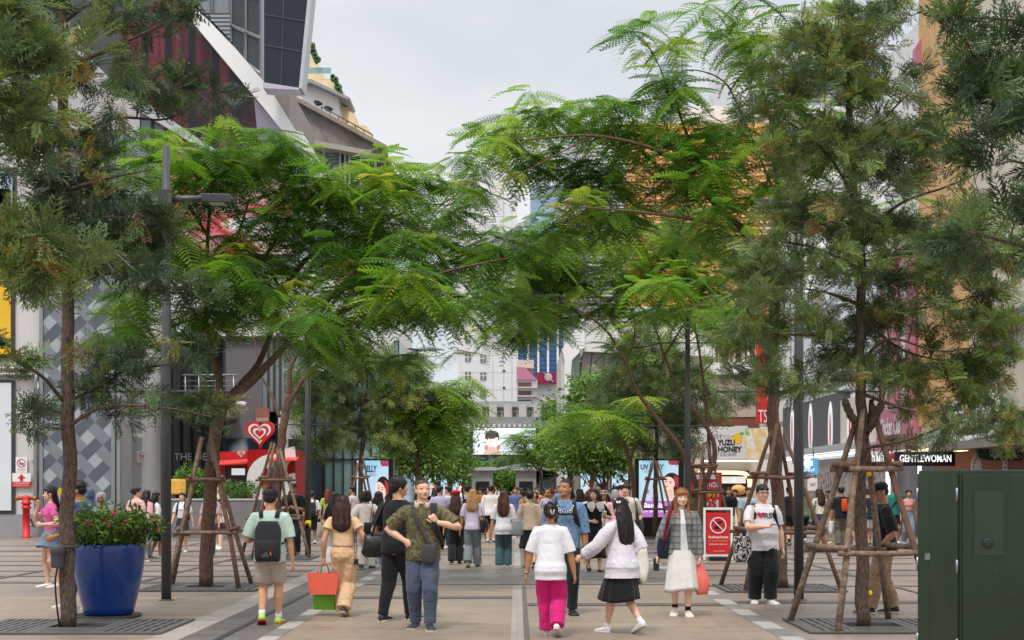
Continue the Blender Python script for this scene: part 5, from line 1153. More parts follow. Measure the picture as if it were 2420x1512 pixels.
# glass shop with white lettering, farther
Yn = 68.; X = lambda px, Y=Yn: XY(px, Y); Z = lambda py, Y=Yn: ZY(py, Y)
ng = thing('glass_shop', (0, 0, 0), 'teal glass shop building with big white letters behind the second left lamp post', 'building')
part_box('glass_front', M_gl_teal, ng, X(668), X(940), Yn+.5, Yn+8, Z(1180), Z(800)); part_box('dark_base', M_gl_dark, ng, X(600), X(950), Yn+.8, Yn+8, 0, Z(1085)); part_box('dark_canopy', M_dgrey, ng, X(664), X(800), Yn-1, Yn+.5, Z(905), Z(880)); part_box('dark_recess', M_black, ng, X(680), X(745), Yn+.1, Yn+.5, Z(945), Z(905))
mb = MB()
for px in range(676, 945, 22): mb.bx(X(px)-.04, X(px)+.04, Yn+.4, Yn+.5, 0, Z(800))
for py in (850, 1000, 1085): mb.bx(X(668), X(940), Yn+.4, Yn+.5, Z(py)-.05, Z(py)+.05)
mb.build('mullion', M_frame, ng); lettering('niko and ...', P(732, 862, Yn-.3), 1.15, M_litw, ng, width=X(800)-X(684), extrude=.02, bold=.03)
mb = MB()
for k in range(14): xx = X(700+k*17); mb.bx(xx, xx+.05, Yn-6, Yn-5.95, 0, 1.1)
mb.bx(X(700), X(930), Yn-6, Yn-5.95, 1.05, 1.1); mb.bx(X(700), X(930), Yn-6, Yn-5.95, .5, .54); rl = mb.build('railing', M_frame); tag(rl, 'low dark metal railing in front of the teal glass shop', 'railing')
# ---- concrete building with the raked soffit
Yc = 92.; X = lambda px, Y=Yc: XY(px, Y); Z = lambda py, Y=Yc: ZY(py, Y)
cb = thing('concrete_building', (0, 0, 0), 'board-marked concrete building with a raked overhanging top and glass below', 'building')
t = NT('board_marked_concrete'); v = t.coord('Object', rot=(0, R(35), 0)); s = t.n('ShaderNodeSeparateXYZ'); t.l(v, s.inputs[0]); fr_ = t.math('FRACT', t.math('MULTIPLY', s.outputs[0], .8)); ln_ = t.ramp(fr_, [(0, (.62, .6, .58, 1)), (.06, (1, 1, 1, 1)), (.94, (1, 1, 1, 1)), (1, (.7, .68, .66, 1))])
t.col(t.mix(1., t.mix(.8, t.ramp(t.noise(v, .7, 5, .65), [(.3, srgb(122, 114, 108)), (.7, srgb(156, 148, 142))]), ln_, 'MULTIPLY'), t.ramp(t.noise(t.coord('Object', (1, 1, .2)), 2.5, 4), [(.3, (.85, .85, .85, 1)), (.7, (1.05, 1.05, 1.05, 1))]), 'MULTIPLY')); t.v(t.b, Roughness=.85); M_conc = t.m
pslab('raked_soffit', M_conc, cb, ((684, 226), (912, 352), (908, 358), (820, 357), (700, 326), (684, 318)), Yc, 14); pslab('parapet', pm('stained_concrete', srgb(150, 138, 124), .9, .25, 2.), cb, ((684, 219), (914, 343), (914, 354), (684, 229)), Yc-.5, 1.)
pslab('beam', pm('pale_concrete', srgb(176, 166, 156), .85, .1, 2.), cb, ((700, 324), (880, 356), (870, 366), (700, 336)), Yc-.2, 3)
pslab('glass_front', M_gl_grey, cb, ((700, 336), (800, 355), (800, 800), (700, 800)), Yc+1, 10); pslab('glass_front', M_gl_dark, cb, ((800, 355), (886, 364), (886, 800), (800, 800)), Yc+1.1, 10)
mb = MB()
for px in (715, 760, 800, 812, 822, 850, 884): mb.bx(X(px)-.08, X(px)+.08, Yc+.8, Yc+1., Z(800), Z(345))
for py in (400, 470, 540, 620): mb.bx(X(700), X(886), Yc+.8, Yc+1.02, Z(py)-.08, Z(py)+.08)
mb.build('mullion', M_lgrey, cb); mb = MB(); mb.tube([P(760, 252, Yc), P(880, 318, Yc)], .04, 5)
for k in range(7): mb.tube([P(760+k*20, 252+k*11, Yc), P(760+k*20, 264+k*11, Yc)], .03, 4)
mb.build('roof_rail', M_frame, cb)
Yk = 112.; X = lambda px, Y=Yk: XY(px, Y); Z = lambda py, Y=Yk: ZY(py, Y)
cr = thing('terraced_building', (0, 0, 0), 'cream stepped terrace building with hedges and a white painted gable above the concrete roof', 'building')
pslab('wall', M_cream, cr, ((690, 100), (732, 110), (732, 132), (750, 156), (750, 190), (690, 190)), Yk, 14); pslab('wall', M_cream, cr, ((700, 186), (787, 186), (822, 232), (822, 420), (700, 420)), Yk-1, 14); pslab('wall', M_cream, cr, ((822, 296), (866, 296), (880, 320), (880, 420), (822, 420)), Yk-1, 8)
pslab('white_gable', M_white, cr, ((704, 195), (730, 192), (800, 232), (800, 300), (704, 290)), Yk-3, 2); pslab('gable_roof', M_grey, cr, ((704, 188), (735, 186), (826, 230), (822, 235), (735, 195), (704, 194)), Yk-4, 4)
hb = MB()
for (a, b2, c, d) in ((728, 92, 750, 145), (787, 180, 818, 246)):
    for k in range(26):
        q = k/25; p = P(a+(c-a)*q+rnd.uniform(-3, 3), b2+(d-b2)*q+rnd.uniform(-6, 4), Yk-1.5); hb.ell(p, (.2, .2, .26), 6, 5)
hb.build('terrace_hedge', M_hedge, cr); mb = MB()
for ex, ey in ((752, 243), (777, 256)):
    mb.tube(smooth_path([P(ex-9, ey-4, Yk-3.03), P(ex, ey-3, Yk-3.03), P(ex+9, ey+3, Yk-3.03)], 3), .07, 4); mb.tube(smooth_path([P(ex-9, ey-4, Yk-3.03), P(ex-3, ey+5, Yk-3.03), P(ex+9, ey+3, Yk-3.03)], 4), .05, 4); mb.ell(P(ex, ey+.5, Yk-3.03), (.13, .03, .13), 8, 5)
mb.build('painted_eyes', M_dgrey, cr); mb = MB(); mb.bx(X(700), X(787), Yk-1.2, Yk-1.15, Z(184), Z(170)); mb.build('glass_balustrade', M_gl_teal, cr)
# ---- the far end
def windows(mb, x, zs, y, w, h):
    for z in zs: mb.bx(x-w/2, x+w/2, y-.12, y, z-h/2, z+h/2)
Yw = 172.; X = lambda px, Y=Yw: XY(px, Y); Z = lambda py, Y=Yw: ZY(py, Y)
wt = thing('white_tower', (0, 0, 0), 'plain white slab tower with columns of small windows at the end of the plaza', 'building')
part_box('wall', pm('white_tower_wall', srgb(228, 226, 226), .8, .03, .3), wt, X(1083), X(1222), Yw, Yw+25, 0, Z(415))
for px, ys in ((1142, range(478, 960, 41)), (1106, range(500, 940, 43))):
    for py in ys:
        mb = MB(); mb.bx(X(px)-.34, X(px)+.34, Yw-.12, Yw+.02, Z(py)-.45, Z(py)+.45); wn = mb.build('window', pm('dull_window', srgb(120, 122, 124), .4), wt); mb = MB(); mb.bx(X(px)-.04, X(px)+.04, Yw-.16, Yw-.12, Z(py)-.45, Z(py)+.45); mb.bx(X(px)-.34, X(px)+.34, Yw-.17, Yw-.12, Z(py)-.04, Z(py)+.04); mb.build('frame', M_pw, wn)
mb = MB()
for px in (1165, 1190, 1210): mb.bx(X(px)-.03, X(px)+.03, Yw-.03, Yw, 0, Z(415))
for py in range(450, 960, 41): mb.bx(X(1083), X(1222), Yw-.02, Yw, Z(py+20)-.02, Z(py+20)+.02)
mb.build('panel_joint', M_lgrey, wt); mb = MB(); mb.bx(X(1140), X(1185), Yw+3, Yw+12, Z(415), Z(385)); mb.build('roof_plant', M_lgrey, wt); mb = MB(); mb.bx(X(1188), X(1194), Yw-.1, Yw, Z(918), Z(914)); mb.bx(X(1188), X(1194), Yw-.1, Yw, Z(878), Z(874)); mb.build('vent', M_dgrey, wt)
Yb = 236.; X = lambda px, Y=Yb: XY(px, Y); Z = lambda py, Y=Yb: ZY(py, Y)
bt = thing('blue_tower', (0, 0, 0), 'tall blue glass office tower with white vertical fins behind the white tower', 'building')
part_box('curtain_wall', M_gl_blue, bt, X(1222), X(1345), Yb, Yb+30, 0, Z(570)); mb = MB()
for px in (1222, 1248, 1272, 1295, 1318, 1345): mb.bx(X(px)-.17, X(px)+.17, Yb-.5, Yb, Z(880), Z(570))
mb.build('fin', M_pw, bt); mb = MB()
for py in range(576, 890, 11): mb.bx(X(1222), X(1345), Yb-.12, Yb, Z(py)-.08, Z(py)+.08)
for px in range(1226, 1345, 6): mb.bx(X(px)-.05, X(px)+.05, Yb-.1, Yb, Z(880), Z(570))
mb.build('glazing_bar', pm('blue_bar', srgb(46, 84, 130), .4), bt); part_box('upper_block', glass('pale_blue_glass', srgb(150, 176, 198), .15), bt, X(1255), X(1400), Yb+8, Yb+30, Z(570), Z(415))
Yp = 150.; X = lambda px, Y=Yp: XY(px, Y); Z = lambda py, Y=Yp: ZY(py, Y)
pk = thing('pink_roof_building', (0, 0, 0), 'low white block with a pink mansard roof and rows of balconies', 'building')
part_box('wall', M_white, pk, X(1222), X(1270), Yp, Yp+12, 0, Z(898)); mb = MB(); mb.prism([P(1221, 897, Yp-.4), P(1268, 897, Yp-.4), P(1242, 868, Yp-.4), P(1221, 866, Yp-.4)], (0, 10, 0)); mb.build('pink_roof', pm('pink_tile', srgb(206, 130, 158), .7, .08, 1.), pk); part_box('upper_wall', M_beigew, pk, X(1222), X(1262), Yp+1, Yp+10, Z(868), Z(848))
for py in (909, 929, 950):
    wn = part_box('window_band', pm('brownish_window', srgb(130, 92, 84), .4, .25, .8), pk, X(1224), X(1256), Yp-.05, Yp, Z(py+5), Z(py-5)); part_box('balcony', M_offw, pk, X(1221), X(1270), Yp-.8, Yp-.06, Z(py+9), Z(py+6))
mb = MB()
for px in range(1226, 1325, 16): mb.bx(X(px)-.03, X(px)+.03, Yp+1.9, Yp+2, Z(855), Z(849))
fb = part_box('wall', M_white, pk, X(1270)+.02, X(1325), Yp+2, Yp+10, 0, Z(877))
sg = thing('crest_banner', (0, 0, 0), 'maroon banner with a round silver emblem on the white block', 'banner'); part_box('banner_cloth', pm('maroon_cloth', srgb(142, 34, 66), .7, .1, .8), sg, X(1269), X(1322), Yp+1.3, Yp+1.6, Z(905), Z(877))
mb = MB(); c = P(1296, 891, Yp+1.25); mb.ell(c, (.42, .04, .42), 14, 8); mb.prism([c+Vector((-.6, 0, .55)), c+Vector((-.5, 0, .55)), c+Vector((.6, 0, -.5)), c+Vector((.5, 0, -.55))], (0, -.06, 0)); mb.build('emblem', pm('silver', srgb(190, 186, 184), .4), sg)
Ye = 128.; X = lambda px, Y=Ye: XY(px, Y); Z = lambda py, Y=Ye: ZY(py, Y)
st = thing('elevated_walkway', (0, 0, 0), 'grey elevated walkway building with a band of windows over the far road', 'building')
part_box('upper_fascia', M_lgrey, st, X(1040), X(1420), Ye, Ye+8, Z(962), Z(948)); part_box('lower_fascia', M_grey, st, X(1040), X(1420), Ye-.2, Ye+8, Z(1012), Z(985)); part_box('glazing', M_gl_dark, st, X(1040), X(1420), Ye+.4, Ye+8, Z(985), Z(962))
for px in range(1060, 1420, 35): part_box('pier', M_offw, st, X(px)-.35, X(px)+.35, Ye-.1, Ye+.4, Z(985), Z(957))
mb = MB()
for px in range(1066, 1420, 12): mb.bx(X(px)-.05, X(px)+.05, Ye+.32, Ye+.41, Z(985), Z(962))
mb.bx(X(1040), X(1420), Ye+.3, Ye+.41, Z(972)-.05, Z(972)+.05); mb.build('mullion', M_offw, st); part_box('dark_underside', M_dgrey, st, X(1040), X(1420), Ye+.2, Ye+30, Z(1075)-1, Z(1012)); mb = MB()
for px in range(1108, 1280, 12): mb.bx(X(px)-.12, X(px)+.12, Ye-.9, Ye-.2, Z(1011), Z(1003))
mb.build('bracket', M_pw, st); mb = MB()
for py in range(1078, 1130, 7): mb.tube([P(1040, py, Ye+2), P(1420, py-3, Ye+2)], .07, 4)
mb.build('cable_bundle', M_black, st)
for px in (1092, 1205, 1330): part_box('column', M_grey, st, X(px)-.5, X(px)+.5, Ye+1, Ye+2.2, 0, Z(1075)-1)
Yd = 121.; X = lambda px, Y=Yd: XY(px, Y); Z = lambda py, Y=Yd: ZY(py, Y)
bb = thing('billboard_screen', (0, 0, 0), 'bright pale billboard screen with a dark-haired face hung below the grey walkway', 'billboard')
part_box('casing', M_dgrey, bb, X(1116), X(1268), Yd, Yd+.8, Z(1077), Z(1009)); part_box('screen_face', emat('pale_screen', (.80, .85, .92, 1), .75), bb, X(1118), X(1266), Yd-.05, Yd-.01, Z(1074), Z(1011))
mb = MB(); yy = Yd-.09
def disc(mb, px, py, rx, ry, y, n=20, Yr=None):
    Yr = Yr or y; c = P(px, py, y); k = y/F; mb.quad(*[c+Vector((rx*k*math.cos(2*math.pi*i/n), 0, ry*k*math.sin(2*math.pi*i/n))) for i in range(n)])
disc(mb, 1163, 1044, 12, 17, yy); mb.quad(P(1140, 1074, yy), P(1186, 1074, yy), P(1178, 1063, yy), P(1168, 1058, yy), P(1158, 1058, yy), P(1148, 1063, yy)); mb.build('face_picture', emat('face_print', srgb(236, 200, 190), .6), bb, fix=False)
mb = MB(); yy = Yd-.12; disc(mb, 1163, 1027, 16, 10, yy); disc(mb, 1150, 1033, 4, 9, yy); disc(mb, 1176, 1033, 4, 9, yy); mb.build('hair_picture', emat('hair_print', srgb(92, 80, 82), .5), bb, fix=False)
mb = MB(); add_text(mb, 'โทนสกิน', P(1163, 1043, Yd-.16), .75, width=1.7, bold=.02); add_text(mb, 'MEN RORMEN', P(1163, 1052, Yd-.16), .4, width=2., bold=.02); mb.build('lettering', M_litw, bb, fix=False)
for a in (1149, 1178): mb = MB(); disc(mb, a, 1057, 4.5, 6, Yd-.17); mb.build('hand_picture', emat('hand_print', srgb(226, 150, 140), .6), bb, fix=False)
for px in (1160, 1222): part_box('post', M_metal, bb, X(px)-.2, X(px)+.2, Yd+.2, Yd+.6, 0, Z(1077))
Yg = 108.; X = lambda px, Y=Yg: XY(px, Y); Z = lambda py, Y=Yg: ZY(py, Y)
gc = thing('gate_canopy', (0, 0, 0), 'thin flat metal canopy on slim posts over the far exit', 'canopy'); mb = MB(); mb.prism([P(1096, 1120, Yg), P(1245, 1092, Yg), P(1245, 1098, Yg), P(1096, 1126, Yg)], (0, 5, 0)); mb.prism([P(1245, 1092, Yg), P(1300, 1108, Yg), P(1300, 1112, Yg), P(1245, 1098, Yg)], (0, 5, 0)); mb.build('roof', M_lgrey, gc)
for px in (1161, 1223, 1280): part_box('post', M_grey, gc, X(px)-.12, X(px)+.12, Yg+2, Yg+2.3, 0, Z(1108))
for px, lb in ((1140, 'grey ticket booth, left of the two under the far canopy'), (1243, 'grey ticket booth with a flat overhanging lid under the far canopy')):
    tb = thing('ticket_booth', (XY(px, 104), 104, 0), lb, 'booth', 'ticket booths'); part_box('cabin', M_grey, tb, -.75, .75, 0, 1.6, 0, 2.9); part_box('window', M_black, tb, -.5, .5, -.04, .0, .7, 2.1); part_box('roof', M_lgrey, tb, -1.1, 1.0, -.3, 1.8, 2.9, 3.15)
M_blue = pm('blue_awning', srgb(58, 98, 150), .7, .1, 2); mb = MB(); mb.prism([(XY(1085, 126), 126, 2.4), (XY(1200, 126), 126, 2.4), (XY(1200, 126), 126, 1.9), (XY(1085, 126), 126, 1.9)], (0, 2, 0)); tag(mb.build('market_awning', M_blue), 'long blue awning by the far road below the dark trees', 'awning')
# ---- right middle: white angular hall and grey parking tower
Yh = 88.; X = lambda px, Y=Yh: XY(px, Y); Z = lambda py, Y=Yh: ZY(py, Y)
wh = thing('white_hall', (0, 0, 0), 'white angular hall with a green glass slot and grey panelled underside beyond the right trees', 'building')
pslab('glass_slot', glass('green_glass', srgb(150, 176, 166), .15), wh, ((1338, 850), (1372, 828), (1366, 1000), (1360, 1100), (1338, 1100)), Yh+.6, 8); pslab('side_wall', M_offw, wh, ((1326, 830), (1340, 845), (1340, 1160), (1326, 1160)), Yh, 10)
pslab('white_edge', M_pw, wh, ((1326, 828), (1372, 760), (1382, 760), (1382, 820), (1352, 850), (1340, 990), (1340, 1160), (1334, 1160), (1334, 850)), Yh-.4, 1.); pslab('grey_underside', pm('grey_cladding', srgb(138, 130, 126), .7, .05, .5), wh, ((1378, 834), (1386, 830), (1470, 832), (1600, 840), (1600, 1160), (1352, 1160), (1360, 990)), Yh+.2, 9); pslab('upper_wall', M_white, wh, ((1372, 752), (1700, 740), (1700, 842), (1470, 834), (1380, 830)), Yh-.2, 9)
mb = MB()
for a, b2, c, d in ((1400, 832, 1384, 960), (1430, 833, 1412, 1000), (1460, 834, 1448, 1000), (1360, 905, 1480, 900), (1356, 960, 1480, 950)): mb.tube([P(a, b2, Yh+.18), P(c, d, Yh+.18)], .03, 4)
mb.build('panel_joint', M_dgrey, wh)
Yr = 120.; X = lambda px, Y=Yr: XY(px, Y); Z = lambda py, Y=Yr: ZY(py, Y)
pt = thing('parking_tower', (0, 0, 0), 'pale grey slatted parking tower rising behind the right feathery trees', 'building'); part_box('core', M_lgrey, pt, X(1345), X(1500), Yr, Yr+15, 0, Z(280)); mb = MB()
for py in range(285, 750, 9): mb.bx(X(1390), X(1500), Yr-.3, Yr, Z(py)-.07, Z(py)+.07)
mb.build('slat_screen', M_pw, pt); mb = MB()
for py in range(460, 740, 34): mb.prism([P(1340, py, Yr-1.5), P(1378, py, Yr-1.5), P(1378, py+14, Yr-1.5), P(1340, py+14, Yr-1.5)], (0, 3, 0))
mb.build('ramp_edge', M_offw, pt)
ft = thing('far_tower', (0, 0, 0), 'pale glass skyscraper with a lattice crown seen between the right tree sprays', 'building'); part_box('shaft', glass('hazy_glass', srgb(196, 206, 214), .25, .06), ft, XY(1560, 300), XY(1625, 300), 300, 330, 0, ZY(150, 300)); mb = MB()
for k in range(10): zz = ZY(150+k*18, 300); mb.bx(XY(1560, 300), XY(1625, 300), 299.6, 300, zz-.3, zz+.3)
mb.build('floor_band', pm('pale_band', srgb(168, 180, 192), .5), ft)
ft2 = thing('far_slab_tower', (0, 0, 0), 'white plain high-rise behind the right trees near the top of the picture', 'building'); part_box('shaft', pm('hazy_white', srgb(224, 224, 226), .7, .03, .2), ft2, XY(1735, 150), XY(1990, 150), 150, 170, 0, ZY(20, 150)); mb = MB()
for k in range(14): zz = ZY(120+k*9, 150); mb.bx(XY(1900, 150), XY(1990, 150), 149.7, 150, zz-.08, zz+.08)
mb.build('louvre', M_lgrey, ft2)
# ---- right-hand row of shops along the plane x = 13
XR = 13.; yr = lambda px: XR*F/(px-CX)
def rz(px, py): return ZY(py, yr(px))
def rslab(name, m, parent, px0, px1, py0, py1, ref=None, proud=0., depth=6.):
    """a stretch of facade: px0 far end, px1 near end; heights py0 (top) and py1 (bottom) measured at column ref"""
    ref = ref or (px0+px1)/2; z0, z1 = max(rz(ref, py1), 0), rz(ref, py0); mb = MB(); mb.bx(XR-proud, XR-proud+depth, yr(px1)+.02, yr(px0)-.02, z0, z1); return mb.build(name, m, parent)
ob = thing('orange_billboard_building', (0, 0, 0), 'building behind the tall right tree carrying a big orange billboard with a green leaf', 'building')
part_box('wall', M_white, ob, 11., 40, 96, 110, 0, ZY(250, 96)); part_box('orange_board', M_orange, ob, XY(1480, 94), XY(1860, 94), 94, 95, ZY(520, 94), ZY(290, 94)); mb = MB(); c = P(1700, 385, 93.9)
mb.quad(*[c+Vector((.9*math.cos(a), 0, .28*math.sin(a)*(1-.3*math.cos(a)))) for a in [2*math.pi*i/18 for i in range(18)]]); mb.build('leaf_emblem', pm('leaf_green', srgb(84, 160, 84), .6), ob, fix=False); part_box('yellow_slats', printed([(.4, srgb(238, 190, 96)), (.6, srgb(232, 170, 80))], .5, 0, 2, 'amber_slats'), ob, XY(1480, 95), XY(1800, 95), 95, 96, ZY(720, 95), ZY(530, 95)); mb = MB()
for py in range(300, 720, 14): mb.bx(XY(1480, 93.8), XY(1860, 93.8), 93.85, 93.95, ZY(py, 93.8)-.05, ZY(py, 93.8)+.05)
mb.build('slat', pm('pale_orange_slat', srgb(240, 200, 150), .6), ob); lettering('วิเชียร', P(1580, 470, 93.7), 1.5, M_brown, ob)
Yy = 78.; X = lambda px, Y=Yy: XY(px, Y); Z = lambda py, Y=Yy: ZY(py, Y)
yz = thing('honey_drink_shop', (0, 0, 0), 'drinks shop with a white yuzu honey sign and a rounded warm-lit counter', 'shop'); part_box('wall', M_beigew, yz, X(1640), X(1800), Yy+.4, Yy+8, 0, Z(880))
part_box('white_beam', M_pw, yz, X(1680), X(1795), Yy-.3, Yy+.4, Z(885), Z(858)); part_box('lattice_back', M_brown, yz, X(1685), X(1790), Yy+.1, Yy+.4, Z(858), Z(770)); mb = MB()
for px in (1688, 1700, 1722, 1734, 1756, 1768, 1788): mb.bx(X(px)-.07, X(px)+.07, Yy-.1, Yy+.1, Z(858), Z(770))
mb.build('white_post', M_pw, yz); mb = MB()
for px in (1710, 1745, 1778):
    for py in (785, 812, 840): mb.ell(P(px, py, Yy+.08), (.16, .05, .16), 8, 5)
mb.build('cut_out', M_black, yz); part_box('beige_fascia', pm('ribbed_beige', srgb(190, 178, 164), .7, .08, 2.), yz, X(1685), X(1795), Yy, Yy+.4, Z(985), Z(895)); part_box('brown_recess', M_brown, yz, X(1660), X(1795), Yy+.05, Yy+.39, Z(1006), Z(985))
part_box('sign_board', pm('sign_white', srgb(226, 224, 222), .5, .03, 2.), yz, X(1650), X(1764), Yy-.5, Yy-.3, Z(1086), Z(1007)); lettering('YUZU', P(1717, 1046, Yy-.52), .41, M_black, yz, width=X(1738)-X(1697), bold=.04); lettering('HONEY', P(1724, 1062, Yy-.52), .41, M_black, yz, width=X(1753)-X(1697), bold=.04); lettering('BY YUZU GROUP', P(1716, 1074, Yy-.52), .2, M_black, yz, width=X(1740)-X(1693)); lettering('ゆずハニー', P(1712, 1032, Yy-.52), .28, M_black, yz, width=1.)
mb = MB(); disc(mb, 1743, 1036, 12, 13, Yy-.515); mb.build('yuzu_emblem', pm('yuzu_yellow', srgb(246, 202, 58), .5, .06), yz, fix=False); mb = MB(); disc(mb, 1753, 1024, 5, 3, Yy-.518); mb.build('leaf_emblem', pm('leaf_green', srgb(84, 160, 84), .6), yz, fix=False)
part_box('lamp_strip', M_cool, yz, X(1660), X(1790), Yy-.25, Yy-.15, Z(1091), Z(1088)); part_box('menu_wall', M_black, yz, X(1650), X(1772), Yy+.1, Yy+.39, Z(1195), Z(1112)); mb = MB(); arch = smooth_path([P(1650, 1117, Yy-.05), P(1745, 1117, Yy-.05), P(1766, 1124, Yy-.05), P(1772, 1142, Yy-.05), P(1772, 1200, Yy-.05)], 5); ribbon(mb, arch, .2, .22, (0, 1, 0)); mb.build('lit_arch', emat('warm_arch', (1., .78, .5, 1), 1.1), yz)
for a in (1690, 1722, 1745): mn = part_box('menu_screen', emat('menu_face', (.85, .82, .78, 1), .6), yz, X(a)-.35, X(a)+.4, Yy+.0, Yy+.1, Z(1142), Z(1126))
part_box('counter', M_taupe, yz, X(1645), X(1772), Yy-.3, Yy+.1, 0, 1.15); mb = MB(); mb.ell(P(1745, 1158, Yy-.1), (.42, .3, .3), 12, 8); mb.build('honey_dome', M_orange, yz)
rb = thing('red_banner_building', (0, 0, 0), 'white fronted building with a tall red banner panel seen behind the right trunks', 'building')
rslab('wall', M_white, rb, 1795, 1870, 560, 1000, 1830); mb = MB(); Yq = 74; mb.bx(XY(1790, Yq), XY(1835, Yq), Yq, Yq+.5, ZY(1000, Yq), ZY(560, Yq)); mb.build('red_panel', M_red, rb); mb = MB(); mb.bx(XY(1836, Yq), XY(1858, Yq), Yq+.1, Yq+.5, ZY(1000, Yq), ZY(620, Yq)); mb.build('red_panel', pm('bright_red', srgb(214, 30, 36), .4), rb); lettering('TSU', P(1810, 985, Yq-.03), .95, M_pw, rb, width=.75)
part_box('poster_board', printed([(.35, srgb(240, 240, 232)), (.5, srgb(236, 196, 120)), (.57, srgb(240, 240, 236)), (.66, srgb(120, 186, 96)), (.75, srgb(224, 110, 60))], 1.1, .5, 3, 'juice_poster'), rb, XY(1762, 71), XY(1812, 71), 71, 71.3, ZY(1086, 71), ZY(1012, 71))
bw = thing('pale_fronted_shop', (0, 0, 0), 'bluish white ribbed shop front over a charcoal fascia with oval lit windows', 'shop'); rslab('ribbed_front', printed([(.4, srgb(206, 212, 222)), (.6, srgb(222, 226, 232))], 1.5, 0, 2, 'bluish_white'), bw, 1868, 2092, 640, 985, 1980); rslab('charcoal_fascia', M_dgrey, bw, 1862, 2010, 940, 1062, 1950, .25, .3)
for px in (1886, 1930, 1978, 2025):
    yc = yr(px); mb = MB(); mb.ell((XR-.27, yc, rz(px, 1012)), (.05, .42, 1.1 if px < 2000 else .9), 14, 10); wd = mb.build('oval_window', emat('oval_glow', (.86, .9, .95, 1), .5), bw)
    mb = MB(); mb.ell((XR-.33, yc-.22, rz(px, 1020)), (.02, .1, .75), 10, 8); mb.build('red_trim', M_red, wd)
rslab('canopy_edge', M_lgrey, bw, 1862, 2092, 1062, 1076, 1950, 1.2, 1.5); rslab('lit_soffit', M_cool, bw, 1868, 2092, 1079, 1082, 1960, 1.0, .3); rslab('shop_interior', M_offw, bw, 1862, 2092, 1082, 1300, 1960, -.5, .3)
rslab('goods_shelf', printed([(.3, srgb(84, 84, 90)), (.42, srgb(176, 174, 174)), (.5, srgb(206, 202, 196)), (.57, srgb(150, 108, 100)), (.64, srgb(214, 206, 190)), (.75, srgb(90, 112, 120))], 1.5, .0, 2, 'shelf_goods'), bw, 1868, 2080, 1098, 1240, 1960, -.3, .15); rslab('beige_pier', M_beigew, bw, 2004, 2092, 935, 1066, 2048, .3, .4)
pkf = thing('pink_fronted_shop', (0, 0, 0), 'pink and white shop front with tall arched niches above a pink fascia sign', 'shop'); rslab('wall', M_white, pkf, 2092, 2182, 90, 1000, 2137); rslab('pink_fascia', M_pinkw, pkf, 2094, 2180, 965, 1062, 2137, .35, .35)
for (a, b2, c, d, m) in ((2094, 2104, 560, 960, M_white), (2106, 2120, 600, 960, M_brown), (2122, 2126, 560, 960, M_pinkw), (2150, 2158, 640, 960, M_brown), (2160, 2164, 560, 960, M_pinkw), (2172, 2180, 700, 960, pm('dark_red_panel', srgb(150, 30, 54), .5))): rslab('cladding_strip', m, pkf, a, b2, c, d, 2137, .12, .12)
mb = MB(); 
for yc, hw in ((yr(2142), 1.0), (yr(2112), .8)):
    zb, zt = rz(2137, 960), rz(2137, 700); pts = [Vector((XR-.18, yc-hw, zb)), Vector((XR-.18, yc-hw, zt))]+[Vector((XR-.18, yc-hw*math.cos(a), zt+hw*1.5*math.sin(a))) for a in np.linspace(.3, math.pi-.3, 7)]+[Vector((XR-.18, yc+hw, zt)), Vector((XR-.18, yc+hw, zb))]; ribbon(mb, pts, .22, .18, (1, 0, 0))
mb.build('arch_trim', M_pinkw, pkf); lettering('Chicken Club', Vector((XR-.37, yr(2130), rz(2137, 1008))), .8, M_pw, pkf, right=(0, -1, 0), width=2.6, bold=.03)
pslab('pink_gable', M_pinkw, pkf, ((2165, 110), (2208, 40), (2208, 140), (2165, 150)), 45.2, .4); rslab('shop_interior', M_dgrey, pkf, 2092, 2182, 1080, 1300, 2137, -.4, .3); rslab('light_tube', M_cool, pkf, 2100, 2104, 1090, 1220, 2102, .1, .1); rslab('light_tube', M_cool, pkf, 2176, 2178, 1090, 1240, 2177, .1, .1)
gd = thing('gold_slatted_building', (0, 0, 0), 'building clad in vertical gold slats at the right, with a grey-green fascia', 'building'); rslab('wall', pm('amber_wall', srgb(238, 228, 214), .6, .1, 1.), gd, 2182, 2292, -200, 1010, 2237); mb = MB(); y0, y1 = yr(2292), yr(2182)
for k in range(30): yy = y0+(y1-y0)*(k+.5)/30; mb.bx(XR-.16, XR-.001, yy-.035, yy+.035, rz(2237, 1000), rz(2237, -200))
[mb.bx(x_, x_+.1, y0-.16, y0+.01, rz(2237, 1000), rz(2237, -200)) for x_ in np.arange(13.1, 18.8, .42)]
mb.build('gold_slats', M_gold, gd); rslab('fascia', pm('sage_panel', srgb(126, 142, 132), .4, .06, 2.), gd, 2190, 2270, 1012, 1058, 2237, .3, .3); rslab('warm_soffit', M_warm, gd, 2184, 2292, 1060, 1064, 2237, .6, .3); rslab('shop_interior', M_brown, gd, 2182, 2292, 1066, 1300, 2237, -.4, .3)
be = thing('beige_building', (0, 0, 0), 'beige rendered building with big mirrored letters THE at the right edge', 'building'); rslab('wall', M_beigew, be, 2292, 2560, -200, 1040, 2390); mb = MB(); add_text(mb, 'THE', Vector((XR-.3, yr(2388), rz(2390, 790))), 2.0, right=(0, -1, 0), bold=.03); vs0 = list(mb.v)
lt = MB(); 
vs, fs = text_geo('THE', 1., 0, bold=.03); lt.add([Vector((XR-.32, yr(2388)-v.x*1.35, rz(2390, 790)+v.y*1.5)) for v in vs], fs); lt.add([Vector((XR-.02, yr(2388)-v.x*1.35, rz(2390, 790)+v.y*1.5)) for v in vs], fs)
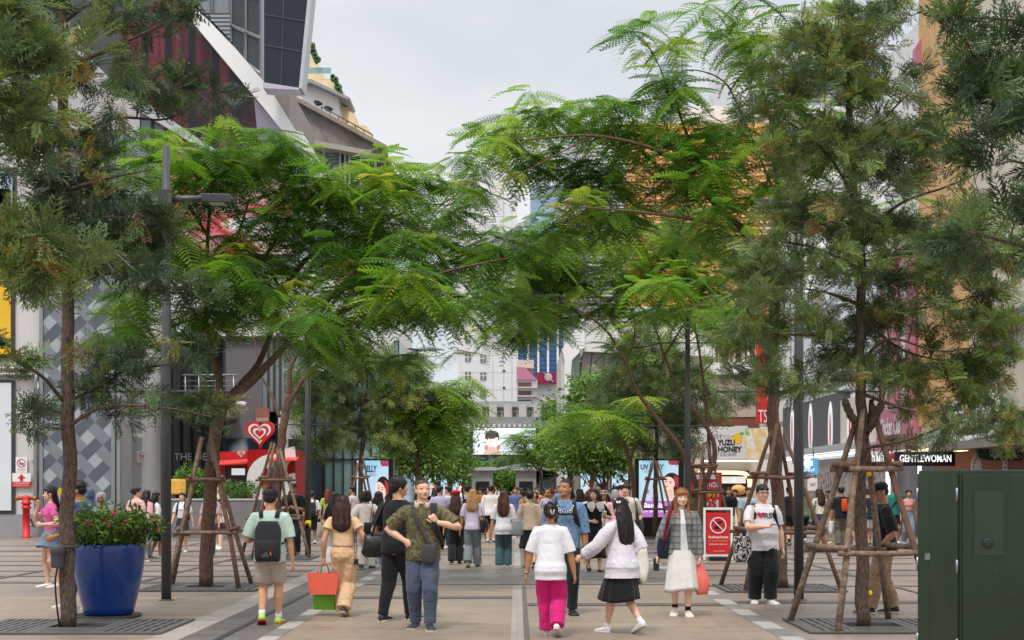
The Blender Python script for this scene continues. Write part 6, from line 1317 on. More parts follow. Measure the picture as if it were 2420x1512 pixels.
lt.build('lettering', pm('mirror_letter', srgb(190, 204, 212), .15, .1, 3, 0, .6), be, fix=False); rslab('lower_wall', M_brown, be, 2292, 2560, 1062, 1300, 2390, -.3, .3); rslab('soffit', M_taupe, be, 2292, 2560, 1040, 1060, 2390, 1.2, 1.5); rslab('warm_lamp', M_warm, be, 2320, 2340, 1062, 1066, 2330, .8, .2)
def thai_sign(px0, px1, py, h, lb, second):
    y0, y1 = yr(px1), yr(px0); zc = rz((px0+px1)/2, py); t = thing('shop_sign', (XR-.5, (y0+y1)/2, zc), lb, 'sign'); L = (y1-y0)/2
    mb = MB(); pts = [Vector((-.0, s*(L-(0 if abs(k) < .9 else .0)), 0)) for s, k in ((1, 0),)]
    poly = [Vector((0, L*math.copysign(abs(math.cos(a))**.45, math.cos(a)), h*math.copysign(abs(math.sin(a))**.45, math.sin(a)))) for a in [2*math.pi*i/32 for i in range(32)]]
    mb.prism(poly, (.3, 0, 0)); mb.build('panel', pm('bottle_green', srgb(34, 74, 62), .4, .08), t); mb = MB(); ribbon(mb, [Vector((-.02, p.y*1.02, p.z*1.04)) for p in poly]+[Vector((-.02, poly[0].y*1.02, poly[0].z*1.04))], .1, .1, (1, 0, 0)); mb.build('rim', M_pw, t)
    lettering('กรุงเทพจักษุ', Vector((-.06, 0, .06)), h*1.1, M_pw, t, right=(0, -1, 0), width=L*1.65, bold=.03)
    if second: lettering('BANGKOK EYE', Vector((-.06, 0, -h*.6)), h*.45, M_lgrey, t, right=(0, -1, 0), width=L*1.3)
thai_sign(2292, 2404, 985, .52, 'green rounded shop sign with white Thai lettering above the cabinet', False)
t = thing('hanging_sign', (XY(2400, 37.5), 37.5, ZY(1070, 37.5)), 'dark green hanging sign with Thai and English words just over the green cabinet', 'sign'); mb = MB(); mb.prism([Vector((1.*math.copysign(abs(math.cos(a))**.4, math.cos(a)), 0, .2*math.copysign(abs(math.sin(a))**.6, math.sin(a)))) for a in [2*math.pi*i/28 for i in range(28)]], (0, .2, 0)); mb.build('panel', pm('dark_green', srgb(28, 50, 42), .4), t); lettering('กรุงเทพจักษุ', Vector((0, -.02, .06)), .22, M_lgrey, t, width=1.4); lettering('BANGKOK EYE', Vector((0, -.02, -.11)), .14, M_lgrey, t, width=1.2)
def blade(px0, px1, py0, py1, Y, m, lb, texts, th=.2, name='shop_sign'):
    t = thing(name, (XY((px0+px1)/2, Y), Y, ZY((py0+py1)/2, Y)), lb, 'sign'); w, h = XY(px1, Y)-XY(px0, Y), ZY(py0, Y)-ZY(py1, Y); part_box('panel', m, t, -w/2, w/2, 0, th, -h/2, h/2, bevel=.02); mb = MB()
    for sx_ in (-w*.3, w*.3): mb.tube([Vector((sx_, th/2, h/2)), Vector((sx_, th/2, h/2+.35))], .02, 6)
    mb.build('hanger', M_frame, t)
    for s_, dx, dz, sz, wd, mm in texts: lettering(s_, Vector((dx*w, -.012, dz*h)), sz, mm, t, width=wd*w if wd else None, bold=.02)
    return t
blade(2116, 2258, 1067, 1101, 40.5, M_black, 'black sign reading GENTLEWOMAN over the shop left of the cabinet', (('GENTLEWOMAN', 0, 0, .28, .86, M_litw),)); blade(2106, 2125, 1072, 1110, 42, M_red, 'small red sign cut off behind the black one, beginning BEA', (('BEA', -.1, 0, .16, .6, M_litw),))
blade(2058, 2104, 1076, 1112, 46, M_black, 'black sign with big white capitals in two lines behind the sawn trunk', (('DUNLITDU', 0, .2, .4, .9, M_litw), ('STORE', .1, -.28, .32, .6, M_litw)))
pb = blade(1882, 1934, 1083, 1121, 52, emat('blue_lightbox', srgb(96, 176, 222), .55), 'blue pharmacy lightbox with a white cross beside the right lamp post', (('PHARMACY', 0, -.40, .13, .66, pm('navy_print', srgb(30, 70, 150), .5)), ('サルドラッグ', 0, -.27, .16, .66, M_litw)))
mb = MB(); mb.bx(-.09, .09, -.03, -.012, -.07, .31); mb.bx(-.19, .19, -.028, -.011, .03, .21); mb.build('white_cross', M_litw, pb)
blade(1910, 1932, 1130, 1160, 56, M_pw, 'small white VAT refund sign with a dark red foot inside the pharmacy', (('VAT', 0, 0, .16, .6, M_red),)); 
for px, lb in ((2310, 'white oval sign with red letters on the pane above the cabinet, nearest one'), (2385, 'white oval sign with red letters above the cabinet, the one farther right')):
    t = thing('oval_sign', (XY(px, 38.6), 38.6, ZY(1104, 38.6)), lb, 'sign', 'white oval signs'); mb = MB(); mb.ell((0, 0, 0), (.18, .03, .34), 16, 10); mb.build('panel', M_pw, t); mb = MB()
    for k in range(14): a = 2*math.pi*k/14; mb.box((.13*math.cos(a), -.035, .26*math.sin(a)), (.035, .01, .055))
    mb.build('red_lettering', M_red, t)
# ---------------------------------------------------------------- street furniture
M_post = pm('dark_grey_post', srgb(74, 74, 78), .42, .1, 10, .05, .3); M_lens = pm('lamp_lens', srgb(196, 196, 190), .3, .05, 10)
def lamp(px, py, top_py, arm, lb, head_dir=1, bars=()):
    b = G(px, py); Y = b.y; t = thing('lamp_post', b, lb, 'lamp post', 'dark lamp posts'); ht = ZY(top_py, Y); r = .072
    mb = MB(); mb.tube([(0, 0, 0), (0, 0, ht*.45), (0, 0, ht)], [r, r, r*.72], 16); mb.build('pole', M_post, t, fix=False); mb = MB(); mb.lathe((0, 0, 0), [(r*1.5, 0), (r*1.5, .02), (r*1.15, .03)], 16); mb.build('base_ring', M_post, t)
    za, x0, x1 = arm; za = ZY(za, Y); x0, x1 = XY(x0, Y)-b.x, XY(x1, Y)-b.x
    mb = MB(); mb.tube([(x0, 0, za), (x1*.62, 0, za)], .05, 10); mb.box((0, 0, za), (.2, .2, .24)); mb.build('arm', M_post, t)
    h = MB(); a, c = x1*.55, x1; h.prism([Vector((a, -.13, za+.06)), Vector((c*.93+a*.07, -.13, za+.05)), Vector((c, -.13, za-.02)), Vector((c*.97+a*.03, -.13, za-.07)), Vector((a, -.13, za-.06))], (0, .26, 0)); hd = h.build('lamp_head', M_post, t, bevel=.01); part_box('lens', M_lens, hd, min(a, c)+.1, max(a, c)-.12, -.1, .1, za-.078, za-.068)
    for zz, w in bars: mb = MB(); z_ = ZY(zz, Y); mb.tube([(-w, 0, z_), (w, 0, z_)], .018, 6); mb.build('banner_bar', M_post, t)
    return t
lamp(393, 1420, 345, (470, 384, 552), 'dark lamp post beside the blue planter, its arm pointing towards the plaza', bars=((925, .9),))
lamp(1888, 1420, 395, (482, 2046, 1782), 'dark lamp post beside the man with glasses, its arm among leaves', bars=((925, 1.2),))
lamp(1625, 1318, 722, (735, 1640, 1580), 'dark lamp post between the leaning stems on the right', bars=((810, 1.0), (1006, 1.1)))
def plamp():
    b = G(728, 1314); Y = b.y; t = thing('lamp_post', b, 'dark lamp post carrying a square floodlight, left of the man with phone in black', 'lamp post', 'dark lamp posts'); ht = ZY(790, Y); mb = MB(); mb.tube([(0, 0, 0), (0, 0, ht)], .07, 14); mb.build('pole', M_post, t, fix=False)
    mb = MB(); z0, z1 = ZY(845, Y), ZY(812, Y); x0, x1 = XY(752, Y)-b.x, XY(805, Y)-b.x; mb.bx(x0, x1, -.06, .1, z0, z1); fl = mb.build('floodlight', M_frame, t, bevel=.01); part_box('lens', M_taupe, fl, x0+.06, x1-.06, -.08, -.06, z0+.05, z1-.05)
    mb = MB(); mb.tube([(0, 0, ZY(806, Y)), (x1, 0, ZY(806, Y))], .02, 6); mb.build('arm', M_post, t); mb = MB(); mb.tube([(-.8, 0, ZY(1003, Y)), (.9, 0, ZY(1003, Y))], .018, 6); mb.build('banner_bar', M_post, t)
    mb = MB(); mb.tube([(0, 0, .68), (0, 0, .86)], .074, 14); mb.build('warning_tape', printed([(.48, srgb(220, 200, 40)), (.52, srgb(30, 30, 30))], 9, 0, 1, 'hazard_tape'), t, fix=False)
plamp()
# ---- big blue planter
b = G(257, 1459); t = thing('planter', b, 'big glossy dark blue round planter full of leafy flowering shrubs', 'planter')
mb = MB(); s = .73/.745
prof = [(.40, .05), (.42, .08), (.50, .35), (.575, .65), (.612, .9), (.612, .98), (.606, 1.02), (.592, 1.045), (.575, 1.045), (.565, 1.02), (.56, .96)]
mb.lathe((0, 0, 0), [(r*.735, z*.9) for r, z in prof], 56, True, True); tm = NT('blue_glaze'); v = tm.coord('Object'); tm.col(tm.ramp(tm.noise(v, 2, 4), [(.3, srgb(0, 42, 108)), (.7, srgb(2, 62, 138))])); tm.l(tm.ramp(tm.noise(v, 14, 5), [(.3, (.2,)*3), (.7, (.34,)*3)]), tm.b.inputs['Roughness']); _lk = tm.b.inputs['Base Color'].links[0].from_socket; tm.col(tm.mix(tm.ramp(tm.noise(v, 17, 5, .8), [(.70, (0, 0, 0, 1)), (.74, (.5, .5, .5, 1))]), _lk, srgb(150, 160, 180))); tm.b.inputs['Coat Weight'].default_value = .3; tm.b.inputs['Coat Roughness'].default_value = .15
pot = mb.build('pot', tm.m, t); mb = MB(); mb.lathe((0, 0, 0), [(.34, 0), (.4, .012), (.41, .045), (.39, .045), (.38, .03)], 48); mb.build('saucer', M_frame, t); mb = MB(); mb.lathe((0, 0, 0), [(.415, .87), (.3, .885), (.02, .89)], 32, False, False); mb.build('soil', M_soil, t)
r_ = random.Random(5); mb = MB(); tips = []
for k in range(100):
    a = r_.uniform(0, 6.28); q = r_.random()**.5; p0 = Vector((math.cos(a)*.33*q, math.sin(a)*.33*q, .88)); ht = r_.uniform(.18, .6)*(1-.2*q); p1 = p0+Vector((math.cos(a)*(.1+.22*q)*r_.uniform(.5, 1.15), math.sin(a)*(.1+.22*q)*r_.uniform(.5, 1.15), ht)); mid = p0.lerp(p1, .5)+Vector((0, 0, .06)); mb.tube([p0, mid, p1], [.006, .005, .003], 5, False); tips += [p1, mid.lerp(p1, .5), p0.lerp(p1, .3)]
for q in ((.68, 0, 1.16), (.58, -.1, 1.26), (.56, -.2, 1.02)): mb.tube([Vector((.28, 0, .93)), Vector((.46, -.03, 1.04)), Vector(q)], [.006, .005, .003], 5, False); tips += [Vector(q), Vector(q)*.9+Vector((0, 0, .1))]
sh_ = mb.build('shrub_stems', M_bark, t, fix=False); npr = np.random.default_rng(5); pos, d, sc, ro, to = [], [], [], [], []
for p in tips:
    tn = r_.uniform(.1, .9)
    for k in range(8): u = Vector((r_.gauss(0, 1), r_.gauss(0, 1), r_.gauss(.2, .6))).normalized(); pos.append(p+u*r_.uniform(0, .07)); d.append(u); sc.append(r_.uniform(.06, .1)); ro.append(r_.uniform(-1, 1)); to.append(tn+r_.uniform(-.1, .1))
link('shrub_leaves', leaves_mesh('leaves', T_OV, np.array(pos), np.array(d), np.array(sc), np.array(ro), np.array(to), leaf_mat('shrub_leaf', [(0, srgb(38, 72, 28)), (.6, srgb(84, 126, 44)), (1, srgb(158, 178, 72))], .4, .35), npr=npr), t)
for x, y, z in ((.1, -.42, 1.2), (.12, -.43, 1.21), (-.16, -.4, 1.2), (.3, -.36, 1.22), (.16, -.34, 1.32), (-.4, -.2, 1.12)):
    mb = MB()
    for k in range(7): mb.ell((x+r_.gauss(0, .018), y+r_.gauss(0, .012), z+r_.gauss(0, .018)), (.016, .016, .014), 6, 5)
    mb.build('blossom', pm('magenta_petal', srgb(202, 36, 104), .6, .2, 40), t)
# ---- light fixed to the front left trunk
b = G(160, 1485); t = thing('trunk_light', b+Vector((-.07, -.16, .86)), 'ribbed grey spotlight strapped to the front left trunk', 'spotlight'); mb = MB(); mb.lathe((0, 0, -.14), [(.062, 0), (.066, .02), (.072, .16), (.085, .17), (.085, .25), (.07, .265)], 20); bo = mb.build('housing', pm('grey_plastic', srgb(70, 76, 82), .5, .1, 20), t); mb = MB()
for k in range(16): a = 2*math.pi*k/16; mb.box((.068*math.cos(a), .068*math.sin(a), -.06), (.008, .008, .15))
mb.build('rib', pm('grey_plastic', srgb(70, 76, 82), .5, .1, 20), bo); mb = MB(); mb.tube([(.07+.118*math.cos(a), .16+.118*math.sin(a), .1) for a in [2*math.pi*i/20 for i in range(21)]], .018, 6, flat=1); mb.build('strap', M_frame, t)
mb = MB(); mb.tube(smooth_path([(.0, .04, -.1), (-.04, .05, -.3), (-.02, .05, -.6), (.0, .1, -.86)], 5), .011, 6); mb.build('cable', M_black, t)
for (px, py, dp, lb, gr) in ((160, 1484, -.125, 'front left trunk', 0), (2040, 1480, -.1, 'sawn trunk beside the green cabinet', 1)):
    b = G(px, py); lst = ((.05, 2.22), (.05, 1.73), (-.05, 1.6)) if gr == 0 else ((-.0, 1.82), (.05, 1.81), (.0, 1.38), (-.04, 1.12), (.0, .9), (.06, .4), (-.06, .3))
    for i, (dx, z) in enumerate(lst):
        mb = MB(); mb.ell((0, 0, 0), (.028, .012, .034 if i % 2 else .05), 10, 6); o = mb.build('paint_dab', pm('yellow_paint', srgb(232, 198, 30), .6, .1, 20)); o.location = b+Vector((dx, dp+.012, z)); tag(o, 'yellow dab of paint on the bark of the '+lb, 'paint mark', 'yellow paint dabs on the '+lb)
# ---- green cabinet
Y0 = 12.6; x0, x1, x2 = XY(2170, Y0+.55), XY(2268, Y0), XY(2268, Y0)+1.15; zt = ZY(1110, Y0); t = thing('utility_cabinet', (x1, Y0, 0), 'tall dark green metal cabinet with hinged doors at the right edge', 'cabinet')
M_gcab = NT('dark_green_enamel'); v = M_gcab.coord('Object'); M_gcab.col(M_gcab.mix(.5, M_gcab.ramp(M_gcab.noise(v, 2.5, 5, .6), [(.3, srgb(28, 46, 28)), (.7, srgb(38, 58, 37))]), M_gcab.ramp(M_gcab.noise(M_gcab.coord('Object', (6, 6, .5)), 5, 4), [(.3, (.8, .82, .8, 1)), (.7, (1.1, 1.1, 1.1, 1))]), 'MULTIPLY')); M_gcab.l(M_gcab.ramp(M_gcab.noise(v, 7, 5), [(.3, (.26,)*3), (.7, (.42,)*3)]), M_gcab.b.inputs['Roughness']); _ru = M_gcab.noise(M_gcab.coord('Object', (1, 1, .35)), 9, 6, .75); _sz = M_gcab.n('ShaderNodeSeparateXYZ'); M_gcab.l(v, _sz.inputs[0])
_lk = M_gcab.b.inputs['Base Color'].links[0].from_socket; M_gcab.col(M_gcab.mix(M_gcab.ramp(M_gcab.math('SUBTRACT', _ru, M_gcab.math('MULTIPLY', _sz.outputs[2], .06)), [(.6, (0, 0, 0, 1)), (.66, (.7, .7, .7, 1))]), _lk, srgb(92, 84, 66))); M_gcab = M_gcab.m
A = Vector((x0-x1, .55+.0, 0)); B = Vector((0, 0, 0)); C_ = Vector((x2-x1, .02, 0)); D = C_+A
mb = MB(); z0 = .14; mb.prism([A+Vector((0, 0, z0)), B+Vector((0, 0, z0)), C_+Vector((0, 0, z0)), D+Vector((0, 0, z0))], (0, 0, zt-z0)); body = mb.build('body', M_gcab, t, bevel=.012)
dl = (B-A); ln = dl.length; u = dl.normalized(); nrm = Vector((u.y, -u.x, 0)); nrm = nrm if nrm.y < 0 else -nrm
for a0, a1 in ((.03, .33), (.335, .985)):
    p, q = A+u*ln*a0+nrm*.002, A+u*ln*a1+nrm*.002; mb = MB(); mb.prism([p+Vector((0, 0, z0+.03)), q+Vector((0, 0, z0+.03)), q+Vector((0, 0, zt-.03)), p+Vector((0, 0, zt-.03))], nrm*.018); mb.build('door', M_gcab, t, bevel=.004)
for z in (.25, .95, zt-.22):
    for fr, nn in ((.985, nrm), (.03, nrm)):
        p = A+u*ln*fr+nn*.022; mb = MB(); mb.tube([p+Vector((0, 0, z-.06)), p+Vector((0, 0, z+.06))], .012, 8); mb.build('hinge', M_metal, t)
p = A+u*ln*.31+nrm*.03; mb = MB(); mb.box(p+Vector((0, 0, 1.02)), (.05, .03, .06)); mb.build('lock', M_metal, t)
mb = MB(); mb.bx(.02, C_.x-.02, -.02, -.002, z0+.03, zt-.04); fd = mb.build('front_panel', M_gcab, t, bevel=.006)
mb = MB(); mb.bx(.12, .38, -.027, -.019, 1.05, 1.62); mb.build('label_plate', pm('dull_green_plate', srgb(44, 62, 46), .35, .1, 4), fd); mb = MB(); mb.lathe((0, 0, 0), [(.045, 0), (.045, .012), (.03, .018)], 20); o = mb.build('round_lock', M_gcab, fd); o.location = (.24, -.027, 1.16); o.rotation_euler = (R(90), 0, 0); mb = MB(); mb.bx(-.02+A.x, C_.x, .0, .55, .0, .14); mb.build('plinth', M_black, t)
# ---- hydrant and wall notices on the corner building
b = Vector((XY(62, 46.6), 46.6, 0)); t = thing('fire_hydrant', b, 'red standing fire hydrant with brass side caps by the pale wall', 'fire hydrant'); mb = MB(); mb.lathe((0, 0, 0), [(.15, 0), (.15, .05), (.115, .06), (.115, .95), (.16, .96), (.16, 1.02), (.12, 1.03), (.12, 1.1), (.16, 1.11), (.16, 1.17), (.12, 1.18), (.12, 1.3), (.1, 1.36), (.04, 1.4)], 18); mb.build('barrel', M_red, t); 
for s in (1, -1): mb = MB(); mb.tube([(s*.08, 0, 1.3), (s*.24, 0, 1.3), (s*.25, 0, 1.3), (s*.34, 0, 1.3)], [.06, .06, .08, .08], 12); mb.build('side_cap', pm('brass', srgb(176, 116, 70), .35, .1, 10, 0, .6), t)
mb = MB(); mb.ell((.16, -.05, .42), (.06, .03, .04), 8, 5); mb.build('chain_hook', M_metal, t)
def ring_ban(mb, c, r, th=.16, n=28, back=-.004):
    c = Vector(c); 
    for k in range(n):
        a, b2 = 2*math.pi*k/n, 2*math.pi*(k+1)/n; mb.quad(c+Vector((r*math.cos(a), back, r*math.sin(a))), c+Vector((r*math.cos(b2), back, r*math.sin(b2))), c+Vector((r*(1-th)*math.cos(b2), back, r*(1-th)*math.sin(b2))), c+Vector((r*(1-th)*math.cos(a), back, r*(1-th)*math.sin(a))))
    w = r*th*.5; d = r*.93*.707; mb.quad(c+Vector((-d-w*.7, back, d-w*.7)), c+Vector((-d+w*.7, back, d+w*.7)), c+Vector((d+w*.7, back, -d+w*.7)), c+Vector((d-w*.7, back, -d-w*.7)))
def nosmoke(px0, px1, py0, py1, Y, lb):
    c = P((px0+px1)/2, (py0+py1)/2, Y); t = thing('notice', c, lb, 'sign', 'no smoking notices'); w, h = XY(px1, Y)-XY(px0, Y), ZY(py0, Y)-ZY(py1, Y); part_box('plate', M_pw, t, -w/2, w/2, 0, .02, -h/2, h/2)
    mb = MB(); mb.bx(-w*.22, w*.12, -.008, -.002, h*.08, h*.13); mb.bx(w*.13, w*.22, -.008, -.002, h*.08, h*.13); mb.bx(-w*.2, w*.2, -.008, -.002, h*.0, h*.03); mb.build('cigarette_symbol', M_black, t); mb = MB(); ring_ban(mb, (0, -.012, h*.12), w*.38); mb.build('ban_ring', M_red, t, fix=False); lettering('ห้ามสูบบุหรี่', (0, -.006, -h*.27), h*.1, M_dgrey, t, width=w*.7); lettering('NO SMOKING', (0, -.006, -h*.38), h*.08, M_red, t, width=w*.6)
nosmoke(37, 64, 1080, 1117, 47.3, 'white no smoking notice on the pale wall above the hydrant'); nosmoke(324, 344, 1066, 1093, 57.95, 'white no smoking notice on the grey pillar past the tiled pier')
c = P(51, 1134, 47.3); t = thing('notice', c, 'red and white fire connection notice with a hydrant picture above the red hydrant', 'sign'); w, h = .62, .46; part_box('plate', M_pw, t, -w/2, w/2, 0, .02, -h/2, h/2); part_box('red_strip', M_red, t, -w/2, w/2, -.006, -.001, -h/2, -h*.12); mb = MB(); mb.ell((0, -.01, .12), (.055, .008, .07), 12, 8); mb.bx(-.12, .12, -.014, -.004, .06, .1); mb.bx(-.05, .05, -.014, -.004, -.04, .1); mb.build('hydrant_symbol', M_red, t); lettering('หัวรับน้ำดับเพลิง', (0, -.009, -h*.24), h*.2, M_pw, t, width=w*.8); lettering('FIRE DEPARTMENT CONNECTION', (0, -.009, -h*.41), h*.08, M_pw, t, width=w*.8)
for px, py, Y, s, lb in ((325, 1033, 57.6, 1, 'white security camera on a pole by the grey pillar'), (565, 955, 58.6, 1, 'white security camera fixed below the railed balcony')):
    c = P(px, py, Y); t = thing('security_camera', c, lb, 'camera'); mb = MB(); mb.tube([(-.3, .1, 0), (-.05, .0, .02)], .03, 6); mb.build('bracket', M_metal, t); mb = MB(); mb.box((.08, -.05, .05), (.42, .16, .15), Matrix.Rotation(R(12), 3, 'Y')); mb.build('housing', M_pw, t, bevel=.03)
    if px == 325: mb = MB(); mb.tube([(-.35, .1, -c.z), (-.35, .1, .6)], .05, 8); mb.build('pole', M_metal, t)
# ---- red heart kiosk and its planter wall
Yk = 53.; X = lambda px, Y=Yk: XY(px, Y); Z = lambda py, Y=Yk: ZY(py, Y); t = thing('ice_cream_kiosk', (X(600), Yk, 0), 'red corrugated ice cream kiosk with heart signs and big white curved shapes', 'kiosk'); ox = X(600)
xa, xb, xc, zt = X(505)-ox, X(585)-ox, X(698)-ox, Z(1062); M_corr = NT('red_corrugated'); v = M_corr.coord('Object'); s = M_corr.n('ShaderNodeSeparateXYZ'); M_corr.l(v, s.inputs[0]); sn = M_corr.math('SINE', M_corr.math('MULTIPLY', M_corr.math('ADD', s.outputs[0], s.outputs[1]), 46.)); M_corr.col(M_corr.ramp(M_corr.noise(v, 2, 3), [(.3, srgb(204, 30, 36)), (.7, srgb(226, 42, 46))])); M_corr.v(M_corr.b, Roughness=.4); M_corr.bump(sn, .9, .05); M_corr = M_corr.m
mb = MB(); mb.bx(xb, xc, 0, 2.4, 0, zt); mb.build('body', M_corr, t); mb = MB(); mb.bx(xa, xb-.01, .9, 2.4, 0, zt-.06); mb.build('side_bay', M_red, t); mb = MB(); mb.prism([(xa, .0, Z(1100)), (xb-.02, .0, Z(1096)), (xb-.02, .85, Z(1085)), (xa, .85, Z(1089))], (0, 0, .04)); mb.build('awning', pm('coral_awning', srgb(226, 70, 66), .6), t); part_box('serving_hatch', M_black, t, xa+.25, xb-.1, .86, .9, 1.1, Z(1102)); part_box('menu_screen', emat('kiosk_screen', (.8, .84, .86, 1), .6), t, xa+.5, xa+1., .82, .86, Z(1122), Z(1106)); part_box('counter', M_beigew, t, xa+.1, xb-.05, .4, .88, .95, 1.05)
mb = MB()
def arc(mb, cx, cz, r0, r1, a0, a1, y, n=18):
    for k in range(n):
        a, b2 = a0+(a1-a0)*k/n, a0+(a1-a0)*(k+1)/n; mb.prism([(cx+r0*math.cos(a), y, cz+r0*math.sin(a)), (cx+r1*math.cos(a), y, cz+r1*math.sin(a)), (cx+r1*math.cos(b2), y, cz+r1*math.sin(b2)), (cx+r0*math.cos(b2), y, cz+r0*math.sin(b2))], (0, .05, 0))
for q in ((X(646)-ox, Z(1135), .5, .98, R(72), R(255)), (X(702)-ox, Z(1108), .36, .84, R(95), R(182)), (X(702)-ox, Z(1172), .34, .86, R(95), R(182))): mb = MB(); arc(mb, *q, -.08); mb.build('white_shape', M_pw, t)
part_box('window', M_gl_dark, t, X(637)-ox, X(672)-ox, -.03, -.004, Z(1150), Z(1088)); mb = MB(); mb.prism([(X(634)-ox, -.5, Z(1090)), (X(706)-ox, -.5, Z(1090)), (X(706)-ox, 0, Z(1083)), (X(634)-ox, 0, Z(1083))], (0, 0, .05)); mb.build('window_canopy', pm('coral_awning', srgb(226, 70, 66), .6), t)
def heart(sc, n=40):
    out = []
    for i in range(n): a = 2*math.pi*i/n; out.append((sc*16*math.sin(a)**3/17., sc*(13*math.cos(a)-5*math.cos(2*a)-2*math.cos(3*a)-math.cos(4*a)+2)/17.))
    return out
def heart_sign(cx, cy, cz, sc, par, dep):
    mb = MB(); mb.prism([Vector((cx+x, cy, cz+z)) for x, z in heart(sc)], (0, dep, 0)); h = mb.build('heart_sign', M_red, par); mb = MB()
    for k0, k1, off in ((.80, .64, -.006), (.46, .30, -.006)):
        A_, B_ = heart(sc*k0), heart(sc*k1); n = len(A_)
        for i in range(n):
            if k0 > .7 and 13 <= i < 16: continue
            j = (i+1) % n; mb.quad((cx+A_[i][0], cy+off, cz+A_[i][1]), (cx+A_[j][0], cy+off, cz+A_[j][1]), (cx+B_[j][0], cy+off, cz+B_[j][1]), (cx+B_[i][0], cy+off, cz+B_[i][1]))
    mb.build('heart_outline', M_pw, h, fix=False)
heart_sign(X(610)-ox, .3, Z(1024), .57, t, .32); heart_sign(X(572)-ox, -.12, Z(1073), .20, t, .1); mb = MB(); mb.tube([(X(610)-ox, .45, zt), (X(610)-ox, .45, Z(1050))], .06, 8); mb.build('sign_post', M_red, t)
Yp2 = 46.; t = thing('planter_wall', (XY(520, Yp2), Yp2, 0), 'long low grey planter wall in front of the red kiosk with clipped bushes', 'planter'); w0, w1 = XY(385, Yp2)-XY(520, Yp2), XY(602, Yp2)-XY(520, Yp2); part_box('wall', pm('grey_planter', srgb(120, 118, 118), .7, .1, 2), t, w0, w1, 0, 1.4, 0, ZY(1182, Yp2)); part_box('rim', M_lgrey, t, w0-.02, w1+.02, -.03, .15, ZY(1182, Yp2), ZY(1178, Yp2)); part_box('soil', M_soil, t, w0+.05, w1-.05, .15, 1.35, .9, ZY(1182, Yp2)+.01)
def bush(px, Y, zc, r, lb, m, par=None, seed=1, n=160, L=(.07, .12), name='shrub'):
    rr = random.Random(seed); npr = np.random.default_rng(seed); pos, d, sc, ro, to = [], [], [], [], []
    for k in range(n):
        u = Vector((rr.gauss(0, 1), rr.gauss(0, 1), rr.gauss(0, 1))).normalized(); q = rr.uniform(.55, 1.05); p = Vector((u.x*r[0], u.y*r[1], zc+u.z*r[2]))*1; p = Vector((u.x*r[0]*q, u.y*r[1]*q, zc+u.z*r[2]*q)); tn = rr.uniform(.1, .8)
        for j in range(7): pos.append(p+Vector((rr.gauss(0, .05), rr.gauss(0, .05), rr.gauss(0, .05)))); d.append((u+Vector((rr.gauss(0, .6), rr.gauss(0, .6), rr.gauss(0, .6)))).normalized()); sc.append(rr.uniform(*L)); ro.append(rr.uniform(-1, 1)); to.append(tn)
    o = thing(name, (XY(px, Y), Y, 0), lb, 'shrub'); mb = MB(); mb.tube([(0, 0, max(zc-r[2]-.4, 0)), (0, 0, zc)], .04, 6); mb.build('stem', M_bark, o, fix=False); link('foliage', leaves_mesh('foliage', T_OV, np.array(pos), np.array(d), np.array(sc), np.array(ro), np.array(to), m, npr=npr), o); return o
bush(450, 46.6, ZY(1140, 46.6), (.5, .45, .55), 'round clipped green bush in the grey planter wall', M_round, seed=1, n=260); bush(548, 46.7, ZY(1158, 46.7), (1.1, .4, .3), 'low feathery green bush spreading along the grey planter wall', M_round_l, seed=2, n=300, L=(.05, .1)); bush(424, 46.6, ZY(1160, 46.6), (.28, .3, .32), 'reddish tipped bush at the left end of the grey planter wall', leaf_mat('red_tip_leaf', [(0, srgb(80, 70, 30)), (.5, srgb(150, 90, 40)), (1, srgb(170, 60, 40))], .5, .3), seed=3, n=120)
mb = MB(); mb.box((0, 0, 0), (.62, .12, .5)); o = mb.build('seat_back', pm('amber_plastic', srgb(226, 170, 76), .6, .08, 3), bevel=.12); o.location = P(418, 1150, 46.2); tag(o, 'rounded amber yellow panel behind the grey planter wall', 'panel')
